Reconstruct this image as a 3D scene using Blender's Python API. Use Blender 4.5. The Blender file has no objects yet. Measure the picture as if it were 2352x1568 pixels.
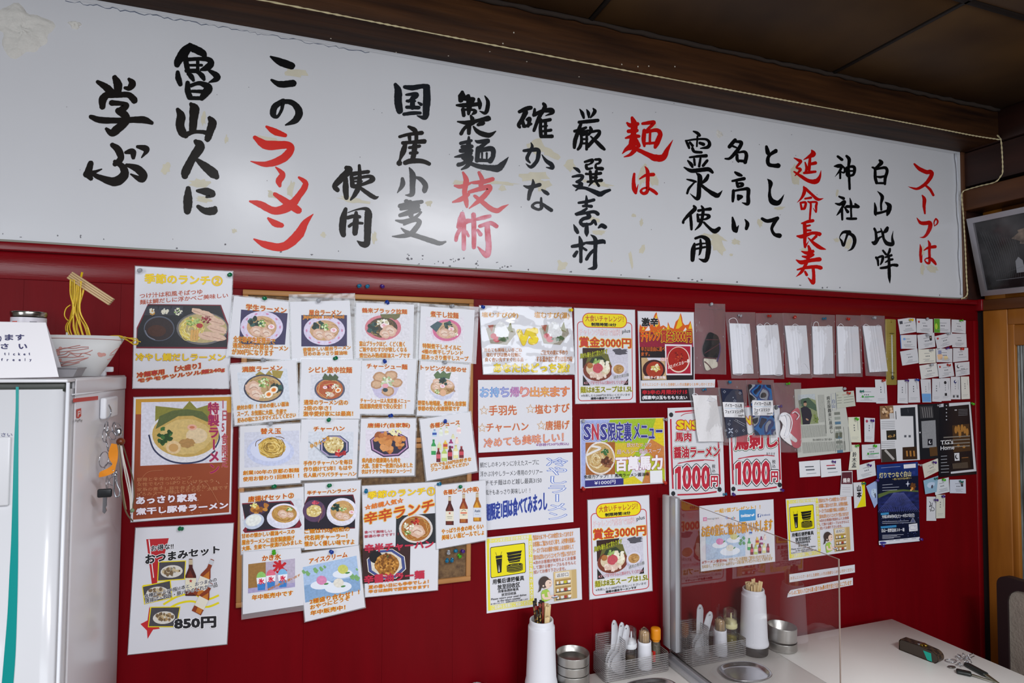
import bpy, bmesh, math, random
from mathutils import Vector, Matrix
random.seed(7)
SC = bpy.context.scene
COL = SC.collection
# ---------------------------------------------------------------- camera, world, lights, exposure
IMW, IMH = 2352, 1568
FPX, YAW, PIT, ROL = 1399.226, 0.341750809, 0.03704382, 0.006425945
CAM = Vector((0, -1.69, 1.636))
def _basis():
    cy, sy, cp, sp = math.cos(YAW), math.sin(YAW), math.cos(PIT), math.sin(PIT)
    f = Vector((sy*cp, cy*cp, sp)); r = Vector((cy, -sy, 0)); u = r.cross(f)
    cr, sr = math.cos(ROL), math.sin(ROL)
    return cr*r+sr*u, -sr*r+cr*u, f
CR, CU, CF = _basis()
cd = bpy.data.cameras.new('camera'); cam = bpy.data.objects.new('camera', cd); COL.objects.link(cam)
cd.sensor_fit = 'HORIZONTAL'; cd.sensor_width = 36; cd.lens = FPX/IMW*36; cd.clip_start = .02
cam.matrix_world = Matrix(((CR.x, CU.x, -CF.x, CAM.x), (CR.y, CU.y, -CF.y, CAM.y), (CR.z, CU.z, -CF.z, CAM.z), (0, 0, 0, 1)))
SC.camera = cam
SC.view_settings.view_transform = 'Standard'; SC.view_settings.look = 'None'
SC.view_settings.exposure = -.17; SC.view_settings.gamma = 1; SC.view_settings.use_curve_mapping = False
w = bpy.data.worlds.new('world'); SC.world = w; w.use_nodes = True
w.node_tree.nodes['Background'].inputs[0].default_value = (.45, .5, .6, 1); w.node_tree.nodes['Background'].inputs[1].default_value = .12
def area(name, loc, look, sx, sy, power, col):
    l = bpy.data.lights.new(name, 'AREA'); l.shape = 'RECTANGLE'; l.size = sx; l.size_y = sy; l.energy = power; l.color = col
    o = bpy.data.objects.new(name, l); COL.objects.link(o); o.location = loc
    o.rotation_euler = (Vector(look)-Vector(loc)).to_track_quat('-Z', 'Y').to_euler(); return o
LIGHTS = [
    ('window_light', (1.0, -4.0, 1.75), (1.0, 0, 1.5), 3.2, 1.1, 46, (.86, .92, 1)),
    ('ceiling_tube_light', (-.25, -2.1, 2.55), (-.25, -2.1, 0), .3, 1.3, 24, (.95, .97, 1)),
    ('ceiling_tube_light', (1.0, -2.4, 2.59), (1.05, -2.2, 0), 1.0, .22, 62, (.97, .97, 1)),
    ('left_side_light', (-1.9, -2.6, 1.7), (0.2, 0, 1.7), 1.0, 1.4, 30, (.9, .94, 1)),  # unseen light at the left that brightens the board and cabinet side
]
for a in LIGHTS: area(*a)
def ray(x, y): return CR*(x-IMW/2) - CU*(y-IMH/2) + CF*FPX
def PY(x, y, Y=0.): d = ray(x, y); return CAM + d*((Y-CAM.y)/d.y)
def PZ(x, y, Z=.72): d = ray(x, y); return CAM + d*((Z-CAM.z)/d.z)
def PX(x, y, X): d = ray(x, y); return CAM + d*((X-CAM.x)/d.x)
# ---------------------------------------------------------------- materials
def lin(c): c /= 255.; return c/12.92 if c <= .04045 else ((c+.055)/1.055)**2.4
def hexc(h): h = h.lstrip('#'); return (lin(int(h[0:2], 16)), lin(int(h[2:4], 16)), lin(int(h[4:6], 16)), 1)
MATS = {}
def mat(key, h, rough=.5, metal=0, var=0, scale=20, bump=0, bscale=60, stretch=(1, 1, 1), spec=.5, h2=None, coat=0, trans=0, ior=1.45, detail=4, ramp=(.3, .7), emit=0):
    if key in MATS: return MATS[key]
    m = bpy.data.materials.new(key); m.use_nodes = True; nt = m.node_tree; b = nt.nodes['Principled BSDF']
    c = hexc(h); b.inputs['Base Color'].default_value = c; b.inputs['Roughness'].default_value = rough
    b.inputs['Metallic'].default_value = metal; b.inputs['Specular IOR Level'].default_value = spec
    b.inputs['Coat Weight'].default_value = coat; b.inputs['Transmission Weight'].default_value = trans; b.inputs['IOR'].default_value = ior
    m.diffuse_color = c
    if var or bump or h2:
        tc = nt.nodes.new('ShaderNodeTexCoord'); mp = nt.nodes.new('ShaderNodeMapping'); mp.inputs['Scale'].default_value = stretch
        nt.links.new(tc.outputs['Object'], mp.inputs[0])
    if var or h2:
        n = nt.nodes.new('ShaderNodeTexNoise'); n.inputs['Scale'].default_value = scale; n.inputs['Detail'].default_value = detail
        r = nt.nodes.new('ShaderNodeValToRGB'); nt.links.new(mp.outputs[0], n.inputs[0]); nt.links.new(n.outputs[0], r.inputs[0])
        r.color_ramp.elements[0].position = ramp[0]; r.color_ramp.elements[1].position = ramp[1]
        if h2: c0, c1 = hexc(h2), c
        else: c0 = tuple(max(0, x*(1-var)) for x in c[:3])+(1,); c1 = tuple(min(1, x*(1+var)) for x in c[:3])+(1,)
        r.color_ramp.elements[0].color = c0; r.color_ramp.elements[1].color = c1
        nt.links.new(r.outputs[0], b.inputs['Base Color'])
    if bump:
        n2 = nt.nodes.new('ShaderNodeTexNoise'); n2.inputs['Scale'].default_value = bscale; n2.inputs['Detail'].default_value = 3
        bp = nt.nodes.new('ShaderNodeBump'); bp.inputs['Strength'].default_value = bump; bp.inputs['Distance'].default_value = .01
        nt.links.new(mp.outputs[0], n2.inputs[0]); nt.links.new(n2.outputs[0], bp.inputs['Height']); nt.links.new(bp.outputs[0], b.inputs['Normal'])
    if emit: b.inputs['Emission Color'].default_value = c; b.inputs['Emission Strength'].default_value = emit
    MATS[key] = m; return m
def ink(h): return mat('print_'+h.strip('#'), h, .42)
def pic(h): return mat('photo_print_'+h.strip('#'), h, .42, var=.1, scale=170, detail=2)
def film(key, alpha, h='#e8ecf2', rough=.12, bump=.25, bscale=25, gl=.10, fk=1.):
    """clear plastic film: mostly see-through, a little haze, glossy wrinkles"""
    if key in MATS: return MATS[key]
    m = bpy.data.materials.new(key); m.use_nodes = True; nt = m.node_tree; nt.nodes.clear()
    out = nt.nodes.new('ShaderNodeOutputMaterial'); tr = nt.nodes.new('ShaderNodeBsdfTransparent'); df = nt.nodes.new('ShaderNodeBsdfDiffuse')
    gs = nt.nodes.new('ShaderNodeBsdfGlossy'); m1 = nt.nodes.new('ShaderNodeMixShader'); m2 = nt.nodes.new('ShaderNodeMixShader')
    fr = nt.nodes.new('ShaderNodeFresnel'); ad = nt.nodes.new('ShaderNodeMath'); ad.operation = 'MULTIPLY_ADD'; ad.inputs[1].default_value = fk; ad.inputs[2].default_value = gl
    tr.inputs[0].default_value = (1, 1, 1, 1); df.inputs[0].default_value = hexc(h); gs.inputs['Roughness'].default_value = rough
    m1.inputs[0].default_value = 1-alpha; nt.links.new(tr.outputs[0], m1.inputs[1]); nt.links.new(df.outputs[0], m1.inputs[2])
    nt.links.new(fr.outputs[0], ad.inputs[0]); nt.links.new(ad.outputs[0], m2.inputs[0]); nt.links.new(m1.outputs[0], m2.inputs[1]); nt.links.new(gs.outputs[0], m2.inputs[2])
    if bump:
        tc = nt.nodes.new('ShaderNodeTexCoord'); n2 = nt.nodes.new('ShaderNodeTexNoise'); n2.inputs['Scale'].default_value = bscale; n2.inputs['Detail'].default_value = 2
        bp = nt.nodes.new('ShaderNodeBump'); bp.inputs['Strength'].default_value = bump; bp.inputs['Distance'].default_value = .02
        nt.links.new(tc.outputs['Object'], n2.inputs[0]); nt.links.new(n2.outputs[0], bp.inputs['Height'])
        nt.links.new(bp.outputs[0], gs.inputs['Normal']); nt.links.new(bp.outputs[0], fr.inputs['Normal'])
    nt.links.new(m2.outputs[0], out.inputs[0]); MATS[key] = m; return m
# ---------------------------------------------------------------- mesh builder
class MB:
    def __init__(s): s.v = []; s.f = []; s.m = []; s.sm = []; s.mats = []
    def _mi(s, m):
        if m not in s.mats: s.mats.append(m)
        return s.mats.index(m)
    def add(s, vs, fs, m, smooth=False):
        n = len(s.v); s.v += [tuple(v) for v in vs]; i = s._mi(m)
        for f in fs: s.f.append(tuple(n+k for k in f)); s.m.append(i); s.sm.append(smooth)
    def box(s, a, b, m, M=None):
        (x0, y0, z0), (x1, y1, z1) = a, b
        vs = [Vector(p) for p in ((x0, y0, z0), (x1, y0, z0), (x1, y1, z0), (x0, y1, z0), (x0, y0, z1), (x1, y0, z1), (x1, y1, z1), (x0, y1, z1))]
        if M: vs = [M @ p for p in vs]
        s.add(vs, [(0, 3, 2, 1), (4, 5, 6, 7), (0, 1, 5, 4), (1, 2, 6, 5), (2, 3, 7, 6), (3, 0, 4, 7)], m)
    def bbox(s, a, b, m, r=.005, seg=2, M=None):
        """box with rounded edges"""
        bm = bmesh.new(); bmesh.ops.create_cube(bm, size=1)
        for v in bm.verts: v.co = Vector([(a[i]+b[i])/2 + v.co[i]*(b[i]-a[i]) for i in range(3)])
        bmesh.ops.bevel(bm, geom=list(bm.edges), offset=r, segments=seg, profile=.5, affect='EDGES')
        bm.verts.index_update(); vs = [v.co.copy() for v in bm.verts]
        if M: vs = [M @ p for p in vs]
        s.add(vs, [tuple(v.index for v in f.verts) for f in bm.faces], m, True); bm.free()
    def slab(s, q, d, m, smooth=False):
        """quad q (4 points) given a thickness along vector d"""
        q = [Vector(p) for p in q]; r = [p+Vector(d) for p in q]
        s.add(q+r, [(0, 1, 2, 3), (7, 6, 5, 4), (0, 4, 5, 1), (1, 5, 6, 2), (2, 6, 7, 3), (3, 7, 4, 0)], m, smooth)
    def prism(s, pts, d, m):
        n = len(pts); a = [Vector(p) for p in pts]; b = [p+Vector(d) for p in a]
        s.add(a+b, [tuple(range(n)), tuple(range(2*n-1, n-1, -1))]+[(i, i+n, (i+1) % n+n, (i+1) % n) for i in range(n)], m)
    def tube(s, pts, r, m, sides=6, closed=False, cap=True):
        pts = [Vector(p) for p in pts]; n = len(pts); vs = []; rs = r if isinstance(r, (list, tuple)) else [r]*n
        up = None
        for i, p in enumerate(pts):
            t = (pts[(i+1) % n]-pts[i-1]) if closed else (pts[min(i+1, n-1)]-pts[max(i-1, 0)])
            t = t.normalized() if t.length > 1e-9 else Vector((0, 0, 1))
            if up is None:
                up = t.orthogonal().normalized()
            up = (up-t*up.dot(t)); up = up.normalized() if up.length > 1e-6 else t.orthogonal().normalized()
            sd = t.cross(up)
            for k in range(sides):
                a = 2*math.pi*k/sides; vs.append(p+(up*math.cos(a)+sd*math.sin(a))*rs[i])
        fs = []
        for i in range(n if closed else n-1):
            j = (i+1) % n
            for k in range(sides): fs.append((i*sides+k, i*sides+(k+1) % sides, j*sides+(k+1) % sides, j*sides+k))
        if cap and not closed: fs += [tuple(range(sides-1, -1, -1)), tuple((n-1)*sides+k for k in range(sides))]
        s.add(vs, fs, m, True)
    def lathe(s, prof, c, m, seg=24, M=None, a0=0, a1=2*math.pi, sy=1):
        full = abs(a1-a0-2*math.pi) < 1e-6; n = seg if full else seg+1; vs = []
        for (r, z) in prof:
            for k in range(n):
                a = a0+(a1-a0)*k/seg; p = Vector((c[0]+r*math.cos(a), c[1]+r*math.sin(a)*sy, c[2]+z)); vs.append(M @ p if M else p)
        fs = []
        for i in range(len(prof)-1):
            for k in range(seg):
                k2 = (k+1) % n; fs.append((i*n+k, i*n+k2, (i+1)*n+k2, (i+1)*n+k))
        s.add(vs, fs, m, True)
    def ball(s, c, r, m, seg=12, rings=8, M=None):
        rr = r if isinstance(r, (list, tuple)) else (r, r, r); vs = []; fs = []
        for i in range(rings+1):
            th = math.pi*i/rings
            for k in range(seg):
                a = 2*math.pi*k/seg; p = Vector((c[0]+rr[0]*math.sin(th)*math.cos(a), c[1]+rr[1]*math.sin(th)*math.sin(a), c[2]+rr[2]*math.cos(th))); vs.append(M @ p if M else p)
        for i in range(rings):
            for k in range(seg): fs.append((i*seg+k, (i+1)*seg+k, (i+1)*seg+(k+1) % seg, i*seg+(k+1) % seg))
        s.add(vs, fs, m, True)
    def build(s, name, parent=None, origin=None, weld=False):
        me = bpy.data.meshes.new(name); o = bpy.data.objects.new(name, me)
        if parent is not None: off = Vector(parent['_o'])
        elif origin is not None: off = Vector(origin)
        else:
            xs, ys, zs = zip(*s.v); off = Vector(((min(xs)+max(xs))/2, (min(ys)+max(ys))/2, min(zs)))
        me.from_pydata([tuple(Vector(v)-off) for v in s.v], [], s.f)
        for m in s.mats: me.materials.append(m)
        me.polygons.foreach_set('material_index', s.m); me.polygons.foreach_set('use_smooth', s.sm); me.update()
        COL.objects.link(o)
        if parent is not None: o.parent = parent; o['_o'] = parent['_o'][:] if False else list(off)
        else: o.location = off; o['_o'] = list(off)
        return o
def root(name, loc, label=None, cat=None, group=None, kind=None):
    o = bpy.data.objects.new(name, None); COL.objects.link(o); o.location = loc; o['_o'] = list(loc); o.empty_display_size = .05
    return tag(o, label, cat, group, kind)
def tag(o, label=None, cat=None, group=None, kind=None):
    if label: o['label'] = label
    if cat: o['category'] = cat
    if group: o['group'] = group
    if kind: o['kind'] = kind
    return o
def copy_tree(o, parent=None):
    c = o.copy(); COL.objects.link(c)
    if parent is not None: c.parent = parent
    for ch in list(o.children): copy_tree(ch, c)
    return c
def crom(pts, n=6, closed=False):
    """Catmull-Rom through points of any dimension"""
    P = [tuple(p) for p in pts]; m = len(P); out = []
    if m < 3: 
        if m < 2: return P
        return [tuple(a+(b-a)*t/n for a, b in zip(P[0], P[1])) for t in range(n+1)]
    for i in range(m if closed else m-1):
        p0 = P[i-1] if (i > 0 or closed) else P[0]; p1 = P[i]; p2 = P[(i+1) % m]; p3 = P[(i+2) % m] if (i+2 < m or closed) else P[m-1]
        for t in range(n):
            t /= n
            out.append(tuple(.5*(2*b+(c-a)*t+(2*a-5*b+4*c-d)*t*t+(3*b-a-3*c+d)*t**3) for a, b, c, d in zip(p0, p1, p2, p3)))
    if not closed: out.append(P[-1])
    return out
# ---------------------------------------------------------------- text
TXT = {}
def glyphs(s, off=0., kx=1., ky=1.):
    """triangles of a line of text; off > 0 thickens every stroke by laying a band along its contour (kx, ky: stretch it will get)"""
    if off <= .0005: kx = ky = 1.
    k = (s, round(off, 4), round(kx, 2), round(ky, 2))
    if (s, 0) not in TXT:
        c = bpy.data.curves.new('t', 'FONT'); c.body = s; c.resolution_u = 2; c.size = 1
        o = bpy.data.objects.new('t', c); me = bpy.data.meshes.new_from_object(o)
        TXT[(s, 0)] = ([(v.co.x, v.co.y) for v in me.vertices], [tuple(p.vertices) for p in me.polygons])
        bpy.data.objects.remove(o); bpy.data.curves.remove(c); bpy.data.meshes.remove(me)
    if off <= .0005: return TXT[(s, 0)]
    if k in TXT: return TXT[k]
    V, F = TXT[(s, 0)]; V = list(V); F = list(F); E = {}; lv = 1
    for f in F:
        for a, b in zip(f, f[1:]+f[:1]): E[(min(a, b), max(a, b))] = E.get((min(a, b), max(a, b)), 0)+1
    bv = set()
    for (a, b), n in E.items():
        if n != 1: continue
        x0, y0, x1, y1 = V[a][0]*kx, V[a][1]*ky, V[b][0]*kx, V[b][1]*ky; l = math.hypot(x1-x0, y1-y0)
        if l < 1e-5: continue
        bv.update((a, b)); tx, ty = (x1-x0)/l, (y1-y0)/l; e = 0 if off > .05 else off*.4; nx, ny = -ty*off, tx*off; q = len(V)
        V += [((x0-tx*e+nx)/kx, (y0-ty*e+ny)/ky), ((x1+tx*e+nx)/kx, (y1+ty*e+ny)/ky), ((x1+tx*e-nx)/kx, (y1+ty*e-ny)/ky), ((x0-tx*e-nx)/kx, (y0-ty*e-ny)/ky)]; F.append((q, q+1, q+2, q+3)); lv = 1+(lv*5+3) % 17; V[-4:] = [p+(lv,) for p in V[-4:]]
    if off > .05:
        for a in bv:
            q = len(V); V += [(V[a][0]+off*math.cos(j*math.pi/4)/kx, V[a][1]+off*math.sin(j*math.pi/4)/ky) for j in range(8)]; F.append(tuple(range(q, q+8))); lv = 1+(lv*5+3) % 17; V[-8:] = [p+(lv,) for p in V[-8:]]
    TXT[k] = (V, F); return V, F
# ---------------------------------------------------------------- flat printed sheets pinned or stuck on a wall
STEP = .00004
class Sheet:
    def __init__(s, name, label, cat, c, off=.004, paper='#eef0f4', group=None, thick=.0006, lam=0, plane=None, rough=.35, lift=0.):
        s.P = plane if plane else [PY(*c[i], -off-(lift if i > 1 else 0)) for i in range(4)]
        a, b, d, e = s.P
        s.N = (b-a).cross(e-a).normalized()
        if s.N.dot(CAM-a) < 0: s.N = -s.N
        s.ar = ((e-a).length+(d-b).length)/((b-a).length+(d-e).length)
        ctr = (a+b+d+e)/4; lo = min(p.z for p in s.P)
        s.o = root(name, (ctr.x, ctr.y, lo), label, cat, group)
        s.th = thick; s.l = 1; s.parts = {}
        m = MB()
        if paper:
            m.slab([p+s.N*thick for p in s.P], -s.N*thick, mat('paper_'+paper.strip('#')+str(rough), paper, rough)); m.build('sheet', s.o)
        if lam:
            k = MB(); f = film('laminate_film', .80, gl=.03)
            k.slab([s.pt(-lam, -lam/s.ar, -9), s.pt(100+lam, -lam/s.ar, -9), s.pt(100+lam, 100+lam/s.ar, -9), s.pt(-lam, 100+lam/s.ar, -9)], -s.N*.0003, f)
            k.build('laminate_margin', s.o)
    def pt(s, u, v, l=0):
        u /= 100; v /= 100; a, b, d, e = s.P
        p = a*(1-u)*(1-v)+b*u*(1-v)+d*u*v+e*(1-u)*v
        return p + s.N*(s.th+l*STEP)
    def _mb(s, part):
        if part not in s.parts: s.parts[part] = MB()
        return s.parts[part]
    def poly(s, pts, c, part='picture', m=None, layer=None):
        if layer is None: s.l += 1; layer = s.l
        vs = [s.pt(u, v, layer) for u, v in pts]; s._mb(part).add(vs, [tuple(range(len(vs)))], m or ink(c))
    def rect(s, u0, v0, u1, v1, c, part='picture', m=None): s.poly([(u0, v0), (u1, v0), (u1, v1), (u0, v1)], c, part, m)
    def ell(s, cx, cy, rx, ry, c, rot=0, n=20, part='picture', m=None, wob=0, layer=None, seed=0):
        rnd = random.Random(seed+int(cx*97+cy*31)); ca, sa = math.cos(rot), math.sin(rot); pts = []
        for k in range(n):
            a = 2*math.pi*k/n; w_ = 1+wob*(rnd.random()-.5)*2; x = rx*math.cos(a)*w_; y = ry*s.ar*math.sin(a)*w_
            pts.append((cx+x*ca-y*sa, cy+(x*sa+y*ca)/s.ar))
        s.poly(pts, c, part, m, layer)
    def circ(s, cx, cy, r, c, **k): s.ell(cx, cy, r, r/s.ar, c, **k)
    def line(s, pts, w_, c, part='picture', m=None, smooth=0, closed=False, layer=None):
        """polyline with width in u units"""
        if smooth: pts = crom(pts, smooth, closed)
        if closed: pts = list(pts)+[pts[0]]
        if layer is None: s.l += 1; layer = s.l
        P = [Vector((u, v*s.ar)) for u, v in pts]; n = len(P); vs = []
        for i in range(n):
            t = P[min(i+1, n-1)]-P[max(i-1, 0)]
            if closed and i in (0, n-1): t = P[1]-P[n-2]
            t = t.normalized() if t.length > 1e-9 else Vector((1, 0)); nn = Vector((-t.y, t.x))*w_/2
            for q in (P[i]+nn, P[i]-nn): vs.append(s.pt(q.x, q.y/s.ar, layer))
        s._mb(part).add(vs, [(2*i, 2*i+1, 2*i+3, 2*i+2) for i in range(n-1)], m or ink(c))
    def text(s, t, u0, v0, u1, v1, c, b=.012, o=None, dv=0, dv2=None, part='lettering', sh=0, oo=None, only=None):
        """fit text t to the box; dv: rise of the baseline to the right; o=(colour, offset) outline"""
        V, F = glyphs(t, 0)
        if not V: return
        xs = [v[0] for v in V]; ys = [v[1] for v in V]; x0, x1, y0, y1 = min(xs), max(xs), min(ys), max(ys)
        if y1-y0 < .25: y0, y1 = y0-.3, y1+.3
        if dv2 is None: dv2 = dv
        def mp(x, y, layer):
            fx = (x-x0)/(x1-x0+1e-9); fy = (y1-y)/(y1-y0+1e-9)
            return s.pt(u0+(u1-u0)*fx+sh*(1-fy), v0+(v1-v0)*fy + (dv*(1-fy)+dv2*fy)*fx, layer)
        lays = []
        if oo: lays.append(oo)
        if o: lays.append(o)
        lays.append((c, b))
        p0, p1, p2 = mp(x0, y0, 0), mp(x1, y0, 0), mp(x0, y1, 0); sx = (p1-p0).length/(x1-x0+1e-9); sy = (p2-p0).length/(y1-y0+1e-9); g = math.sqrt(sx*sy)
        for li, (cc, off) in enumerate(lays):
            if only is not None and li != only: continue
            s.l += 1; VV, FF = glyphs(t, off, sx/g, sy/g)
            s._mb(part).add([mp(x, y, s.l+.045*(k[0] if k else 0)) for x, y, *k in VV], FF, ink(cc))
    def texts(s, items, c, b, o=None, oo=None, **k):
        """several words whose outlines run together: all outlines first, then all faces"""
        for li in range(1+bool(o)+bool(oo)):
            for t in items: s.text(*t, c, b=b, o=o, oo=oo, only=li, **k)
    def vtext(s, t, uc, v0, v1, wd, c, b=.012, o=None, part='lettering', du=0):
        """vertical writing centred on uc"""
        n = len(t); ch = (v1-v0)/n
        lays = ([o] if o else [])+[(c, b)]
        for cc, off in lays:
            s.l += 1
            for i, g in enumerate(t):
                V, F = glyphs(g, off)
                pts = []
                for x, y, *k in V:
                    fx = x/1.0; fy = .88-y
                    if g in 'ー～': fx, fy = 1-fy, fx
                    pts.append(s.pt(uc+du*i/n+(fx-.5)*wd, v0+ch*(i+fy), s.l+.045*(k[0] if k else 0)))
                s._mb(part).add(pts, F, ink(cc))
    def done(s):
        for k, m in s.parts.items():
            if m.v: m.build(k, s.o)
        return s.o
# ================================================================ THE SETTING
RED = mat('red_wall_paint', '#6e000b', .45, scale=4, bump=.03, bscale=30, stretch=(5, 1, .7), h2='#640009', spec=.13)
REDH = mat('red_trim_paint', '#76010d', .3, scale=9, bump=.05, bscale=45, stretch=(.5, 1, 9), h2='#70020c', spec=.42)
WOODD = mat('dark_beam_wood', '#4e2f17', .6, scale=7, stretch=(.3, 4, 4), h2='#1e0f08', bump=.15, bscale=14, detail=8, spec=.2)
WOODR = mat('dark_reddish_wood', '#3a1f18', .5, scale=6, stretch=(3, .5, 3), h2='#24130f', detail=6)
WOODM = mat('brown_frame_wood', '#6b3f1e', .45, scale=6, stretch=(3, .4, 3), h2='#4c2a14', detail=6)
WOODO = mat('orange_door_wood', '#b4742a', .38, scale=5, stretch=(3, 3, .3), h2='#8c531a', detail=7)
CEIL = mat('ceiling_board', '#573d1a', .6, scale=2.2, h2='#2e1a08', detail=3)
BLK = mat('black_batten', '#1b1512', .6)
WALLP = mat('far_wall_paint', '#9a958c', .8)
FLOORM = mat('floor_tile', '#6b5c50', .5, var=.1, scale=8)
X0, X1, YB, HC = -3.0, 2.62, -4.3, 2.622
def struct(name, m, parent=None):
    o = m.build(name, parent)
    if parent is None: o['kind'] = 'structure'
    return o
m = MB(); m.box((X0, YB, -.06), (X1+.4, .02, 0), FLOORM); struct('floor', m)
m = MB(); m.box((X0, YB, 0), (X0+.0+.05, 0, HC), WALLP); struct('wall_left', m)
m = MB(); m.box((X0, YB-.05, 0), (X1+.4, YB, HC+.05), WALLP); struct('wall_front', m)
# back wall: plaster core, red planks, bands
m = MB(); m.box((X0, .004, 0), (X1+.06, .12, HC+.05), mat('wall_core', '#5a0a0e', .7)); wall = struct('wall_back', m)
edges = [-3.0, -2.78, -2.575, -2.37, -2.16, -1.95, -1.75, -1.55, -1.355, -1.165, -.98, -.785, -.59, -.397, -.19, .033, .235, .43, .625, .867, 1.097, 1.30, 1.50, 1.71, 1.92, 2.13, 2.34, 2.60]
for a, b in zip(edges, edges[1:]):
    m = MB(); m.slab([(a+.0002, 0, 0), (b-.0002, 0, 0), (b-.0002, 0, 1.823), (a+.0002, 0, 1.823)], (0, .006, 0), RED); m.build('plank', wall)
m = MB(); m.bbox((X0, -.0035, 1.823), (2.60, .004, 1.886), REDH, .001, 1); m.build('red_band', wall)
m = MB(); m.bbox((X0, -.016, 1.886), (2.585, .004, 1.906), REDH, .003, 2); struct('trim_1', m)
m = MB(); m.bbox((2.585, -.03, 1.862), (2.612, .004, 1.908), REDH, .003, 2); struct('trim_2', m)
m = MB(); m.tube([(X0+i*.08, -.013+.0007*math.sin(i*2.1), 1.9075+.0006*math.sin(i*1.3)) for i in range(70)], .0028, mat('grey_caulk', '#8d8d82', .6), 6); struct('trim_3', m)
# corner batten beside the white board
m = MB(); m.bbox((2.514, -.012, 1.908), (2.535, .004, 2.502), mat('brown_corner_batten', '#5c3a26', .5), .002, 1); struct('trim_4', m)
m = MB(); m.box((2.535, -.004, 1.908), (2.66, .02, 2.502), WOODR); struct('trim_5', m)
# dark beam under the ceiling
m = MB(); m.bbox((X0, -.145, 2.502), (2.62, .004, 2.622), WOODD, .004, 2)
beam = struct('trim_6', m); beam['label'] = 'dark stained wooden beam'
m = MB()
pts = []
for i in range(180):
    x = X0+i*(2.52-X0)/179; pts.append((x, -.150+random.uniform(-.002, .002), 2.617+random.uniform(-.002, .002)))
m.tube(pts, [.007+random.uniform(-.0015, .0015) for _ in pts], mat('dusty_cord', '#2c221c', .9), 6); struct('trim_7', m)
rnd = random.Random(3); m = MB(); nl = mat('nail_head', '#cfc8b8', .4)
for px, py in ((1155, 100), (1125, 118), (1428, 148), (1465, 153), (1490, 152), (1550, 153), (1180, 75), (1210, 141), (760, 88), (910, 120), (1030, 128), (1330, 176)):
    p = PZ(px, py, 2.502); q = PY(px, py, -.145)
    if p.y > -.14: m.ball((p.x, p.y, 2.5015), (.0022, .0022, .001), nl, 8, 4)
    elif q.z > 2.505: m.ball((q.x, -.1455, q.z), (.0022, .001, .0022), nl, 8, 4)
m.build('nail_heads', beam)['kind'] = 'stuff'
# ceiling boards between battens
ceil = MB(); ceil.box((X0, YB, HC+.012), (X1+.4, 0, HC+.05), BLK); ceil = struct('ceiling', ceil)
bx = [-2.8, -1.9, -1.0, -.12, .78, 1.69, 2.55]; by = [-.145, -.585, -1.5, -2.4, -3.3, -4.2]
for j in range(len(by)-1):
    for i in range(len(bx)-1):
        m = MB(); m.bbox((bx[i]+.008, by[j+1]+.008, HC), (bx[i+1]-.008, by[j]-.008 if j else by[j], HC+.013), CEIL, .002, 1); m.build('ceiling_board', ceil)
for x in bx:
    m = MB(); m.bbox((x-.006, YB, HC-.004), (x+.006, -.145, HC+.012), BLK, .002, 1); m.build('batten', ceil)
for y in by[1:]:
    m = MB(); m.bbox((X0, y-.009, HC-.004), (X1, y+.009, HC+.012), BLK, .002, 1); m.build('batten', ceil)
# right wall: boards over the door, lintel, rail
wr = MB(); wr.box((2.66, YB, 0), (2.72, .0, HC), WOODR); wr = struct('wall_right', wr)
m = MB(); m.box((2.53, YB, 2.36), (2.66, 0, 2.495), WOODR); m.build('board', wr)
m = MB(); m.bbox((2.52, YB, 2.5), (2.66, -.0, HC), WOODR, .003, 1); m.build('upper_beam', wr)
m = MB(); m.bbox((2.522, YB, 2.262), (2.66, -.004, 2.345), WOODM, .004, 2); struct('trim_8', m)
m = MB(); m.bbox((2.592, YB, 1.862), (2.66, -.012, 1.905), WOODM, .004, 2); struct('trim_9', m)
# transom behind the picture, orange wood
tr = MB(); tr.bbox((2.612, -.10, 1.905), (2.64, -.022, 2.262), WOODO, .003, 1)
tr.bbox((2.612, YB, 1.905), (2.64, -.10, 1.96), WOODO, .003, 1); tr.bbox((2.60, YB, 2.20), (2.64, -.10, 2.262), WOODM, .003, 1); struct('trim_10', tr)
m = MB(); m.box((2.62, YB, 1.96), (2.63, -.1, 2.2), mat('transom_panel', '#80551f', .5)); struct('window_1', m)
# sliding door with reeded glass
d = MB(); d.bbox((2.60, -.112, .02), (2.64, -.022, 1.862), WOODO, .004, 2); door = struct('door_1', d)
m = MB(); m.bbox((2.603, -.134, .3), (2.632, -.108, 1.81), WOODO, .004, 2); m.build('inner_moulding', door)
m = MB(); m.bbox((2.604, -.85, 1.72), (2.63, -.112, 1.80), WOODO, .004, 2); m.bbox((2.60, -.95, 1.80), (2.64, -.112, 1.862), WOODO, .004, 2); m.build('top_rail', door)
m = MB(); m.bbox((2.60, -.95, .02), (2.64, -.112, .32), WOODO, .004, 2); m.bbox((2.60, -.95, .02), (2.64, -.85, 1.862), WOODO, .004, 2); m.build('lower_rail', door)
GL = mat('reeded_glass', '#767c7a', .12, h2='#3e4443', scale=14, stretch=(1, 9, .8), spec=.8)
m = MB(); n = 72
for i in range(n):
    y0 = -.13-.01*i; vs = []; 
    for k in range(5):
        a = math.pi*k/4; vs += [(2.620-.004*math.sin(a), y0-.01*k/4, .31), (2.620-.004*math.sin(a), y0-.01*k/4, 1.725)]
    m.add(vs, [(2*k, 2*k+1, 2*k+3, 2*k+2) for k in range(4)], GL, True)
m.box((2.622, -.86, .3), (2.626, -.12, 1.73), GL); m.build('glass_pane', door)
m = MB(); m.box((2.612, -.022, 0), (2.66, .01, 1.862), mat('dark_gap', '#140a0a', .8)); struct('trim_11', m)
# red return at the end of the wall
m = MB(); m.bbox((2.575, -.004, 0), (2.602, .003, 1.823), REDH, .001, 1); struct('trim_12', m)
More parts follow.
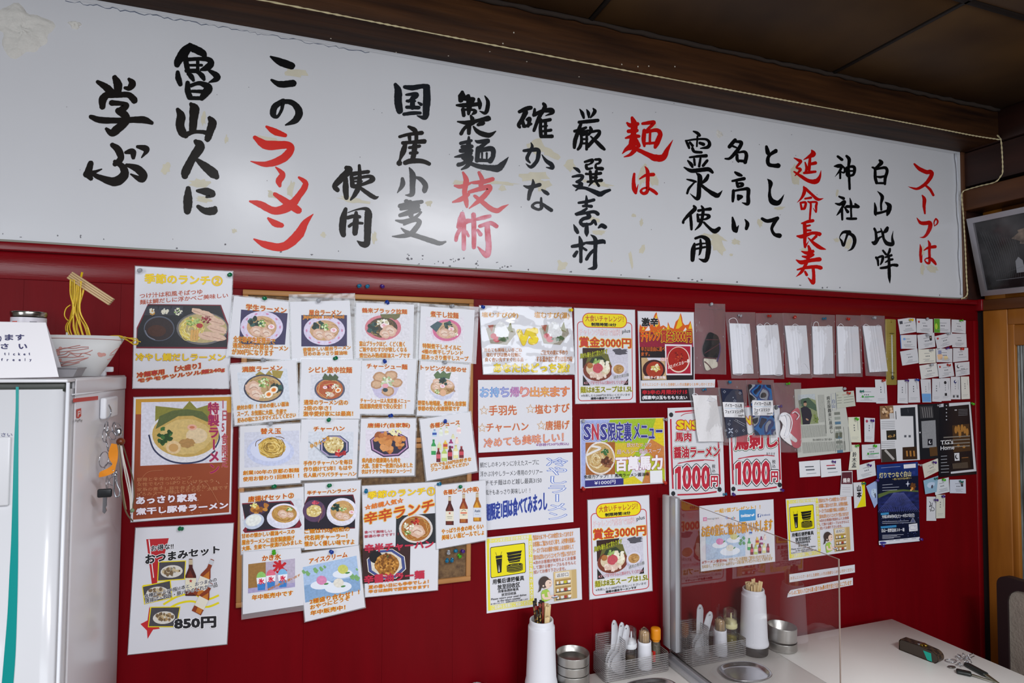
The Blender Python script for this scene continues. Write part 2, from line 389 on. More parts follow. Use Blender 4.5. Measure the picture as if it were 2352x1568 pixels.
# ================================================================ WHITE BOARD WITH BRUSH WRITING
BOARDW = mat('white_board_paint', '#d6d8dc', .21, scale=1.2, bump=.07, bscale=7, spec=.3, h2='#cccdd1')
YBD = -.006
bd = root('sign_board', (.0, YBD, 1.908), 'long white painted board high on the wall with black and red brush calligraphy', 'sign board')
m = MB(); m.box((X0+.4, YBD, 1.908), (2.513, .004, 2.5025), BOARDW); m.build('panel', bd)
STAIN = mat('beige_stain', '#cdc8b4', .45, var=.06, scale=20, spec=.3)
m = MB()
def blob(m, px, py, rx, ry, rot=0, seed=0, y=YBD-.0003, mt=STAIN):
    r_ = random.Random(seed*7+int(px)); n = 16; pts = []
    for k in range(n):
        a = 2*math.pi*k/n; q = 1+r_.uniform(-.35, .35); x = rx*q*math.cos(a); z = ry*q*math.sin(a)
        pts.append(PY(px+x*math.cos(rot)-z*math.sin(rot), py+x*math.sin(rot)+z*math.cos(rot), y))
    m.add([p-Vector((0, (seed % 29)*3e-6, 0)) for p in pts], [tuple(range(n))], mt)
for i, (px, py, rx, ry, ro) in enumerate([(680, 167, 25, 9, .1), (467, 272, 7, 14, .1), (380, 388, 9, 14, .5), (461, 420, 24, 10, 0), (468, 458, 18, 6, .2), (668, 435, 8, 20, .2), (628, 448, 18, 7, .3), (520, 320, 4, 10, .1), (538, 530, 7, 5, 0),
        (620, 320, 30, 5, .2), (743, 540, 6, 6, 0), (812, 460, 35, 6, .15), (860, 545, 6, 12, 0), (1232, 335, 20, 16, .5), (1262, 352, 22, 9, .5), (1228, 405, 30, 12, 0), (1245, 425, 18, 12, 0), (1055, 420, 16, 6, 0), (1148, 420, 40, 4, .1), (1154, 433, 8, 7, 0),
        (985, 467, 7, 7, .3), (1370, 420, 40, 5, .2), (1375, 533, 15, 6, 0), (1366, 505, 12, 5, .3), (1291, 610, 12, 12, 0), (1500, 290, 10, 14, -.3), (1478, 400, 10, 26, .3), (1500, 410, 9, 16, -.4), (1473, 510, 4, 8, .2), (1449, 595, 4, 22, -.2), (1475, 572, 6, 10, .5), (1456, 495, 6, 4, 0),
        (1648, 560, 14, 24, -.4), (1640, 545, 28, 6, .2), (1690, 555, 10, 6, .3), (1680, 585, 4, 3, 0), (1746, 512, 6, 10, 0), (1790, 478, 12, 4, -.1), (1850, 575, 12, 5, .2), (1830, 400, 12, 24, 0), (1922, 551, 7, 5, 0), (1948, 560, 6, 14, .3), (1923, 443, 3, 9, 0), (2118, 618, 5, 12, .1), (2140, 616, 14, 8, .3), (2120, 575, 4, 12, 0), (1310, 380, 14, 12, 0), (1405, 600, 2, 2, 0)]):
    blob(m, px, py, rx, ry, ro, i)
m.build('old_tape_stains', bd)['kind'] = 'stuff'
# rough plaster patch, upper left, and the cracked top edge
PL = mat('rough_plaster', '#d2d0ca', .7, bump=.6, bscale=45, var=.05, scale=20)
def patch(name, px, py, rx, ry, h, seed):
    m = MB(); r_ = random.Random(seed); n, k_ = 40, 10; ph = [r_.uniform(0, 6.28) for _ in range(6)]
    c = PY(px, py, YBD); sx = (PY(px+rx, py, YBD)-c).length; sz = (PY(px, py+ry, YBD)-c).length; vs = [(c.x, YBD-h, c.z)]; fs = []
    for i in range(1, k_+1):
        for j in range(n):
            a = 2*math.pi*j/n; q = 1+.16*math.sin(3*a+ph[0])+.1*math.sin(5*a+ph[1])+.06*math.sin(9*a+ph[2]); t = i/k_
            hh = h*(1-t**4)*(.55+.45*math.sin(7*t+3*a+ph[3])*math.sin(5*a+9*t+ph[4])) if i < k_ else -.001
            vs.append((c.x+sx*q*t*math.cos(a), YBD-hh, c.z+sz*q*t*math.sin(a)))
    for j in range(n): fs.append((0, 1+j, 1+(j+1) % n))
    for i in range(k_-1):
        for j in range(n): a = 1+i*n; fs.append((a+j, a+n+j, a+n+(j+1) % n, a+(j+1) % n))
    m.add(vs, fs, PL, True); m.build(name, bd)
patch('plaster_patch', 52, 70, 64, 58, .007, 1); patch('plaster_patch', 172, 57, 14, 10, .004, 2); patch('plaster_patch', 1652, 308, 8, 9, .0015, 3)
m = MB(); CR_ = mat('crack_shadow', '#667084', .8); r_ = random.Random(5); pt_ = []
x = 150
while x < 860:
    y = 48+.1716*(x-440)+2.5+r_.uniform(-2.5, 3.5); pt_.append(PY(x, y, YBD-.0004)); x += r_.uniform(5, 12)
m.tube(pt_, [r_.uniform(.0002, .0013) for _ in pt_], CR_, 4)
m.build('crack', bd)
m = MB()
for i in range(60):
    px = r_.choice([r_.uniform(930, 1180), r_.uniform(0, 2200)]); py = 555+.0585*px-r_.uniform(2, 26 if px < 1200 else 8); blob(m, px, py, r_.uniform(.8, 3), r_.uniform(.8, 2.2), 0, i, YBD-.0003, mat('scuff_mark', '#6c6a70', .6))
for i in range(45): blob(m, r_.uniform(150, 2180), r_.uniform(200, 560), .9, .9, 0, i, YBD-.0003, mat('scuff_mark', '#6c6a70', .6))
m.build('scuff_marks', bd)['kind'] = 'stuff'
m = MB(); m.tube([PY(2196+.036*(y-350)+math.sin(y*.05)*1.5, y, -.012) for y in range(352, 684, 12)], [.003+.0012*math.sin(i*1.7) for i in range(28)], mat('white_sealant', '#c8ccd4', .35), 6); m.build('sealant_bead', bd)
BK = mat('black_brush_paint', '#0a0b0d', .3, spec=.25); BR = mat('brown_black_brush_paint', '#130e0b', .33, spec=.22); RD = mat('red_brush_paint', '#be0f0c', .3, spec=.25); RO = mat('orange_red_brush_paint', '#d01c0c', .3, spec=.25)
PK = mat('faded_red_brush_paint', '#c6475a', .35, h2='#d88a9c', scale=30, ramp=(.35, .6)); DG = mat('blue_black_brush_paint', '#10161e', .25, spec=.45)
RD2 = mat('faded_mid_red_brush_paint', '#cf3036', .3, h2='#c2474e', scale=25)
WR = {
 'a': (180, 80, 6.5333), 'r': (0, 0, 2.61375), 'A': (760, 180, 5.6), 'B': (760, 380, 5.6), 'C': (1180, 220, 6.0308), 'D': (1180, 400, 6.0308),
 'E': (1560, 290, 6.5333), 'F': (1560, 460, 6.5333), 'G': (1900, 330, 7.84), 'H': (1900, 500, 7.84)}
CHARS = [
('a', BR, "290,705,60 420,790,110 520,880,110;545,640,80 590,740,130 590,850,110;760,665,50 810,730,110 760,800,80 700,795,50;450,880,90 370,960,120 360,1080,90;440,900,100 600,900,90 750,900,90 840,980,110;500,1020,90 640,1030,70 720,1060,90 620,1150,120;600,1140,100 700,1210,120 720,1300,100 600,1400,130 500,1470,110 420,1410,50;190,1230,70 320,1275,100 560,1285,90 800,1275,90 980,1275,110 1100,1320,60"),
('r', BR, "675,870,30 710,900,45 725,950,40 690,985,30;690,970,25 735,1000,40 745,1050,55 690,1090,55 600,1065,35 560,1045,25;545,980,35 530,1040,45 545,1070,30;520,1045,45 560,1035,25 610,1015,8;760,990,20 820,1010,45 860,1050,50 845,1075,40 785,1045,10;755,915,20 795,910,40 800,945,25;825,880,20 870,890,40 880,905,30 850,945,8"),
('a', BK, "1680,160,90 1600,250,150 1500,390,120 1480,450,90;1720,200,120 1860,270,110 1900,330,60;1600,330,90 1620,430,80 1640,540,80;1640,370,60 1800,360,60 1950,370,80 1990,430,100 1930,490,100 1840,525,40;1660,455,40 1850,455,45;1790,360,55 1790,450,50 1790,560,60;1620,540,60 1780,540,70;1490,560,60 1500,650,90 1530,740,70;1640,585,40 1690,620,80 1725,680,50;1800,560,60 1860,620,80 1885,670,50;1970,540,50 2070,610,100 2070,660,90 1960,712,20;1640,720,70 1640,830,90 1670,930,90;1690,760,60 1820,725,65 1950,790,120 1900,880,120 1850,950,80;1700,845,45 1850,850,60;1660,945,60 1780,950,60 1870,945,60"),
('a', BR, "1690,1040,60 1740,1110,150 1730,1250,130 1715,1430,110;1490,1120,60 1540,1220,130 1525,1350,130 1560,1460,130 1610,1510,90;1600,1500,90 1720,1460,60 1850,1455,60 1960,1480,80;1970,1250,70 2010,1320,130 1980,1430,120 1940,1560,100"),
('r', BR, "1175,850,30 1200,880,60 1150,960,50 1115,1030,55 1110,1055,40;1165,945,12 1220,990,45 1280,1040,60 1300,1060,35"),
('r', BR, "1130,1130,30 1128,1200,55 1125,1265,45;1185,1145,20 1240,1150,48 1275,1165,40 1240,1182,15;1190,1240,25 1230,1265,40 1280,1265,50 1290,1250,30"),
('r', BK, "1625,340,12 1680,370,45 1750,395,45;1630,480,15 1680,505,38 1760,500,42"),
('r', BK, "1700,605,30 1650,640,38 1640,685,38 1665,700,20 1690,660,20 1705,612,28 1760,620,35 1795,670,45 1775,720,40 1715,750,10"),
('r', RO, "1600,760,15 1650,790,40 1712,812,25;1530,825,25 1600,870,55 1720,870,45 1745,895,45 1700,950,50 1600,985,35 1505,968,5"),
('r', RO, "1655,1003,8 1695,1045,35 1675,1085,40 1680,1115,20"),
('r', RO, "1795,1065,15 1835,1105,35 1790,1180,40 1740,1235,55 1650,1265,45 1560,1225,40 1500,1208,12;1650,1165,25 1730,1220,45 1790,1262,45"),
('r', RO, "1610,1310,15 1650,1340,40 1690,1352,30;1880,1285,5 1830,1340,40 1790,1410,60 1700,1480,50 1600,1470,45 1525,1435,10"),
('A', DG, "830,80,50 865,160,95 865,300,100 885,415,90;950,110,50 1050,120,70 1180,100,60 1240,110,80;1230,115,90 1235,250,100 1225,400,90 1210,500,70 1110,480,15;940,460,45 1060,445,50 1150,445,40;970,210,30 1090,200,55 1100,230,50 1040,270,50 1000,295,40;980,290,40 1080,290,35;1050,250,60 1050,370,70;975,370,45 1130,375,50;1125,310,25 1160,335,45"),
('A', BR, "1000,620,35 1070,660,65 1105,695,40;885,750,40 1000,720,45 1170,700,55;1010,750,50 1015,800,40;1100,710,50 1100,800,50;925,830,50 1050,820,45 1200,810,65;960,840,50 930,940,75 890,1040,35 880,1090,75;1010,890,40 1140,870,45;1080,860,70 1070,960,70 1050,1040,60;1020,960,40 1110,955,40;955,1085,60 1040,1060,70 1180,1065,60 1265,1098,50"),
('A', DG, "1010,1150,20 1050,1240,80 1050,1380,75 1040,1490,65 960,1500,12;920,1290,45 920,1370,65 855,1470,12;1090,1270,30 1160,1300,60 1215,1370,70 1205,1440,70"),
('B', DG, "970,460,60 1010,500,70;890,520,60 1030,490,60 1170,465,50;900,560,40 1120,520,60;1020,470,60 1030,640,70;890,640,50 1020,600,70 1130,570,60;835,705,20 950,720,60 1070,680,50 1160,600,30;940,760,25 1080,700,50 1140,725,60 1090,810,70 1010,885,65 880,910,45 790,910,12;905,805,15 1000,870,60 1150,920,60 1300,970,65 1400,1000,55 1475,980,25"),
('A', BR, "200,1150,60 235,1180,90 140,1280,90 50,1380,70 85,1435,60;190,1290,60 190,1420,80 200,1535,60;270,1230,60 400,1210,50 480,1200,50;365,1120,40 370,1220,50 360,1380,70 310,1490,60 255,1560,25;265,1260,50 280,1380,65;280,1290,40 400,1270,40 500,1260,50 535,1300,70 440,1350,45 300,1390,55;300,1325,25 400,1322,25;370,1400,40 450,1460,55 560,1530,55 612,1520,12"),
('B', BR, "190,560,50 160,680,90 150,820,90 160,890,70;220,605,12 320,570,20 440,555,45 480,610,95 475,750,95 470,900,90 460,1010,80 400,1010,70 340,970,15;220,670,50 300,650,50 370,660,45;235,780,40 300,740,40 405,742,35;325,605,45 320,720,80 310,870,70"),
('A', BK, "1690,180,50 1685,230,100 1670,280,70;1740,240,50 1825,285,60;1700,260,50 1830,270,60;1620,345,30 1720,345,60 1900,330,50;1765,230,60 1780,350,75 1770,455,40;1700,400,55 1710,475,50;1710,400,35 1830,405,35 1855,430,55 1820,460,25;1900,265,35 1915,330,60 1915,385,35;1980,225,15 2020,300,48 2010,400,55 1980,445,45 1915,420,12;1800,480,30 1820,520,60;1630,555,20 1760,570,60 1900,540,50 2025,515,75;1830,560,70 1720,640,45 1675,710,50;1780,600,60 1775,705,50;1955,575,60 1895,595,45;1835,620,25 1900,690,60 2030,730,65 2120,680,15"),
('A', DG, "1775,755,30 1770,900,85 1770,980,90;1670,835,45 1805,800,40;1690,880,50 1810,875,55;1670,930,55 1810,930,50;1595,1010,20 1700,990,55 1800,965,50;1770,990,60 1720,1080,50 1640,1110,55;1700,1020,50 1790,1080,60;1800,1020,75 1760,1120,60 1680,1170,20;1860,800,20 1900,815,50 2020,800,55 1990,830,50 1930,880,55;1895,900,65 1880,1055,60;1900,930,55 2070,905,70 2085,1000,60 2050,1060,70;1890,1050,50 2060,1060,40;1945,960,28 1945,1050,22;2005,960,28 2005,1050,22;1790,1090,50 1900,1130,60 2050,1150,75 2150,1155,95 2220,1090,65 2285,1010,6"),
('B', RD2, "1700,90,30 1740,190,70 1720,330,65 1740,460,65 1750,530,35;1595,260,30 1680,270,55 1820,215,25;1570,470,25 1680,430,65 1770,370,45;1830,220,40 1960,210,60 2080,175,55;1905,90,40 1945,180,60 1930,255,60;1780,340,45 1920,300,60 2040,275,70 2010,350,65 1920,440,65 1780,550,15;1850,390,40 1950,470,60 2050,550,65 2140,580,65 2210,540,45 2285,500,6"),
('B', PK, "1690,620,60 1680,700,100 1640,790,55;1640,790,50 1740,720,65 1810,710,45;1710,700,65 1710,850,60 1710,1070,55;1660,820,50 1620,900,50 1610,960,45;1745,850,35 1770,905,35;1835,630,60 1840,800,65 1840,1050,55;1890,830,35 1925,885,55;1880,690,40 1960,670,55 2045,650,45;1915,780,45 2050,740,55 2130,780,55;2010,760,65 2020,900,75 2030,1050,75 2000,1150,80 1890,1045,15"),
('C', BK, "80,220,50 170,180,65 235,165,60;165,230,75 120,320,65 70,400,55 85,435,40;120,330,45 140,420,55;185,330,45 220,320,60 200,420,45;150,425,45 240,390,40;290,185,35 285,260,55;280,265,55 400,210,55 515,200,75 535,235,50 440,275,12;412,110,45 430,160,60 350,300,55 280,480,45;375,330,45 370,450,50 380,560,55;390,350,50 505,330,50;440,360,45 440,540,45;390,425,30 460,415,30;400,490,35 515,475,45;380,565,45 530,560,55"),
('C', DG, "240,650,15 255,710,45 210,800,50 185,870,50 225,925,25;140,760,40 240,750,55 335,750,60 340,830,60 315,910,55 240,985,50 170,940,10;390,815,12 450,900,50 520,950,65 535,1000,50 450,990,12"),
('D', DG, "265,75,20 270,150,60 230,230,65 205,345,45;140,160,20 220,180,55 360,145,55;390,215,25 440,250,55 475,272,45;380,330,30 380,420,45 385,465,48 340,488,38 265,455,45 265,425,38 310,395,35 380,400,32 450,450,50 520,498,55"),
('C', BK, "915,185,15 950,240,50 970,305,35;1010,190,15 1035,240,48 1040,300,25;1100,175,20 1122,220,55 1065,300,25;905,365,45 1030,355,55 1165,340,50;930,390,45 890,500,55 850,620,60 840,715,45;845,490,45 950,460,45 1000,440,40;900,520,50 980,500,50 1030,480,35;930,520,35 940,620,45 920,700,50 890,740,40;960,540,40 1020,520,45;960,600,30 1020,600,30;950,660,30 1020,655,35;1012,520,35 1010,740,40;1060,435,35 1070,480,55 1040,540,30;1070,500,40 1180,485,40 1175,540,55 1100,620,55 1030,700,50;1065,560,20 1150,640,50 1210,700,55 1255,740,40"),
('C', BK, "985,915,35 1085,888,45 1085,920,38 1040,950,25 1005,960,40 1020,1010,45 1090,1000,25;1130,882,35 1195,885,45 1185,930,35 1140,950,30 1145,1000,45 1225,1010,55;1000,1080,35 1100,1085,35 1205,1072,45;1060,1050,45 1070,1180,45;1145,1045,45 1130,1180,45;1025,1190,35 1130,1180,35 1215,1170,50;1085,1190,45 1040,1250,15;1140,1190,35 1178,1245,40;1070,1130,40 1150,1130,35"),
('C', DG, "830,995,20 880,1020,50 912,1055,35;815,1120,30 900,1105,45 955,1112,45 930,1160,45 870,1190,35;870,1190,35 940,1220,50 880,1255,50 820,1235,20;940,1240,45 860,1310,20;900,1270,50 1000,1280,45 1120,1330,65 1195,1360,75 1260,1330,55 1330,1305,40"),
('D', DG, "1005,300,20 1010,370,48 1000,430,50;900,395,35 1010,380,45 1110,355,45;960,440,35 1030,440,40 1075,445,48;860,550,35 940,525,50 1010,475,35;870,560,35 980,540,40 1110,520,48 1165,550,55;1020,540,50 1045,590,60 960,620,50 925,665,50 965,710,50;930,690,40 1060,690,38 1110,645,50 1140,695,35;1010,690,45 1010,800,65 1012,860,15;830,695,10 860,760,55 885,805,48;1175,740,25 1220,710,60 1265,730,60"),
('D', DG, "910,865,25 930,950,65 930,1080,48 930,1210,48;810,1000,45 920,980,55 1010,945,30;875,1075,45 840,1130,55;950,1015,35 1005,1050,35;1010,950,38 1100,950,55 1230,930,65 1260,950,35;1070,840,15 1130,900,60 1130,1050,55 1125,1200,58 1120,1290,65 1030,1310,12;1110,1050,45 1050,1110,48 1010,1175,48"),
('C', RD, "1640,305,45 1670,400,95 1660,500,90;1570,375,30 1620,410,65 1715,390,55;1590,490,55 1705,480,55;1550,585,25 1650,560,65 1735,560,45;1660,560,105 1640,680,105 1560,740,55 1505,800,12;1700,620,55 1730,690,60;1690,730,75 1620,810,48 1530,845,15;1785,385,40 1880,372,55 1945,372,50 1850,470,40;1810,480,55 1800,600,60 1810,695,35;1840,500,45 1980,475,55 2030,530,65 1990,640,75 1960,710,48;1890,500,35 1885,660,35;1820,660,38 1980,650,38;1720,745,55 1850,810,65 1960,858,95 2070,850,90 2130,740,55 2205,610,5"),
('C', RD, "1670,1080,35 1660,1180,50 1670,1290,62 1690,1345,40;1695,1330,35 1725,1225,6;1745,1150,20 1830,1100,42 1935,1090,52;1820,980,15 1855,1050,52 1855,1200,52 1850,1320,50 1800,1352,45 1760,1320,35 1795,1282,28 1860,1278,38 1935,1318,48 1980,1355,42"),
('E', BK, "215,75,25 270,100,48 305,135,48;275,150,30 265,300,28;100,215,30 130,270,45 150,325,35;110,215,25 250,195,32 400,195,38 455,250,50 430,310,55 320,330,18;160,240,35 200,290,45;310,250,45 365,270,55;200,330,45 230,380,45 335,390,40;160,465,30 280,450,42 405,442,55;130,515,25 180,570,55 200,610,35;225,490,35 235,580,35;320,480,35 300,600,40;420,515,45 360,590,45;75,615,20 180,665,60 320,655,65 440,645,65 500,690,42"),
('E', BK, "255,700,15 310,760,75 300,900,65 290,1060,70 250,1080,45 165,1010,8;115,795,20 180,810,38 250,830,35;230,840,25 150,930,38 120,1005,35;435,735,45 400,800,60 330,860,30;330,880,45 430,960,55 555,1035,75 600,1020,50 650,960,5"),
('E', BK, "220,1195,35 235,1240,65 140,1330,55 70,1410,38 60,1445,42;170,1330,42 180,1450,48 185,1545,38;290,1265,45 370,1250,38 465,1240,55;335,1195,25 360,1250,48 345,1380,48 310,1480,48 240,1555,15;275,1320,35 290,1420,50;290,1330,30 400,1325,32 445,1350,60 400,1390,35 290,1400,30;370,1440,35 470,1540,48 540,1572,75 600,1530,55"),
('F', BK, "230,650,35 210,750,78 200,895,60;245,570,40 340,545,48 425,595,75 440,720,80 420,860,68 380,905,60 295,875,10;260,665,35 320,650,30 400,645,25;240,730,32 390,700,35;320,590,30 325,700,48 310,795,32 290,825,8"),
('E', BK, "840,205,55 800,250,58 755,305,60;850,230,38 930,240,55 910,310,58 840,400,58 760,480,45 690,485,25;790,290,35 860,320,28;870,430,45 870,490,48 890,530,35;880,395,28 980,382,45 1010,440,55 990,540,58;880,515,38 980,522,45"),
('E', BK, "840,690,35 890,720,58 935,738,40;800,820,35 900,800,48 975,785,55;865,845,45 880,900,48;880,855,28 945,860,45 945,890,45 880,910,35;815,965,48 810,1060,50 805,1125,38;840,965,35 950,945,42 1035,945,60 1035,1050,55 1030,1160,58 945,1145,12;882,1035,35 890,1095,45;890,1035,28 940,1055,42 900,1090,35"),
('F', BK, "800,255,25 815,330,58 830,430,78 855,465,50;855,455,55 890,380,15;987,285,15 1025,350,58 1008,425,48"),
('E', BK, "1310,305,45 1330,390,68 1360,430,38;1450,370,65 1360,430,48 1330,500,58 1345,570,60 1420,590,58 1485,590,78"),
('E', BK, "1325,790,10 1370,850,68 1360,950,38 1360,1050,55 1400,1130,85 1480,1150,75 1530,1100,45 1575,1020,4"),
('F', BK, "1245,275,45 1330,310,58 1475,270,60;1465,275,60 1420,350,55 1390,430,45 1430,510,50 1505,530,75"),
('E', RD, "1990,360,25 2010,415,85 1940,460,45 1870,500,12;1965,470,38 1955,580,48 1950,690,38;1980,565,45 2045,550,55;1890,540,20 1912,620,42 1900,690,38;1875,700,38 1960,690,45 2045,680,38;1725,475,15 1795,510,45 1825,530,45 1770,600,35 1765,625,28 1820,650,45 1740,740,15;1725,680,25 1830,750,48 1950,820,58 2055,825,78 2108,760,45 2130,660,4"),
('E', RD, "1870,905,25 1880,980,55 1840,1070,38 1770,1145,4;1890,930,45 1990,1020,42 2080,1095,48 2165,1080,6;1890,1085,30 1980,1070,38;1820,1145,28 1840,1240,38;1830,1145,32 1898,1145,38 1880,1230,42 1840,1235,30;1935,1130,25 1975,1160,32 1970,1270,32 1960,1395,28;1965,1138,32 2060,1138,32 2055,1200,38 2055,1290,20 2015,1230,10"),
('F', RD, "1840,345,25 1930,320,48 2005,305,52;1880,345,55 1890,500,58 1885,620,48 1890,700,38;1890,390,35 1962,375,32;1890,450,38 1972,450,32;1770,535,25 1850,540,65 2000,490,48 2105,505,65;1890,700,35 1945,610,6;2055,540,45 1990,600,35;1935,560,15 2030,650,52 2120,710,55 2200,735,12"),
('F', RD, "1940,685,35 1960,760,58 1930,870,58;1840,765,20 1920,790,55 2005,765,55;1850,840,25 1930,850,55 2010,815,45;1760,895,20 1840,930,65 1970,900,58 2105,885,68;1930,900,48 1880,1000,48 1830,1080,45 1755,1145,6;1775,1040,25 1900,1010,48 2050,995,55 2125,1012,62;1890,1070,35 1915,1118,42;2010,1000,48 2020,1120,48 2015,1230,58 1990,1220,50 1935,1160,12"),
('G', BK, "190,228,45 265,285,58;130,405,25 200,400,75 260,400,55 230,480,45 140,595,4;235,480,45 235,620,38;280,400,25 320,460,45 300,520,35 240,500,25;348,220,45 395,280,65 385,400,48;350,430,45 360,560,55;370,420,38 460,410,55 495,450,58 470,555,48 370,580,45;360,490,35 480,490,35;385,400,42 395,600,48 405,815,42"),
('G', BK, "215,950,35 295,985,58;150,1075,25 230,1090,58 310,1045,65 280,1130,48 220,1230,45 170,1290,12;265,1170,48 272,1365,38;310,1140,25 370,1225,58;350,1130,55 450,1130,55 560,1135,58;410,980,15 430,1080,48 430,1200,35 435,1310,38;360,1345,45 430,1350,50 520,1348,45;505,1085,38 560,1130,50"),
('H', BK, "400,260,75 290,260,48 225,350,15 260,420,42 295,500,45 340,370,38 380,285,55 470,330,65 495,430,65 450,550,45 365,600,4"),
('G', BK, "945,300,45 975,340,75 920,400,58 880,430,45;815,425,35 860,460,48 865,600,58 890,705,55;880,460,38 1035,430,55 1080,490,58 1045,620,58 1040,725,45;890,590,28 960,600,48 1040,580,38;890,710,38 1040,708,45"),
('G', BK, "905,855,10 990,950,65 970,1080,42 975,1190,38;855,1065,20 870,1170,58 865,1260,48 885,1300,6;880,1255,55 1000,1230,45 1090,1200,45;1050,1055,25 1120,1120,85 1100,1230,78 1080,1285,35"),
('H', BK, "850,195,45 875,260,48 885,400,58 860,450,75;900,265,35 980,240,35;815,440,38 860,455,75 930,370,45 985,335,28;965,190,15 1000,290,48 1020,380,48 1080,460,75 1180,470,68 1170,350,35 1190,235,4;1085,180,55 1060,230,75 1010,270,35"),
('H', BK, "880,715,45 910,760,48 920,855,35;900,720,35 998,695,52 990,780,48 960,840,25;1005,590,38 1060,660,42;1130,560,42 1120,610,48 1085,670,35;1050,710,35 1155,675,48;1050,800,25 1120,760,45 1175,748,45;965,905,42 1070,890,55 1170,850,48 1255,855,62;1110,680,45 1115,850,52 1120,1050,58 1130,1180,6"),
('G', RD, "1570,365,35 1660,450,68 1790,510,78 1860,505,78 1880,560,78 1810,680,68 1720,760,58 1620,810,48 1530,795,30 1460,770,4;1765,745,35 1850,820,50 1912,925,45"),
('G', RD, "1712,930,25 1750,1000,68 1745,1120,58 1760,1255,32"),
('G', RD, "1615,1335,12 1680,1420,58 1770,1430,75 1850,1425,75 1850,1510,75 1800,1620,58 1740,1680,38 1665,1685,4;1955,1350,28 1925,1410,24 1930,1485,10;1935,1480,14 1980,1440,28 1990,1390,32 1960,1350,28"),
('H', RD, "1672,475,8 1685,560,48 1680,660,48 1692,790,48;1700,780,25 1715,660,4;1745,585,20 1830,535,48 1945,520,62;1820,412,20 1845,480,52 1840,600,48 1845,740,48 1835,815,45 1790,808,35 1758,760,22 1800,728,28 1870,742,58 1930,800,55 1955,835,38"),
]
def brush(m, pts, mt, y):
    """variable-width stroke: a slightly ragged ribbon with round joints just above it"""
    K = 7 if len(pts) > 2 else 6; L = [(x, yy, max(w_, .6)) for x, yy, w_ in crom(pts, K)]; vs = []; fs = []
    for i, (x, yy, w_) in enumerate(L):
        a = L[max(i-1, 0)]; b = L[min(i+1, len(L)-1)]; dx, dy = b[0]-a[0], b[1]-a[1]; l = math.hypot(dx, dy) or 1; nx, ny = -dy/l, dx/l
        r1 = w_/2*(1+_rb.uniform(-.05, .05)); r2 = w_/2*(1+_rb.uniform(-.05, .05)); vs += [PY(x+nx*r1, yy+ny*r1, y), PY(x-nx*r2, yy-ny*r2, y)]
        if i: k = 2*i; fs.append((k-2, k-1, k+1, k))
    m.add(vs, fs, mt)
    for j, i in enumerate(range(0, len(L), K)):
        x, yy, w_ = L[i]; n = 18; r = w_/2*.97; e = _rb.uniform(.03, .12) if i in (0, len(L)-1) else 0; yl = y-.000008-j*.000003
        m.add([PY(x+r*(1+e*_rb.uniform(-1, 1))*math.cos(2*math.pi*k/n), yy+r*(1+e*_rb.uniform(-1, 1))*math.sin(2*math.pi*k/n), yl) for k in range(n)], [tuple(range(n))], mt)
_rb = random.Random(11); jit = [1]
for ci, (k, mt, s) in enumerate(CHARS):
    ox, oy, sc = WR[k]; m = MB()
    for si, st in enumerate(s.split(';')):
        pts = [tuple(float(q) for q in p.split(',')) for p in st.split()]
        brush(m, [(ox+a/sc, oy+b/sc, c/sc) for a, b, c in pts], mt, YBD-.0006-si*.00005)
    m.build('brush_character', bd)
# white cord along the beam and down the corner
CORD = mat('cream_cord', '#cfc39a', .7)
path = [PZ(600-60*i, 0, 2.4995) for i in range(0)] + [Vector((-2.4, -.149, 2.4985))]
path = [Vector((x, -.149-.004*math.sin(i), 2.4985)) for i, x in enumerate([-2.5, -1.5, -.8, -.06, .45, 1.0, 1.45, 1.85, 2.2])]
path += [Vector((2.36, -.152, 2.4985)), Vector((2.47, -.156, 2.499)), Vector((2.507, -.160, 2.5)), PX(2288, 309, 2.514), PX(2296, 316, 2.514), PX(2300, 330, 2.515), PX(2303, 390, 2.518), PX(2298, 405, 2.518), PX(2285, 418, 2.516), PX(2250, 427, 2.514), PX(2222, 435, 2.513)]
path += [PY(2212, 440, -.02), PY(2209, 452, -.018), PY(2213, 500, -.018), PY(2217, 570, -.018), PY(2220, 640, -.018), PY(2222, 672, -.02), PY(2217, 682, -.02), PY(2208, 686, -.02)]
P_ = [Vector(p) for p in crom(path, 24)]
m = MB()
for ph in (0, math.pi):
    q = []; acc = 0
    for i, p in enumerate(P_):
        if i: acc += (p-P_[i-1]).length
        t = (P_[min(i+1, len(P_)-1)]-P_[max(i-1, 0)]).normalized(); a = t.orthogonal().normalized(); b = t.cross(a); an = acc/.018*2*math.pi*.5+ph
        q.append(p+(a*math.cos(an)+b*math.sin(an))*.0012)
    m.tube(q, .0015, CORD, 5)
tag(m.build('cord'), 'thin cream twisted cord strung under the dark beam and down the corner', 'cord')
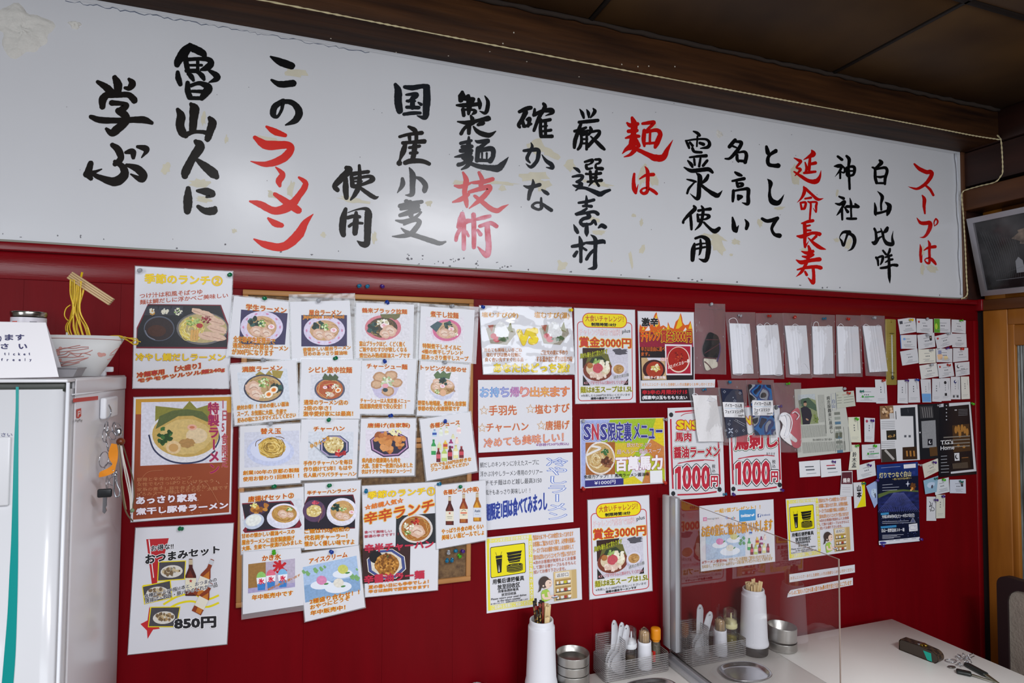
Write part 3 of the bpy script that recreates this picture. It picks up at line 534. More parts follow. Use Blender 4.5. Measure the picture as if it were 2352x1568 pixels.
# ================================================================ SHEETS ON THE WALL (drawn in the coordinates of the wall itself)
Z = {'z1': (520, 650, 3.2677), 'z2': (800, 670, 3.409), 'z3': (530, 1080, 4.3548), 'z4': (810, 1080, 4.9), 'z5': (1080, 680, 2.9038), 'z6': (1300, 690, 6.1895), 'z7': (1300, 900, 4.3556),
     'y1': (1070, 1180, 4.0408), 'y2': (1540, 1120, 5.113), 'y5': (1570, 680, 4.1268), 'y6': (1920, 700, 2.7037), 'L4': (0, 560, 3.7339), 'L5': (0, 900, 2.3464), 'px': (0, 0, 1.)}
class WS(Sheet):
    """sheet lying on the wall; local coordinates are those of zoom crop z"""
    def __init__(s, z, name, label, cat, c, off=.004, paper='#dddee5', group=None, thick=.0005, lam=0, rough=.35, lame=None):
        s.z = Z[z]; s.off = off; s.th = thick; s.l = 1; s.parts = {}; s.ar = 1; s.P = None; s.N = Vector((0, -1, 0))
        pts = [s.at(*p, -off) for p in c]; s.c = c
        ctr = sum(pts, Vector())/len(pts); s.o = root(name, (ctr.x, -off, min(p.z for p in pts)), label, cat, group)
        m = MB()
        if paper: m.prism([p-Vector((0, thick, 0)) for p in pts], (0, thick, 0), mat('paper_'+paper.strip('#')+str(rough), paper, rough)); m.build('sheet', s.o)
        if lam:
            if not isinstance(lam, (tuple, list)): lam = (lam,)*4
            cc = [(c[0][0]-lam[0], c[0][1]-lam[1]), (c[1][0]+lam[2], c[1][1]-lam[1]), (c[2][0]+lam[2], c[2][1]+lam[3]), (c[3][0]-lam[0], c[3][1]+lam[3])]
            k = MB(); k.prism([s.at(*p, -off+.0004) for p in cc], (0, .0003, 0), film('laminate_film', .86, gl=.02, bump=.12, bscale=22)); k.build('laminate_margin', s.o)
    def at(s, x, y, Y): return PY(s.z[0]+x/s.z[2], s.z[1]+y/s.z[2], Y)
    def pt(s, x, y, l=0): return s.at(x, y, -(s.off+s.th+l*STEP))
NORI, EGG, YOLK, PORK, ONION, SOUPB, NOOD = '#2c3a2e', '#f3e9da', '#e8902c', '#d9b39c', '#9fc06a', '#b58a4a', '#dcc07a'
def blobs(S, cx, cy, rx, ry, r, n, cols, wob=.25, seed=1):
    R = random.Random(seed)
    for k, c in enumerate(cols):
        S.l += 1
        for i in range(max(1, n//len(cols))):
            a = R.uniform(0, 6.28); q = math.sqrt(R.random()); q2 = r*R.uniform(.6, 1.15)
            S.ell(cx+rx*q*math.cos(a), cy+ry*q*math.sin(a), q2, q2*R.uniform(.6, 1), c, rot=R.uniform(0, 3), n=9, m=pic(c), wob=wob, layer=S.l+i*.04, seed=i+seed)
        S.l += 1+n//len(cols)*.04
def noods(S, cx, cy, rx, ry, n, w_, cols, seed=1):
    R = random.Random(seed)
    for i in range(n):
        a = R.uniform(0, 6.28); b = a+R.uniform(1.0, 2.6); q = R.uniform(.2, .95); p = []
        for k in range(6):
            t = a+(b-a)*k/5; qq = q*(1+.1*math.sin(k*1.5+i)); p.append((cx+rx*qq*math.cos(t), cy+ry*qq*math.sin(t)))
        S.line(p, w_, cols[i % len(cols)], m=pic(cols[i % len(cols)]), smooth=2, layer=S.l+i*.05)
    S.l += n*.05+1
def bowl(S, cx, cy, rx, ry, rim='#e8e2ee', soup=SOUPB, rimw=.14, top=(), outer=None, outd=0):
    if outer: S.ell(cx, cy+outd, rx*.97, ry, outer, m=pic(outer), n=28)
    S.ell(cx, cy, rx, ry, rim, n=30, m=pic(rim)); S.ell(cx, cy, rx*(1-rimw), ry*(1-rimw), soup, n=28, m=pic(soup))
    noods(S, cx, cy, rx*(1-rimw), ry*(1-rimw), 22, max(rx*.02, 1.2), [NOOD, '#c99f55', '#8f6c36'], seed=int(cx))
    for t in top:
        k, dx, dy, s_ = t[:4]; x, y, r = cx+dx*rx, cy+dy*ry, s_*rx
        if k == 'pork':
            S.ell(x, y, r, r*.78, PORK, wob=.12, m=pic(PORK), rot=.3); S.ell(x+r*.1, y, r*.65, r*.45, '#e6cdbb', wob=.15, m=pic('#e6cdbb'), rot=.5); S.line([(x-r*.5, y+r*.2), (x, y-r*.1), (x+r*.5, y+r*.1)], r*.08, '#a8745c', smooth=3)
        elif k == 'egg': S.ell(x, y, r, r*.8, EGG, rot=-.4); S.ell(x, y, r*.55, r*.45, YOLK, rot=-.4); S.ell(x+r*.05, y, r*.3, r*.22, '#d4661c', rot=-.4)
        elif k == 'nori': S.poly([(x-r, y+r*.3), (x-r*.75, y-r*.8), (x+r*.6, y-r*.95), (x+r, y+r*.2), (x, y+r*.6)], NORI, m=pic(t[4] if len(t) > 4 else NORI))
        elif k == 'green': blobs(S, x, y, r, r*.7, r*.28, 26, ['#7fa650', '#b8d287', '#5e8a3c', '#dfe9c0'], seed=int(x))
        elif k == 'wakame': blobs(S, x, y, r, r*.8, r*.42, 16, ['#24443c', '#2f5a55', '#1b302a'], seed=int(x))
        elif k == 'naruto': S.ell(x, y, r, r*.75, '#f4dfe4'); S.line([(x-r*.4, y), (x-r*.1, y-r*.3), (x+r*.35, y), (x, y+r*.25), (x-r*.1, y)], r*.16, '#e0557a', smooth=4)
        elif k == 'menma':
            for i in range(5): S.line([(x-r+i*r*.4, y-r*.3+(i % 2)*r*.2), (x-r*.5+i*r*.4, y+r*.5)], r*.22, '#a57848', m=pic('#a57848'))
        elif k == 'red': blobs(S, x, y, r, r*.7, r*.35, 14, ['#b02424', '#d1422c', '#8d1a1e'], seed=int(x))
        elif k == 'white': blobs(S, x, y, r, r*.7, r*.3, 18, ['#ecead8', '#fbf8ec', '#cdc9a8'], seed=int(x))
CT, CO = '#b82c18', ('#f4cc2e', .046)
def menu(z, label, c, off, title, cap, pin=None, lam=10, photo=None, name='menu_card'):
    S = WS(z, name, label, 'menu card', c, off=off, lam=lam, group='laminated menu cards on the cork boards')
    if photo: photo(S)
    for t in title: S.text(*t[:5], CT, b=.02, o=CO, dv=t[5] if len(t) > 5 else 0, part='title')
    for t in cap: S.text(*t[:5], CT, b=.010, o=CO, dv=t[5] if len(t) > 5 else 0, part='caption')
    S.done(); return S
# ---- cork boards
CORKM = mat('cork', '#7d6244', .9, scale=90, h2='#584230', bump=.35, bscale=120, detail=4); CFR = mat('pale_board_frame', '#b98450', .5, scale=8, stretch=(.6, 1, .6), h2='#a06f3e')
def cork(label, a, b, c, d):
    A, B, C_, D = (PY(*p, -.012) for p in (a, b, c, d)); x0, x1 = (A.x+D.x)/2, (B.x+C_.x)/2; z1, z0 = (A.z+B.z)/2, (C_.z+D.z)/2
    o = root('cork_board', ((x0+x1)/2, 0, z0), label, 'cork board', 'cork boards on the red wall')
    m = MB(); m.box((x0+.004, -.007, z0+.004), (x1-.004, -.0005, z1-.004), CORKM); m.build('cork_panel', o); w_ = .0135
    for q in (((x0, z0), (x1, z0+w_)), ((x0, z1-w_), (x1, z1)), ((x0, z0+w_), (x0+w_, z1-w_)), ((x1-w_, z0+w_), (x1, z1-w_))):
        m = MB(); m.bbox((q[0][0], -.013, q[0][1]), (q[1][0], -.0005, q[1][1]), CFR, .0015, 1); m.build('frame_rail', o)
cork('upper cork board with pale wooden frame, mostly hidden by menu cards', (557, 663), (1089, 688), (1085, 1012), (550, 1031))
cork('lower cork board with pale wooden frame and spare pins in its corner', (549, 1033), (1084, 1014), (1081, 1333), (542, 1397))
# ---- menu cards
def ph_ramen1(x0, y0, x1, y1, cx, cy, rx, ry):
    def f(S):
        S.poly([(x0, y0), (x1, y0+(28 if x0 < 200 else 0)), (x1-20 if x0 < 200 else x1, y1), (x0-15 if x0 < 200 else x0, y1)], '#38305a', m=pic('#38305a'))
        bowl(S, cx, cy, rx, ry, '#d8cfe8', '#c9a27c', .3, [('wakame', -.3, -.3, .26), ('green', .02, -.22, .2), ('pork', -.25, .25, .3), ('pork', .2, .35, .3), ('naruto', .45, -.02, .16)])
        for k in range(10): a = k*.628; S.ell(cx+rx*.86*math.cos(a), cy+ry*.86*math.sin(a), rx*.07, rx*.035, '#d88ab0', rot=a+1.5, n=8)
    return f
menu('z1', 'menu card titled 学生ラーメン with a pink-rimmed noodle bowl, topmost left on the cork board', [(58, 97), (468, 140), (478, 578), (8, 545)], .0150,
     [('学生ラーメン', 148, 155, 450, 200, 28)], [('全年齢学生証提示で', 52, 395, 365, 440, 20), ('通常500円の屋台ラーメン', 48, 445, 462, 485, 25), ('が300円になります', 42, 490, 352, 535, 12)], photo=ph_ramen1(110, 198, 460, 462, 265, 330, 160, 120))
menu('z1', 'menu card titled 屋台ラーメン reading Japanese soul food, second from the left in the top row', [(478, 140), (925, 130), (950, 570), (492, 590)], .0144,
     [('屋台ラーメン', 620, 200, 862, 240, 0), ], [('Japanese soul food', 575, 238, 882, 272, 0), ('昔懐かしい屋台ラーメン', 575, 485, 932, 515, -18), ('甘めのあっさり醤油味', 578, 515, 908, 545, -8)], lam=(10, 55, 40, 10),
     photo=ph_ramen1(562, 240, 905, 475, 735, 355, 155, 110))
def ph3(S):
    S.poly([(80, 672), (455, 640), (480, 905), (110, 925)], '#d4dbe6', m=pic('#d4dbe6'))
    for q in ([(215, 690), (250, 660), (300, 690), (240, 700)], [(290, 690), (320, 655), (350, 690)], [(340, 652), (428, 660), (405, 715), (350, 710)]): S.poly(q, '#a08c3c', m=pic('#a08c3c'))
    bowl(S, 280, 790, 150, 105, '#3a3c52', '#b89a6c', .09, [('pork', -.5, -.05, .42), ('pork', -.4, .4, .35), ('green', 0, -.4, .28), ('menma', .3, -.5, .25), ('wakame', .65, -.05, .25), ('egg', .5, .1, .22), ('egg', .25, .42, .22), ('white', -.05, .55, .15)])
menu('z1', 'menu card titled 満腹ラーメン with bowl and two egg halves, left end of the second row', [(27, 612), (522, 575), (545, 1015), (62, 1068)], .0162,
     [('満腹ラーメン', 118, 628, 418, 668, -14)], [('絶対お得！！甘めの優しい醤油', 80, 918, 466, 952, -30), ('スープ、お気軽に大蒜、生姜で', 82, 962, 450, 1000, -20), ('好みの味にカスタマイズしてください', 84, 1012, 520, 1048, -42)], photo=ph3)
def ph4(S):
    S.rect(632, 680, 928, 905, '#d6d8e2', m=pic('#d6d8e2')); bowl(S, 775, 795, 115, 85, '#54586e', '#b4552c', .12, [('red', 0, -.3, .2), ('naruto', -.3, -.15, .14), ('white', .35, -.2, .22), ('egg', .55, .1, .2), ('pork', .1, .5, .2), ('white', -.1, .45, .2)])
    S.poly([(720, 712), (740, 675), (765, 700), (775, 678), (800, 700), (815, 680), (842, 705), (830, 730), (730, 725)], '#4a5a3c', m=pic('#4a5a3c'))
menu('z1', 'menu card titled シビレ激辛拉麺 with spicy red soup bowl, second in the second row', [(565, 570), (1010, 580), (1002, 1018), (545, 1015)], .0158,
     [('シビレ激辛拉麺', 618, 628, 942, 672, 2)], [('通常のラーメン店の', 582, 875, 912, 912, 2), ('2倍の辛さ！', 582, 920, 785, 955, 0), ('激辛愛好家には最高！', 578, 962, 950, 998, -2)], lam=(10, 12, 12, 8), photo=ph4)
def ph5(S):
    S.poly([(135, 1120), (545, 1105), (548, 1360), (135, 1385)], '#cfd2e2', m=pic('#cfd2e2')); S.ell(330, 1262, 178, 108, '#b9c2e4', n=32, m=pic('#c3cbe8')); S.ell(330, 1250, 150, 88, '#d3d9f0', n=30)
    S.line([(220, 1225), (225, 1190), (262, 1172)], 5, '#5d3c2a', smooth=4); S.line([(370, 1152), (410, 1155), (435, 1168)], 5, '#5d3c2a', smooth=4)
    S.ell(340, 1235, 98, 75, '#b38f3e', wob=.1, m=pic('#b38f3e')); noods(S, 340, 1232, 105, 80, 70, 6, ['#d8b65a', '#c29a3c', '#8f6e26', '#e6cb7c'], 5)
menu('z1', 'menu card titled 替え玉 with a white plate of plain noodles', [(103, 1075), (557, 1050), (557, 1498), (97, 1532)], .0150,
     [('替え玉', 258, 1090, 410, 1132, -2)], [('創業100年の京都の製麺', 125, 1408, 545, 1440, -22), ('使用お替わり1回無料！！', 125, 1455, 545, 1488, -28)], photo=ph5)
def ph6(S):
    S.poly([(615, 1115), (955, 1115), (950, 1330), (612, 1330)], '#cdd3de', m=pic('#d3d8e2'))
    R = [(810+118*math.cos(k*math.pi/4+.39), 1228+92*math.sin(k*math.pi/4+.39)) for k in range(8)]; S.poly(R, '#3c4668', m=pic('#3c4668'))
    S.poly([(810+108*math.cos(k*math.pi/4+.39), 1226+83*math.sin(k*math.pi/4+.39)) for k in range(8)], '#a99cc0', m=pic('#a99cc0')); S.poly([(810+96*math.cos(k*math.pi/4+.39), 1226+72*math.sin(k*math.pi/4+.39)) for k in range(8)], '#2a3350', m=pic('#2a3350'))
    S.ell(808, 1215, 75, 62, '#d9c488', wob=.04, m=pic('#d9c488')); blobs(S, 808, 1215, 70, 56, 9, 60, ['#e8d9a4', '#c8ab62', '#f1e6bd', '#b89650'], seed=3); S.line([(618, 1190), (680, 1238), (740, 1290), (800, 1300)], 9, '#9aa3ad', smooth=4)
    blobs(S, 855, 1275, 40, 22, 9, 30, ['#c22a2e', '#e0443c', '#9e1c24'], seed=4)
    for i, g in enumerate('ゆきんこ飯'): S.text(g, 630+i*30, 1205-i*14, 654+i*30, 1238-i*14, '#c26a1a', o=('#f6d24a', .04))
menu('z1', 'menu card titled チャーハン with a mound of fried rice on a blue octagonal plate', [(563, 1022), (993, 1022), (977, 1463), (548, 1480)], .0154,
     [('チャーハン', 655, 1078, 886, 1112, -4)], [('手作りチャーハンを毎日', 580, 1335, 942, 1370, -12), ('作り続けて5年！もはや', 580, 1380, 942, 1415, -14), ('名人級パラパラチャーハン', 578, 1425, 975, 1458, -12)], photo=ph6)
def ph7(S):
    S.poly([(112, 330), (712, 275), (712, 590), (112, 625)], '#c9cfdc', m=pic('#d5d9e2')); S.poly([(112, 328), (600, 302), (625, 330), (710, 545), (690, 572), (140, 625), (120, 600), (150, 560)], '#7c1e30'); S.poly([(112, 340), (590, 312), (690, 480), (640, 565), (160, 610), (165, 560)], '#27222e', m=pic('#27222e'))
    S.ell(285, 375, 110, 68, '#46304a', rot=-.5, m=pic('#46304a')); blobs(S, 285, 370, 85, 50, 26, 16, ['#b5742c', '#c98b3a', '#8f5720'], seed=4); blobs(S, 230, 350, 30, 20, 12, 12, ['#d9cf62', '#e9e2a0'], seed=2)
    S.ell(232, 510, 105, 74, '#c3cde0', rot=-.35, n=28, m=pic('#c3cde0')); S.ell(228, 500, 82, 55, '#e8ece8', rot=-.35, n=28, m=pic('#e8ece8'))
    S.ell(525, 470, 165, 112, '#cfd3e4', n=30, rot=-.1, m=pic('#dadcec')); bowl(S, 535, 435, 150, 105, '#e4e2f0', '#b98a48', .16, [('pork', -.1, 0, .35), ('green', .35, -.4, .2), ('pork', .4, .1, .25)])
menu('z3', 'menu card titled 唐揚げセット② with fried chicken, rice and noodle bowl', [(93, 225), (730, 165), (738, 775), (105, 840)], .0150,
     [('唐揚げセット②', 175, 262, 630, 318, -42)], [('甘めの懐かしい醤油ベースの', 110, 635, 638, 680, -48), ('屋台ラーメンに自家製唐揚げ', 112, 695, 636, 745, -45), ('大蒜、生姜で一夜漬け込みました', 112, 760, 712, 805, -70)], photo=ph7)
def ph8(S):
    S.poly([(738, 330), (770, 260), (1225, 240), (1245, 310), (1243, 580), (738, 600)], '#6c1c2c'); S.poly([(738, 340), (782, 268), (1215, 252), (1243, 330), (1243, 570), (738, 590)], '#211d2c', m=pic('#211d2c'))
    S.ell(835, 405, 115, 110, '#5a4060', n=26, m=pic('#5a4060')); S.ell(832, 405, 78, 60, '#d8c27c', rot=-.2, wob=.04, m=pic('#d8c27c')); blobs(S, 832, 405, 70, 52, 9, 50, ['#e6d694', '#c4a558', '#f0e4b4'], seed=8); blobs(S, 845, 322, 36, 16, 9, 16, ['#b83a4c', '#d2556a'], seed=1)
    S.line([(875, 520), (912, 430), (925, 350)], 8, '#8a5a5c')
    S.ell(1108, 425, 150, 130, '#cdd0e0', n=30, m=pic('#d8dae8')); bowl(S, 1115, 405, 152, 130, '#e4e2f0', '#c59a62', .22, [('wakame', -.45, -.25, .28), ('green', .05, -.15, .22), ('pork', -.15, .35, .3), ('pork', .2, .45, .3), ('naruto', .62, .1, .18)])
menu('z3', 'menu card titled 半チャーハンラーメン with rice and noodles on a dark tray', [(738, 130), (1300, 98), (1275, 752), (738, 795)], .0156,
     [('半チャーハンラーメン', 765, 205, 1255, 245, -30)], [('ご飯は150g昭和の', 738, 590, 1188, 640, -26), ('代名詞チャーラー！', 738, 650, 1165, 700, -20), ('懐かしく優しい味ですよ', 738, 710, 1235, 760, -22)], lam=(24, 12, 10, 6), photo=ph8)
def ph9(S):
    S.poly([(175, 938), (643, 880), (643, 1165), (172, 1230)], '#d8d3e4', m=pic('#b9afc4')); S.poly([(175, 938), (350, 916), (350, 1200), (175, 1220)], '#9c7440', m=pic('#9c7440')); S.poly([(172, 1180), (643, 1120), (643, 1165), (172, 1230)], '#a79fc6', m=pic('#a79fc6'))
    S.text('氷', 425, 905, 555, 1020, '#c4202c', b=.06)
    for x, y, c in ((305, 1075, '#8fc66c'), (402, 1055, '#df6f86'), (520, 1045, '#7fb6e0')):
        S.ell(x, y-8, 46, 55, c, m=pic(c)); S.poly([(x-48, y), (x+48, y-10), (x+38, y+118), (x-34, y+126)], '#eef0f8'); S.poly([(x-40, y+62), (x+42, y+50), (x+38, y+118), (x-34, y+126)], '#3c7fc6', m=pic('#3c7fc6')); S.text('氷', x-26, y+8, x+28, y+62, '#d42848', b=.05)
    S.text('昭和の縁日を思い出す', 372, 1180, 695, 1205, '#b5501e', dv=-150, b=.01, o=('#f4d060', .03))
menu('z3', 'menu card titled かき氷 with three shaved-ice cups, lowest at the left', [(125, 815), (700, 775), (730, 1345), (120, 1438)], .0166,
     [('かき氷', 315, 852, 500, 908, -18)], [('年中販売中です', 212, 1248, 622, 1298, -50)], lam=(14, 6, 8, 55), photo=ph9)
def ph10(S):
    S.poly([(720, 968), (1258, 852), (1298, 1200), (745, 1322)], '#9dbbe0', m=pic('#a9c3e4')); S.poly([(733, 1150), (1290, 1060), (1298, 1200), (745, 1322)], '#86a8cf', m=pic('#86a8cf'))
    for x, y, s_ in ((770, 1030, 1), (850, 1000, 1.1), (905, 985, .9), (730, 1015, .8), (1215, 1060, 1.3), (1262, 1075, 1.2), (940, 965, .6), (1262, 990, .5)): S.poly([(x-26*s_, y-14*s_), (x-5*s_, y-30*s_), (x+12*s_, y-12*s_), (x+28*s_, y), (x+10*s_, y+28*s_), (x-12*s_, y+18*s_)], '#5f9a58', m=pic('#7dae70'))
    for x, y, rx, c in ((905, 1130, 108, '#d98ab4'), (1118, 1020, 100, '#c9cc6a'), (1075, 1155, 135, '#e4e0d4')):
        S.ell(x, y+14, rx, rx*.42, '#e4ebf6', n=28, rot=-.1); S.ell(x+4, y-32 if rx < 120 else y-30, 52, 46, c, n=22, m=pic(c)); S.ell(x+50, y+4, 24, 9, '#4f8a4c', rot=-.2)
menu('z3', 'menu card titled アイスクリーム with three scoops on plates, lowest in the second column', [(690, 832), (1280, 750), (1343, 1365), (745, 1512)], .0170,
     [('アイスクリーム', 785, 882, 1165, 932, -68)], [('2種盛り合わせ！！', 790, 1290, 1285, 1338, -100), ('おやつにどうぞ', 795, 1350, 1190, 1392, -95), ('年中販売中！', 798, 1405, 1145, 1452, -62)], photo=ph10)
def ph11(S):
    S.rect(105, 170, 480, 385, '#d4d3dc', m=pic('#dddce4')); S.ell(275, 300, 135, 80, '#e6e2e6', n=26); bowl(S, 272, 280, 142, 98, '#d07a86', '#4a3c28', .2, [('wakame', -.5, .05, .32), ('white', .0, -.4, .3), ('naruto', .05, -.15, .2), ('pork', .35, .25, .4), ('pork', .1, .5, .3)])
    S.poly([(250, 175), (410, 172), (400, 200), (365, 222), (340, 205), (300, 210), (260, 200)], '#6c6a40', m=pic('#6c6a40'))
menu('z2', 'menu card titled 鶴来ブラック拉麺 with dark soup bowl, top row third column', [(60, 84), (515, 100), (505, 525), (58, 520)], .0150,
     [('鶴来ブラック拉麺', 108, 125, 460, 162, 12)], [('富山ブラックほど、くどく無く', 88, 385, 442, 425, 4), ('ご飯やおむすびが欲しくなる', 88, 432, 458, 468, 2), ('煮仕込み熟成醤油スープです', 88, 478, 484, 515, 2)], lam=(10, 14, 40, 10), photo=ph11)
def ph12(S):
    S.rect(605, 195, 905, 400, '#dcd9e2', m=pic('#e0dde6')); S.ell(768, 318, 120, 78, '#d9c3d6', n=26, m=pic('#e2cfe0')); bowl(S, 772, 300, 112, 85, '#d06a92', '#c9a88c', .22, [('wakame', .15, -.45, .28), ('pork', -.2, .3, .4), ('naruto', .3, -.1, .2), ('white', .55, .4, .2), ('pork', .3, .3, .3)])
    S.poly([(640, 270), (700, 230), (738, 248), (690, 315)], '#3c5a62', m=pic('#3c5a62'))
menu('z2', 'menu card titled 煮干し拉麺 with pink bowl, right end of the top row', [(568, 112), (990, 142), (967, 555), (550, 525)], .0156,
     [('煮干し拉麺', 645, 150, 862, 195, 14)], [('特製煮干しオイルに', 582, 402, 882, 440, 18), ('4種の煮干しブレンド', 576, 448, 898, 482, 14), ('超あっさり煮干しスープ', 574, 490, 940, 526, 16)], lam=(24, 24, 34, 10), photo=ph12)
def ph13(S):
    S.rect(135, 612, 460, 840, '#d9d8e4', m=pic('#e0dfe8')); S.poly([(182, 745), (400, 745), (370, 805), (320, 832), (240, 832), (205, 805)], '#c6c0dc', m=pic('#c6c0dc'))
    for x, y, r in ((245, 668, 52), (335, 655, 50), (222, 725, 46), (378, 712, 46), (310, 778, 50)): S.ell(x, y, r, r*.78, '#b98e6a', m=pic('#b98e6a'), wob=.06); S.ell(x, y, r*.75, r*.52, '#d2ae8c', m=pic('#d2ae8c'), wob=.1)
    blobs(S, 305, 705, 48, 40, 12, 30, ['#8fae6a', '#e4e8d0', '#b8c89a'], seed=6); S.ell(290, 735, 24, 18, '#e9a6b4'); S.ell(290, 768, 20, 16, '#2c4450')
menu('z2', 'menu card titled チャーシュー麺 with petals of sliced pork around the bowl', [(107, 540), (535, 527), (512, 957), (88, 955)], .0160,
     [('チャーシュー麺', 145, 560, 462, 600, 8)], [('チャーシューは人気定番メニュー', 95, 832, 484, 868, 4), ('国産豚肉使用で安心安全！！', 93, 875, 450, 915, 0)], lam=(16, 8, 12, 12), photo=ph13)
def ph14(S):
    S.rect(600, 620, 860, 850, '#dddce6', m=pic('#e4e3ea')); S.poly([(628, 770), (845, 770), (800, 835), (740, 850), (680, 835)], '#c9cce2', m=pic('#c9cce2'))
    S.poly([(668, 650), (700, 618), (720, 640), (745, 615), (770, 640), (806, 628), (790, 690), (690, 690)], '#5a744e', m=pic('#5a744e')); bowl(S, 738, 745, 105, 70, '#dedbe8', '#c09a72', .1, [('pork', -.4, -.5, .35), ('pork', .5, -.3, .35), ('pork', -.5, 0, .3), ('wakame', .0, -.6, .3), ('naruto', 0, -.1, .2), ('green', -.4, .5, .2), ('menma', .6, .3, .3)]); S.ell(742, 790, 25, 26, '#dfb08c')
menu('z2', 'menu card titled トッピング全部のせ with a heaped bowl, right end of the second row', [(565, 540), (952, 570), (930, 975), (535, 968)], .0154,
     [('トッピング全部のせ', 568, 572, 925, 610, 20)], [('野菜も地場産、煮卵も自家製', 546, 850, 922, 888, 8), ('季節の安心安産野菜です', 546, 895, 872, 930, 2)], photo=ph14)
def ph15(S):
    S.rect(135, 1080, 480, 1300, '#dad4e2', m=pic('#dfd9e6')); O = [(322+160*math.cos(k*math.pi/4+.3), 1190+108*math.sin(k*math.pi/4+.3)) for k in range(8)]; S.poly(O, '#3f2c50', m=pic('#3f2c50')); S.poly([(322+150*math.cos(k*math.pi/4+.3), 1188+99*math.sin(k*math.pi/4+.3)) for k in range(8)], '#b58ab4', m=pic('#b58ab4')); S.poly([(322+138*math.cos(k*math.pi/4+.3), 1187+90*math.sin(k*math.pi/4+.3)) for k in range(8)], '#2b2740', m=pic('#2b2740'))
    blobs(S, 350, 1100, 60, 22, 12, 24, ['#e6dc92', '#efe9bb'], seed=2); blobs(S, 290, 1150, 85, 45, 30, 16, ['#9c5326', '#bd6f34', '#cf8a48'], seed=5); blobs(S, 410, 1175, 48, 35, 26, 12, ['#a55c28', '#c87c3c', '#d79250'], seed=6); blobs(S, 315, 1225, 62, 28, 24, 12, ['#a85c2a', '#c97e40', '#d9975a'], seed=7)
menu('z2', 'menu card titled 唐揚げ(自家製) with fried chicken on a dark octagonal plate', [(100, 992), (530, 990), (518, 1437), (78, 1448)], .0150,
     [('唐揚げ(自家製)', 152, 1028, 482, 1068, -2)], [('県内産の健康鶏もも肉を', 108, 1300, 408, 1338, -2), ('大蒜、生姜で一夜漬け込みました', 106, 1345, 504, 1382, -8), ('衣はサクサク中身はジューシー！', 104, 1390, 492, 1425, -8)], photo=ph15)
def bottle(S, x, y, w_, h, body, cap, lab=None):
    S.poly([(x-w_*.5, y+h), (x-w_*.5, y+h*.38), (x-w_*.2, y+h*.2), (x-w_*.2, y+h*.08), (x+w_*.2, y+h*.08), (x+w_*.2, y+h*.2), (x+w_*.5, y+h*.38), (x+w_*.5, y+h)], body, m=pic(body)); S.rect(x-w_*.22, y, x+w_*.22, y+h*.1, cap)
    if lab: S.rect(x-w_*.5, y+h*.45, x+w_*.5, y+h*.75, lab)
def ph16(S):
    for a in ((675, 1078, 34, 55, '#b8d4e8', '#2a5aa0', '#2d4fa8'), (725, 1068, 30, 62, '#e6eee6', '#a8c050', '#dfe8d0'), (770, 1060, 30, 60, '#e9ebe4', '#9cbf46', '#e6dfb0'), (865, 1048, 32, 62, '#f2e6e6', '#b8c860', '#f0c8c8'), (820, 1115, 24, 34, '#dfe0b0', '#d8b840', None),
              (668, 1155, 36, 120, '#2f9a54', '#2c8a50', '#d9e8d0'), (714, 1175, 32, 60, '#d8dfa8', '#e6e6c0', None), (760, 1160, 34, 70, '#e9c04c', '#e6d8a0', '#c04a3a'), (804, 1155, 34, 70, '#9c2f6c', '#78306a', '#e0d8e8'), (850, 1140, 26, 50, '#f2ded0', '#d8603c', None),
              (706, 1222, 32, 110, '#6c2228', '#a83030', '#d05a6a'), (752, 1218, 42, 108, '#b9cf6c', '#c0b060', '#e8ead0'), (797, 1205, 34, 110, '#5c1e24', '#3c3c44', '#c8485a'), (842, 1200, 38, 104, '#e4dfa0', '#c8c070', '#f0f0e0'), (886, 1208, 34, 92, '#74242c', '#a03838', '#c84858')): bottle(S, *a)
menu('z2', 'tilted menu card titled 各種ジュース with rows of soft drink bottles', [(558, 999), (953, 940), (1010, 1403), (613, 1480)], .0172,
     [('各種ジュース', 640, 1030, 872, 1068, -28)], [('どれでも150円お好きな', 646, 1345, 962, 1375, -52), ('ジュース選んでください', 650, 1378, 942, 1406, -46)], photo=ph16)
def beer(S, x, y, w_, h, a, b_, lab, txt=None):
    S.poly([(x-w_*.5, y+h), (x-w_*.5, y+h*.46), (x-w_*.18, y+h*.24), (x-w_*.16, y), (x+w_*.16, y), (x+w_*.18, y+h*.24), (x+w_*.5, y+h*.46), (x+w_*.5, y+h)], a, m=pic(a)); S.poly([(x-w_*.38, y+h*.97), (x-w_*.38, y+h*.5), (x-w_*.05, y+h*.3), (x+w_*.25, y+h*.5), (x+w_*.25, y+h*.97)], b_, m=pic(b_))
    S.rect(x-w_*.5, y+h*.52, x+w_*.5, y+h*.86, lab); S.rect(x-w_*.17, y+h*.02, x+w_*.17, y+h*.16, '#c8b89a')
    if txt: txt(S, x, y+h*.68, w_)
def star(S, x, y, r, c, **k): S.poly([(x+(r if i % 2 == 0 else r*.4)*math.sin(i*math.pi/5), y-(r if i % 2 == 0 else r*.4)*math.cos(i*math.pi/5)) for i in range(10)], c, **k)
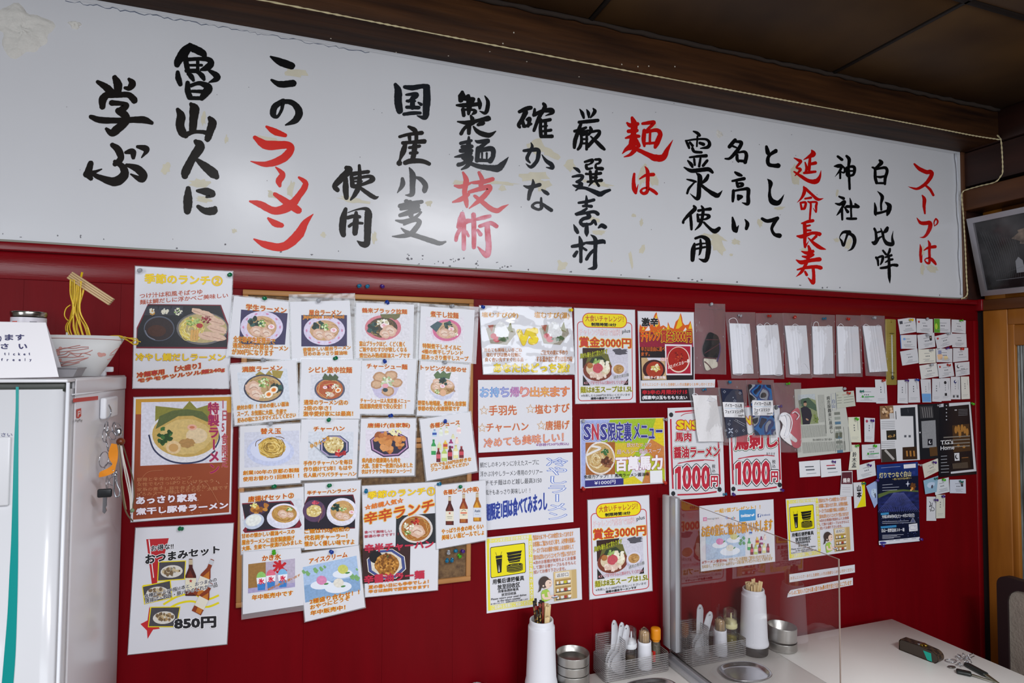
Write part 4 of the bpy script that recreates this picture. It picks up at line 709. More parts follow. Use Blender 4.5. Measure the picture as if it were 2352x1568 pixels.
def ph18(S):
    beer(S, 1092, 290, 90, 325, '#4a1d1c', '#6d2c22', '#e6e0cc', lambda S, x, y, w_: (star(S, x, y-30, 16, '#b02a2a'), S.line([(x-30, y+10), (x+30, y+10)], 4, '#55604c'), S.line([(x-24, y+28), (x+24, y+28)], 3, '#55604c')))
    beer(S, 1250, 262, 92, 330, '#8a3c22', '#b0652c', '#ece4cc', lambda S, x, y, w_: (S.line([(x-25, y-28), (x, y-44), (x+25, y-30)], 6, '#58603c', smooth=3), S.text('一番搾り', x-26, y+6, x+28, y+20, '#2c2c2c'), S.line([(x-36, y-8), (x+36, y-8)], 14, '#d9603c')))
    beer(S, 1402, 252, 88, 322, '#a86a24', '#d79a2c', '#d4d9e4', lambda S, x, y, w_: (S.text('Asahi', x-30, y-30, x+32, y-2, '#2a3860', b=.02), S.line([(x-24, y+24), (x+24, y+24)], 3, '#7c8494')))
menu('z4', 'menu card titled 各種ビール(中瓶) with three beer bottles, overhanging the cork board edge', [(930, 172), (1495, 112), (1508, 780), (943, 885)], .0190,
     [('各種ビール(中瓶)', 1022, 222, 1418, 285, -42)], [('やっぱり外食の時くらい', 1002, 662, 1472, 715, -62), ('美味しい瓶ビールでしょ', 1004, 728, 1478, 785, -62)], photo=ph18)
S = WS('z4', 'menu_poster', 'tall menu poster titled 季節のランチ① with two dark-plate dishes, hanging off the lower cork board', 'menu poster', [(105, 175), (980, 128), (955, 1343), (140, 1425)], .0164, lam=8)
S.poly([(490, 512), (935, 480), (935, 815), (482, 865)], '#26292e', m=pic('#2a2d33')); bowl(S, 712, 655, 190, 162, '#d9d3d0', '#a9682c', .13, [('pork', .05, .15, .5), ('white', -.4, -.2, .3), ('red', 0, -.5, .25), ('green', -.5, .3, .18)])
S.poly([(112, 880), (650, 850), (642, 1225), (112, 1275)], '#3a2424', m=pic('#3a2424'))
for k, (c, q) in enumerate((('#e6e0d4', 1), ('#44508a', .96), ('#dcd5c6', .8))): S.poly([(380+232*q*math.cos(i*math.pi/4+.3), 1055+182*q*math.sin(i*math.pi/4+.3)) for i in range(8)], c, m=pic(c))
S.ell(260, 975, 75, 70, '#1d1b20', m=pic('#1d1b20')); S.ell(385, 1060, 135, 125, '#a8702c', wob=.05, m=pic('#a8702c')); blobs(S, 385, 1060, 125, 112, 15, 120, ['#c08438', '#96601f', '#d79c4c', '#7a4a1a'], seed=12); blobs(S, 390, 960, 40, 25, 12, 14, ['#4a6a34', '#6c3a20'], seed=3)
YT, YO = '#f2d21a', ('#c88a0c', .048)
S.text('季節のランチ', 172, 240, 820, 320, YT, b=.03, o=YO, dv=-50); S.text('①', 840, 190, 925, 280, YT, b=.02, o=YO)
S.text('☆結構人気☆', 138, 390, 570, 448, '#d9661c', b=.02, dv=-86, o=('#f5b24a', .04)); S.text('辛辛ランチ', 132, 485, 915, 610, '#c24a1e', b=.03, dv=-170, dv2=-150, o=('#f6c33c', .07))
S.text('食べて美味しい', 132, 680, 440, 712, '#b8344a', b=.02, dv=-16); S.text('普通の辛さです！！', 132, 728, 515, 760, '#b8344a', b=.02, dv=-30)
S.text('辛半チャーハン', 135, 835, 908, 925, '#c02c48', b=.045, dv=-55); S.text('辛醤油ラー麺', 130, 1185, 805, 1275, '#c02c48', b=.045, dv=-62)
S.text('夏の暑い日にも辛辛でしょ！', 180, 1295, 855, 1335, '#d0781c', b=.03, dv=-68, o=('#f0b040', .05)); S.text('辛さは無料で変更できます！', 180, 1345, 855, 1382, '#d0781c', b=.03, dv=-60, o=('#f0b040', .05)); S.done()
# ---- left column
S = WS('L4', 'menu_poster', 'laminated poster titled 季節のランチ② with chilled noodle tray, upper left of the wall', 'menu poster', [(1162, 192), (1995, 238), (1962, 1238), (1140, 1235)], .0048, lam=7)
S.text('季節のランチ', 1242, 255, 1800, 335, YT, b=.03, o=YO, dv=18); S.text('②', 1818, 278, 1905, 358, YT, b=.02, o=YO)
BRN = '#b05040'
S.text('つけ汁は和風そばつゆ', 1198, 425, 1735, 468, BRN, b=.01, dv=-38, o=('#dc9070', .025)); S.text('麺は鯛だしに浮かべご美味しい', 1200, 480, 1955, 520, BRN, b=.01, dv=-60, o=('#dc9070', .025))
S.poly([(1268, 515), (1895, 522), (1958, 690), (1955, 900), (1168, 895), (1172, 720)], '#7a2030'); S.poly([(1275, 522), (1888, 530), (1945, 700), (1948, 885), (1172, 882), (1180, 730)], '#1f2026', m=pic('#25262c'))
for x, c in ((1303, '#c9923c'), (1412, '#d8d8cc'), (1520, '#9cb878')): S.poly([(x-70, 610), (x-45, 535), (x+50, 535), (x+52, 612)], '#3a3c46', m=pic('#3a3c46')); blobs(S, x+2, 580, 34 if x > 1350 else 18, 28, 9, 26, [c, '#e6e2d0'], seed=x)
S.ell(1365, 725, 132, 108, '#5a6272', n=28); S.ell(1365, 728, 124, 99, '#2c2428', n=28, m=pic('#33282a')); S.ell(1345, 745, 80, 50, '#4a2c22', m=pic('#4a2c22')); S.line([(1245, 740), (1270, 790), (1330, 822)], 5, '#8a90a4', smooth=4)
S.ell(1735, 725, 222, 140, '#6c6a6c', n=32, m=pic('#6c6a6c')); S.ell(1738, 722, 208, 126, '#b8a878', n=32, m=pic('#b8a878')); noods(S, 1640, 730, 110, 105, 60, 5, ['#e3d06a', '#d1b944', '#efe4a0'], 3)
for x, y, rx, ro in ((1700, 580, 60, .3), (1780, 610, 72, .4), (1850, 665, 80, .25), (1860, 730, 85, .25), (1800, 790, 95, .1), (1870, 805, 70, 0)): S.ell(x, y, rx, rx*.4, '#d9b8a2', rot=ro, wob=.1, m=pic('#d9b8a2')); S.line([(x-rx*.7, y-rx*.12), (x+rx*.7, y+rx*.28)], 4, '#a87c6c')
blobs(S, 1655, 665, 60, 35, 10, 40, ['#7fa050', '#b4c878'], seed=4); blobs(S, 1765, 650, 45, 30, 8, 26, ['#9c3040', '#7c2434'], seed=5); S.ell(1712, 700, 28, 20, '#b03a3c')
for x in (1648, 1672, 1695): S.line([(x, 735), (x-8, 830)], 20, '#d8a860', m=pic('#d8a860'))
S.text('冷やし鯛だしラーメン', 1165, 938, 1930, 1000, YT, b=.02, o=YO, dv=2)
S.text('冷麺専用', 1175, 1105, 1408, 1148, '#b02c20', b=.05, dv=-32, o=('#e8b030', .08)); S.text('【大盛り】', 1500, 1050, 1720, 1095, '#b02c20', b=.04, dv=-30, o=('#e8b030', .07)); S.text('モチモチツルツル麺240g', 1185, 1155, 1925, 1195, '#b02c20', b=.05, dv=-100, o=('#e8b030', .08)); S.done()
S = WS('L5', 'menu_poster', 'brown laminated poster titled 特製ラーメン with a nori-edged noodle bowl', 'menu poster', [(722, 30), (1258, 16), (1243, 655), (706, 700)], .0032, lam=4)
S.poly([(732, 38), (1248, 25), (1235, 648), (716, 688)], '#a2512c', m=mat('print_brown_gradient', '#a4502c', .35, h2='#8c3f24', scale=3)); S.poly([(732, 38), (1248, 25), (1246, 110), (731, 120)], '#c9952e')
S.poly([(762, 55), (1222, 48), (1215, 378), (756, 398)], '#d3d3e4', m=pic('#dcdcea'))
S.poly([(835, 195), (838, 75), (985, 90), (1022, 48), (1060, 88), (1120, 70), (1170, 230), (1110, 130), (985, 110), (900, 140)], '#8a8838', m=pic('#8a8838')); S.ell(995, 245, 196, 140, '#dfe0e6', n=32, rot=.05, m=pic('#e4e4ea'))
S.line([(802, 230), (830, 310), (900, 365), (990, 384), (1090, 368), (1160, 315)], 9, '#343a5c', smooth=5); S.line([(812, 270), (850, 335), (920, 372)], 5, '#343a5c', smooth=5); S.line([(1170, 200), (1182, 250), (1160, 300)], 8, '#343a5c', smooth=5)
S.ell(1000, 228, 180, 122, '#c9a95c', n=32, m=pic('#c9a95c')); S.poly([(838, 200), (860, 130), (930, 100), (1010, 92), (1090, 105), (1150, 160), (1115, 160), (1040, 128), (960, 130), (890, 170)], '#5c6838', m=pic('#5c6838')); S.ell(1000, 240, 140, 95, '#d8bc78', n=26, m=pic('#d8bc78'), wob=.04)
S.ell(1060, 235, 58, 42, '#e4cda6', m=pic('#e4cda6')); S.ell(1035, 190, 26, 16, '#e8b49c'); S.ell(1035, 190, 14, 7, '#d07c5c'); S.ell(935, 298, 40, 36, '#e0c08c', m=pic('#e6c898')); S.ell(935, 300, 26, 22, '#cfa264'); blobs(S, 888, 238, 36, 45, 12, 36, ['#2f5a2c', '#3f7034', '#254820'], seed=4); S.ell(1010, 275, 40, 24, '#b58c54', wob=.2, m=pic('#b58c54'))
S.vtext('特製ラーメン', 1150, 55, 445, 62, '#a01e5c', b=.03, o=('#e87c4c', .05), du=5); S.vtext('1日5食限定', 1211, 32, 408, 36, '#a8325c', b=.01, o=('#e89a6c', .03))
for i, (t, x1, dv) in enumerate((('豚骨と牛骨のWスープ', 1035, -10), ('女性でもさっぱりといけちゃう', 1150, -22), ('家系の煮干し豚牛骨まろやか', 1115, -16), ('とろみスープ麺はもちもち、太麺です', 1230, -40))): S.text(t, 738, 462+i*27, x1, 482+i*27, '#c8885c', b=.0, dv=dv)
R_ = random.Random(9)
for i in range(40): x, y = R_.uniform(740, 1225), R_.uniform(470, 660); S.ell(x, y, 2.5, 2.5, '#d8a884', n=6)
for q in ([(760, 470), (800, 430), (880, 420)], [(1180, 600), (1100, 480), (1040, 560), (1000, 650)], [(780, 640), (850, 540), (960, 600)]): S.line(q, 1.5, '#c88860', smooth=6)
S.text('あっさり家系', 735, 565, 1060, 605, '#efe9f4', b=.05, o=('#8a2440', .07), dv=-18, oo=None); S.text('煮干し豚骨ラーメン', 735, 628, 1228, 662, '#efe9f4', b=.05, o=('#8a2440', .07), dv=-36); S.done()
S = WS('L5', 'menu_poster', 'white poster titled おつまみセット with beer bottles and the price 850円, lower left', 'menu poster', [(732, 733), (1258, 707), (1222, 1357), (690, 1414)], .003, lam=4)
S.poly([(788, 793), (910, 787), (842, 1045), (820, 1048)], '#b8242c'); S.poly([(800, 795), (806, 795), (830, 1000), (826, 1002)], '#eef0f4'); S.poly([(805, 1155), (822, 1215), (862, 1275), (825, 1280), (795, 1330), (792, 1285), (757, 1250), (795, 1230)], '#c42a30')
for dy in (0, 40): S.line([(880, 1145+dy), (960, 1100+dy), (1040, 1088+dy), (1110, 1118+dy), (1180, 1095+dy)], 11, '#e8d81c', smooth=6); S.line([(770, 1042), (860, 1030), (920, 1012)], 4, '#e8d81c')
for q, c in ((((858, 918), (998, 912), (992, 1006), (852, 1015)), '#8d8678'), (((770, 1050), (915, 1018), (925, 1105), (782, 1140)), '#a39c8c'), (((815, 1162), (968, 1160), (948, 1262), (802, 1262)), '#b39468')):
    S.poly([(q[0][0]-5, q[0][1]-5), (q[1][0]+5, q[1][1]-5), (q[2][0]+5, q[2][1]+5), (q[3][0]-5, q[3][1]+5)], '#ecd91e'); S.poly(q, '#4a4a50', m=pic('#4c4a50')); cx = sum(p[0] for p in q)/4; cy = sum(p[1] for p in q)/4; S.ell(cx, cy+4, 60, 34, '#dcd8d0', rot=-.1); blobs(S, cx, cy+2, 46, 22, 10, 36, [c, '#cbb892', '#7a6448'], seed=int(cx))
beer(S, 1028, 898, 58, 200, '#4a1d1c', '#6d2c22', '#e8e2c8', lambda S, x, y, w_: star(S, x, y-16, 11, '#b02a2a'))
def beert(S, x0, y0, x1, y1, w_):
    d = Vector((x1-x0, y1-y0)); n = Vector((-d.y, d.x)).normalized()*w_/2; P = lambda t, k: (x0+d.x*t+n.x*k, y0+d.y*t+n.y*k)
    S.poly([P(0, .35), P(0, -.35), P(.25, -.38), P(.45, -1), P(1, -1), P(1, 1), P(.45, 1), P(.25, .38)], '#8a3c22', m=pic('#8a3c22')); S.poly([P(.3, -.3), P(.48, -.8), P(.98, -.8), P(.98, .2), P(.48, .4)], '#c8782c', m=pic('#c8782c')); S.poly([P(.5, -1), P(.82, -1), P(.82, 1), P(.5, 1)], '#e9e4d4'); S.poly([P(.02, -.36), P(.14, -.36), P(.14, .36), P(.02, .36)], '#c8ccd4')
beert(S, 1145, 902, 1065, 1098, 56); beert(S, 1140, 1030, 1058, 1190, 56)
BT = '#1c1c22'; S.text('お得な!!', 815, 828, 935, 858, BT, b=.03, dv=-14, o=('#f4f4f8', .09)); S.text('おつまみセット', 785, 878, 1182, 928, BT, b=.045, dv=-50, dv2=-62, o=('#f4f4f8', .1))
S.text('各種ビール(中瓶)1本と、おつまみの', 778, 1090, 1168, 1115, BT, b=.02, dv=-92, o=('#f4f4f8', .07)); S.text('唐揚げ・餃子・豚バラのどれか一品', 782, 1115, 1172, 1140, BT, b=.02, dv=-92, o=('#f4f4f8', .07)); S.text('850円', 942, 1222, 1162, 1278, '#26262c', b=.05, dv=-12, o=('#f4f4f8', .1)); S.done()
# ---- centre column
S = WS('z5', 'menu_poster', 'glossy laminated rice-ball poster with large yellow VS and question あなたはどっち派?', 'menu poster', [(62, 66), (675, 78), (698, 520), (88, 518)], .006, lam=(4, 6, 4, 5), rough=.2)
for cx in (205, 560):
    S.poly([(cx-100, 215), (cx-40, 190), (cx+90, 215), (cx+100, 250), (cx+40, 325), (cx-70, 315)], '#9a9484', m=pic('#a39c8c')); S.poly([(cx-88, 195), (cx-48, 190), (cx-60, 240)], '#a8543c', m=pic('#a8543c')); S.poly([(cx+40, 225), (cx+65, 170), (cx+80, 240)], '#7c7c3c', m=pic('#7c7c3c'))
    S.poly([(cx-8, 165), (cx+25, 180), (cx+55, 240), (cx+48, 272), (cx-30, 278), (cx-48, 262), (cx-35, 195)], '#e6e8ea', m=pic('#eceef0')); S.ell(cx-50, 265, 20, 18, '#c4404c'); S.ell(cx-28, 288, 24, 20, '#cc4450'); blobs(S, cx+25, 285, 38, 12, 11, 18, ['#4a6a34', '#3c5a2c'], seed=cx)
S.text('塩むすび(冷)', 78, 105, 320, 145, '#d8a02c', b=.01, dv=4, o=('#c4742c', .03)); S.text('塩むすび(温)', 428, 105, 662, 150, '#d8a02c', b=.01, dv=4, o=('#c4742c', .03)); S.text('VS', 320, 232, 445, 322, '#f0d816', b=.08, dv=-12, o=('#d8a81c', .1))
for i, (t, x0, x1) in enumerate((('冷めても美味しい手ごね', 92, 345), ('塩むすびは熱々拉麺に', 108, 340), ('良く合い先すすぐ出る品', 100, 355))): S.text(t, x0, 345+i*32, x1, 372+i*32, '#c8802c', b=.0, o=('#b8602c', .018))
S.text('ご注文の度に手作り', 472, 360, 650, 390, '#c8802c', b=0, o=('#b8602c', .018)); S.text('する温かおにぎりは塩の味', 442, 400, 682, 438, '#c8802c', b=0, o=('#b8602c', .018)); S.text('あなたはどっち派?', 158, 448, 662, 508, '#eed51a', b=.035, o=('#a88a1c', .06)); S.done()
mf = MB(); GF = film('glossy_wavy_laminate', .995, rough=.07, bump=.25, bscale=14, gl=.03, fk=1.3); q = [S.at(*p, -.0068) for p in S.c]; vs = []
for j in range(25):
    for i in range(21): u, v = i/20, j/24; vs.append(q[0]*(1-u)*(1-v)+q[1]*u*(1-v)+q[2]*u*v+q[3]*(1-u)*v-Vector((0, .0018+.0009*math.sin(v*21+2*math.sin(u*5))+.0006*math.sin(u*9+v*13), 0)))
mf.add(vs, [(j*21+i, j*21+i+1, (j+1)*21+i+1, (j+1)*21+i) for j in range(24) for i in range(20)], GF, True); mf.build('laminate_front', S.o)
S = WS('z5', 'menu_poster', 'take-away poster お持ち帰り出来ます listing four starred dishes', 'menu poster', [(53, 560), (677, 557), (681, 1012), (55, 1043)], .003, rough=.45, lam=2)
for i, g in enumerate('お持ち帰り出来ます'): S.text(g, 66+i*67, 608-i*.5, 126+i*67, 672-i*.5, ['#9ccbe8', '#8fc4e4', '#a4b4e0', '#d89cc0', '#e8a48c', '#ecb06a', '#ecb85a', '#e8a060', '#e49058'][i], b=.0, o=(['#5a6ac4', '#5a6ac4', '#6a64b8', '#8a54a0', '#c45a6c', '#cc6a3c', '#cc6a3c', '#cc5c3c', '#cc5c3c'][i], .04))
for t, x0, y0, x1, y1, dv in (('手羽先', 125, 730, 310, 795, -4), ('塩むすび', 432, 725, 662, 785, -12), ('チャーハン', 108, 850, 388, 905, -8), ('唐揚げ', 502, 832, 662, 892, -6)): S.text(t, x0, y0, x1, y1, '#c4503c', b=.0, o=('#e0a04c', .025), dv=dv)
for x, y in ((92, 762), (402, 752), (80, 878), (474, 862)):
    q = [(x+(29 if i % 2 == 0 else 12)*math.sin(i*math.pi/5), y-(31 if i % 2 == 0 else 13)*math.cos(i*math.pi/5)) for i in range(10)]; S.line(q, 3.4, '#dca034', closed=True)
S.text('冷めても美味しい！', 92, 950, 622, 1010, '#ecb08c', b=0, o=('#c8503c', .035), dv=-42); S.text('※容器代30円(税込)', 440, 982, 658, 1003, '#a06aa8', b=.01, dv=-8); S.done()
S = WS('z5', 'menu_poster', 'poster with outlined blue vertical 冷やしラーメン and blue slanted slogan', 'menu poster', [(57, 1077), (682, 1040), (688, 1505), (62, 1565)], .003, rough=.45)
for i, (t, x0, x1, dv) in enumerate((('鯛だしのキンキンに冷えたスープに', 66, 458, -20), ('浮かぶ冷やしラーメン専用のクリアー', 66, 482, -16), ('モチモチ麺はのど越し最高3150', 72, 476, -22), ('風汁もあっさり美味しい！！', 98, 400, -14))): S.text(t, x0, 1108+i*61, x1, 1144+i*61, '#26282e', b=.004, dv=dv)
S.vtext('冷やしラーメン', 580, 1075, 1495, 150, '#e9ecf6', b=0, o=('#3f6ac4', .035)); S.text('夏期限定1回は食べてみまっし', 70, 1395, 512, 1505, '#2c3c94', b=.035, dv=-95, dv2=-80, o=('#7a9ce0', .05)); S.done()
# ---- challenge posters
def challenge(z, c, label, f, off=.003):
    """f maps poster coordinates 0..100 to crop coordinates"""
    S = WS(z, 'challenge_poster', label, 'poster', c, off, lam=7, group='big-eating challenge posters')
    o_at = S.at; S.pt = lambda u, v, l=0: o_at(*f(u, v), -(S.off+S.th+l*STEP)); S.ar = 1.5
    rr = lambda x0, y0, x1, y1, r: [(x+r*math.cos(a), y+r/1.5*math.sin(a)) for x, y, a0 in ((x1-r, y0+r/1.5, -90), (x1-r, y1-r/1.5, 0), (x0+r, y1-r/1.5, 90), (x0+r, y0+r/1.5, 180)) for a in [math.radians(a0+k*15) for k in range(7)]]
    S.line(rr(5, 14, 95, 97, 6), 1.3, '#c4383c', closed=True); S.poly(rr(13, 4.5, 87, 20, 11), '#c4383c'); S.poly(rr(14.2, 5.3, 85.8, 19.2, 10), '#efdc18')
    S.text('大食いチャレンジ！', 18, 6.8, 81, 13.6, '#b4402c', b=.012); S.text('制限時間18分', 28, 14.8, 69, 18.2, '#2a2a20', b=.05)
    S.text('チャレンジ成功で無料！', 8, 21.2, 78, 28.3, '#f4eef0', b=-.002, o=('#c0304c', .022)); S.text('plus', 79, 21.5, 92, 26.5, '#2c2c30', b=.01, dv=-1)
    S.text('賞金3000円', 8, 29.8, 93, 40.5, '#c4402c', b=.03, o=('#eed020', .07), dv=.8)
    S.rect(13, 41.5, 88, 81, '#cfcdd8', m=pic('#cfcdda')); S.poly([(13, 41.5), (50, 41.5), (45, 50), (13, 63)], '#3a2420', m=pic('#3a2420')); S.poly([(13, 70), (25, 81), (13, 81)], '#2a2422'); S.ell(75, 45, 12, 3, '#56555f', wob=.3, m=pic('#56555f')); S.poly([(88, 74), (88, 81), (80, 81)], '#2a2422')
    S.poly([(17, 60), (22, 50), (45, 47), (55, 48), (58, 55), (62, 62), (54, 66), (20, 66)], '#6a6a34', m=pic('#6a6a34')); S.ell(38, 65, 24.5, 11.5, '#7c3c2c', n=28, m=pic('#7c3c2c')); S.ell(38.5, 63.5, 20, 9, '#d9c8a8', n=26, m=pic('#d9c8a8'))
    S.poly([(22, 59), (28, 52), (44, 50), (54, 56), (50, 60), (38, 56)], '#34402c', m=pic('#34402c')); blobs(S, 47, 61, 9, 6, 2.6, 26, ['#e8e2c8', '#f2eeda'], seed=3); blobs(S, 38, 70, 13, 3.4, 3.2, 20, ['#ecd9cc', '#dcc0b0'], seed=8); S.ell(38, 62.5, 8.5, 5.2, '#c4525c', wob=.1, m=pic('#c4525c')); S.ell(25, 60, 5, 3, '#b07440', m=pic('#b07440')); blobs(S, 36, 55.5, 5, 2, 1.6, 18, ['#7ca04c', '#a0bc6c'], seed=4)
    S.ell(72.5, 66, 12.5, 8, '#b8b4cc', m=pic('#b8b4cc')); S.ell(72.5, 64, 12, 6.8, '#dcd8e6', n=24); S.ell(72.5, 64, 9, 5, '#b98c54', n=22, m=pic('#b98c54')); noods(S, 72.5, 64, 8, 4.4, 20, .7, ['#d8b274', '#94682f'], 4)
    S.text('具材も麺も全て変わります', 9, 47.5, 54, 53, '#b8bc2c', b=.02, o=('#4a4c1c', .06), dv=-5.5); S.text('通常の屋台麺', 64, 71, 89, 74.5, '#3c3c40', b=.01, o=('#e8e8ec', .07), dv=-3); S.text('※スープまできちんと飲み干してください', 15, 76.5, 87, 80, '#e8c0cc', b=.0, o=('#b02c40', .03), dv=-.3)
    S.text('麺は8玉スープは1.5L', 9, 82.3, 95, 88.8, '#33361c', b=.0, o=('#e2dc2c', .035), dv=-.4); S.text('※失敗したら2000円お支払いくださいませ', 10, 90.4, 91, 93, '#46464c', b=.0, dv=-.3); S.text('通常の屋台ラーメンです', 26, 93.6, 75, 96, '#26262c', b=.04, dv=-.3); S.done()
def bil(c): return lambda u, v: tuple(c[0][k]*(1-u/100)*(1-v/100)+c[1][k]*u/100*(1-v/100)+c[2][k]*u/100*v/100+c[3][k]*(1-u/100)*v/100 for k in (0, 1))
c_ = [(118, 108), (978, 135), (990, 1447), (133, 1467)]; challenge('z6', c_, 'upper 大食いチャレンジ！ 賞金3000円 poster, left of the flame poster', bil(c_))
c_ = [(217, 1082), (828, 1033), (862, 1985), (238, 2073)]; challenge('z7', c_, 'lower 大食いチャレンジ！ 賞金3000円 poster, left of the clear partition', bil(c_))
S = WS('z6', 'flame_poster', 'red and black poster titled 激辛チャレンジ賞金3000円 with printed flames', 'poster', [(1020, 152), (1815, 170), (1828, 1440), (1052, 1450)], .0034, lam=8)
S.poly([(1040, 420), (1800, 420), (1812, 700), (1816, 800), (1055, 800), (1043, 600)], '#8e1c34', m=pic('#92203a')); S.poly([(1046, 660), (1815, 660), (1816, 1060), (1816, 1420), (1066, 1430)], '#1e1a1e', m=pic('#241c22'))
S.poly([(1040, 420), (1050, 330), (1075, 370), (1100, 330), (1140, 380), (1180, 300), (1215, 340), (1240, 250), (1270, 180), (1290, 165), (1300, 230), (1330, 300), (1340, 370), (1385, 350), (1440, 390), (1450, 300), (1480, 380), (1530, 400), (1560, 300), (1600, 260), (1630, 175), (1650, 240), (1660, 310), (1690, 350), (1740, 340), (1770, 285), (1800, 420), (1800, 450), (1040, 450)], '#d9601c')
for q in ([(1250, 340), (1262, 260), (1290, 190), (1300, 260), (1320, 340), (1285, 380)], [(1560, 400), (1590, 300), (1625, 200), (1640, 290), (1655, 350), (1600, 400)], [(1740, 400), (1770, 310), (1790, 400)], [(1080, 420), (1100, 360), (1120, 410)], [(1430, 410), (1452, 340), (1475, 410)]): S.poly(q, '#ecc024')
for q in ([(1120, 430), (1180, 350), (1200, 430)], [(1340, 440), (1390, 380), (1420, 440)], [(1660, 440), (1700, 380), (1730, 440)]): S.poly(q, '#f2e4e0')
S.text('激辛', 1078, 248, 1308, 362, '#1c1c1e', b=.05, o=('#f0eef2', .07)); S.text('チャレンジ', 1068, 435, 1340, 590, '#e8401c', b=.04, oo=('#241c10', .1), o=('#f0d020', .075), dv=-20); S.text('賞金3000円', 1355, 410, 1785, 590, '#b0242c', b=.03, oo=('#241c10', .1), o=('#f0d020', .075), dv=5)
S.text('辛さは自由に選べ', 1068, 655, 1405, 720, '#c8642c', b=.03, o=('#5c2018', .06)); S.text('ます。', 1070, 735, 1190, 785, '#c8642c', b=.03, o=('#5c2018', .06))
S.poly([(1405, 620), (1788, 628), (1792, 1060), (1418, 1060)], '#e4e0e8'); S.poly([(1425, 645), (1768, 650), (1772, 1038), (1437, 1038)], '#a81c34', m=pic('#b01e38')); S.ell(1600, 840, 160, 185, '#ecdccc', n=32); S.ell(1598, 835, 148, 170, '#a8241c', n=32, m=pic('#a8241c')); blobs(S, 1590, 800, 70, 60, 14, 20, ['#c4502c', '#7c1418'], seed=3)
S.text('Eスパイスら～麺', 1455, 925, 1760, 975, '#f4e8e0', b=.03, o=('#c02c2c', .05), dv=-100)
S.poly([(1070, 812), (1400, 812), (1432, 1128), (1084, 1128)], '#c8a87c', m=pic('#c8a87c')); S.poly([(1150, 812), (1400, 812), (1410, 860), (1170, 850)], '#d8d4e0'); S.ell(1250, 980, 160, 140, '#3c1c20', n=28, m=pic('#3c1c20')); S.ell(1260, 985, 122, 118, '#a83c24', n=28, m=pic('#a83c24')); blobs(S, 1275, 960, 60, 55, 14, 40, ['#e0d890', '#d4c468', '#f0ecc8'], seed=7)
S.text('特製タイ激辛麺', 1110, 1072, 1415, 1112, '#f0e8e8', b=.03, o=('#c07c54', .05)); S.text('or', 1350, 815, 1440, 860, '#f0d0c8', b=.03, o=('#d04c3c', .05))
S.text('辛3辛の月限分け15', 1085, 1275, 1720, 1335, '#b82030', b=.05, o=('#5c0c10', .08), dv=-10); S.text('(超激辛)3玉もちもち太い', 1085, 1352, 1722, 1410, '#e8e8ee', b=.04); S.done()
GRL = 'おろしニンニク・おろし生姜欲しい方は遠慮なくお申し付けください'
S = WS('z6', 'paper_strip', 'narrow paper strip of orange writing pinned across the flame poster', 'paper strip', [(1062, 1136), (2120, 1120), (2115, 1235), (1064, 1253)], .0062); S.text(GRL, 1085, 1172, 2112, 1215, '#d8902c', b=.004, o=('#c8742c', .015), dv=-4); S.done()
S = WS('y2', 'paper_strip', 'upper of two narrow strips of orange writing low on the wall behind the partition', 'paper strip', [(1395, 1015), (2163, 900), (2165, 992), (1397, 1110)], .003); S.text(GRL, 1410, 1042, 2150, 1080, '#c8883c', b=.004, o=('#b8743c', .015), dv=-105); S.done()
S = WS('y2', 'paper_strip', 'lower of two narrow strips with bold orange writing, its left corner cut off', 'paper strip', [(1410, 1200), (2140, 1053), (2142, 1140), (1370, 1286), (1380, 1240)], .003); S.text('トイレのご案内入り口から真っ直ぐ10m奥の突き当たり左側にございます', 1390, 1212, 2125, 1268, '#dca01c', b=.004, o=('#b8502c', .03), dv=-130); S.done()
# ---- SNS poster
S = WS('z7', 'menu_poster', 'yellow-green poster titled SNS限定裏メニュー offering 百萬馬力 for ¥1000', 'menu poster', [(140, 272), (983, 255), (997, 912), (145, 965)], .003, rough=.3)
S.poly([(150, 282), (440, 276), (350, 500), (195, 500), (195, 958), (152, 960)], '#9aa8dc', m=pic('#a4b0e0')); S.poly([(440, 276), (900, 262), (850, 430), (780, 580), (700, 700), (600, 920), (575, 925), (575, 870), (490, 800), (490, 500), (350, 500)], '#9cbc2c', m=pic('#a2c030'))
S.poly([(900, 262), (975, 260), (982, 545), (850, 470), (850, 430)], '#e0cc28', m=pic('#e0cc28')); S.poly([(850, 470), (982, 545), (988, 780), (820, 600), (780, 580)], '#cc8444', m=pic('#cc8444')); S.poly([(820, 600), (988, 780), (990, 905), (760, 915), (800, 760), (720, 690)], '#b8c034', m=pic('#b8c034')); S.poly([(575, 925), (575, 870), (680, 840), (780, 915)], '#dccc2c', m=pic('#dccc2c')); S.poly([(490, 510), (780, 510), (700, 600), (610, 720), (490, 720)], '#d4bc38', m=pic('#d4bc38')); S.poly([(760, 915), (810, 790), (985, 880), (988, 905)], '#c88048', m=pic('#c88048'))
S.poly([(195, 505), (490, 500), (492, 822), (198, 830)], '#a4602c', m=pic('#a4602c')); bowl(S, 343, 660, 148, 165, '#e6ded8', '#c09a62', .1, [('green', .3, -.4, .2), ('pork', .5, .2, .3)]); noods(S, 300, 670, 90, 110, 40, 5, ['#e0cc98', '#ceb074', '#f0e2bc'], 4); blobs(S, 410, 700, 60, 50, 16, 40, ['#7c4c34', '#965c40', '#5c3424'], seed=9); blobs(S, 390, 600, 30, 30, 12, 20, ['#2f5a34', '#3f7040'], seed=2); S.line([(200, 635), (270, 600), (345, 560), (250, 540)], 22, '#e8e4e0', smooth=4)
WO = ('#e8eaf6', .085)
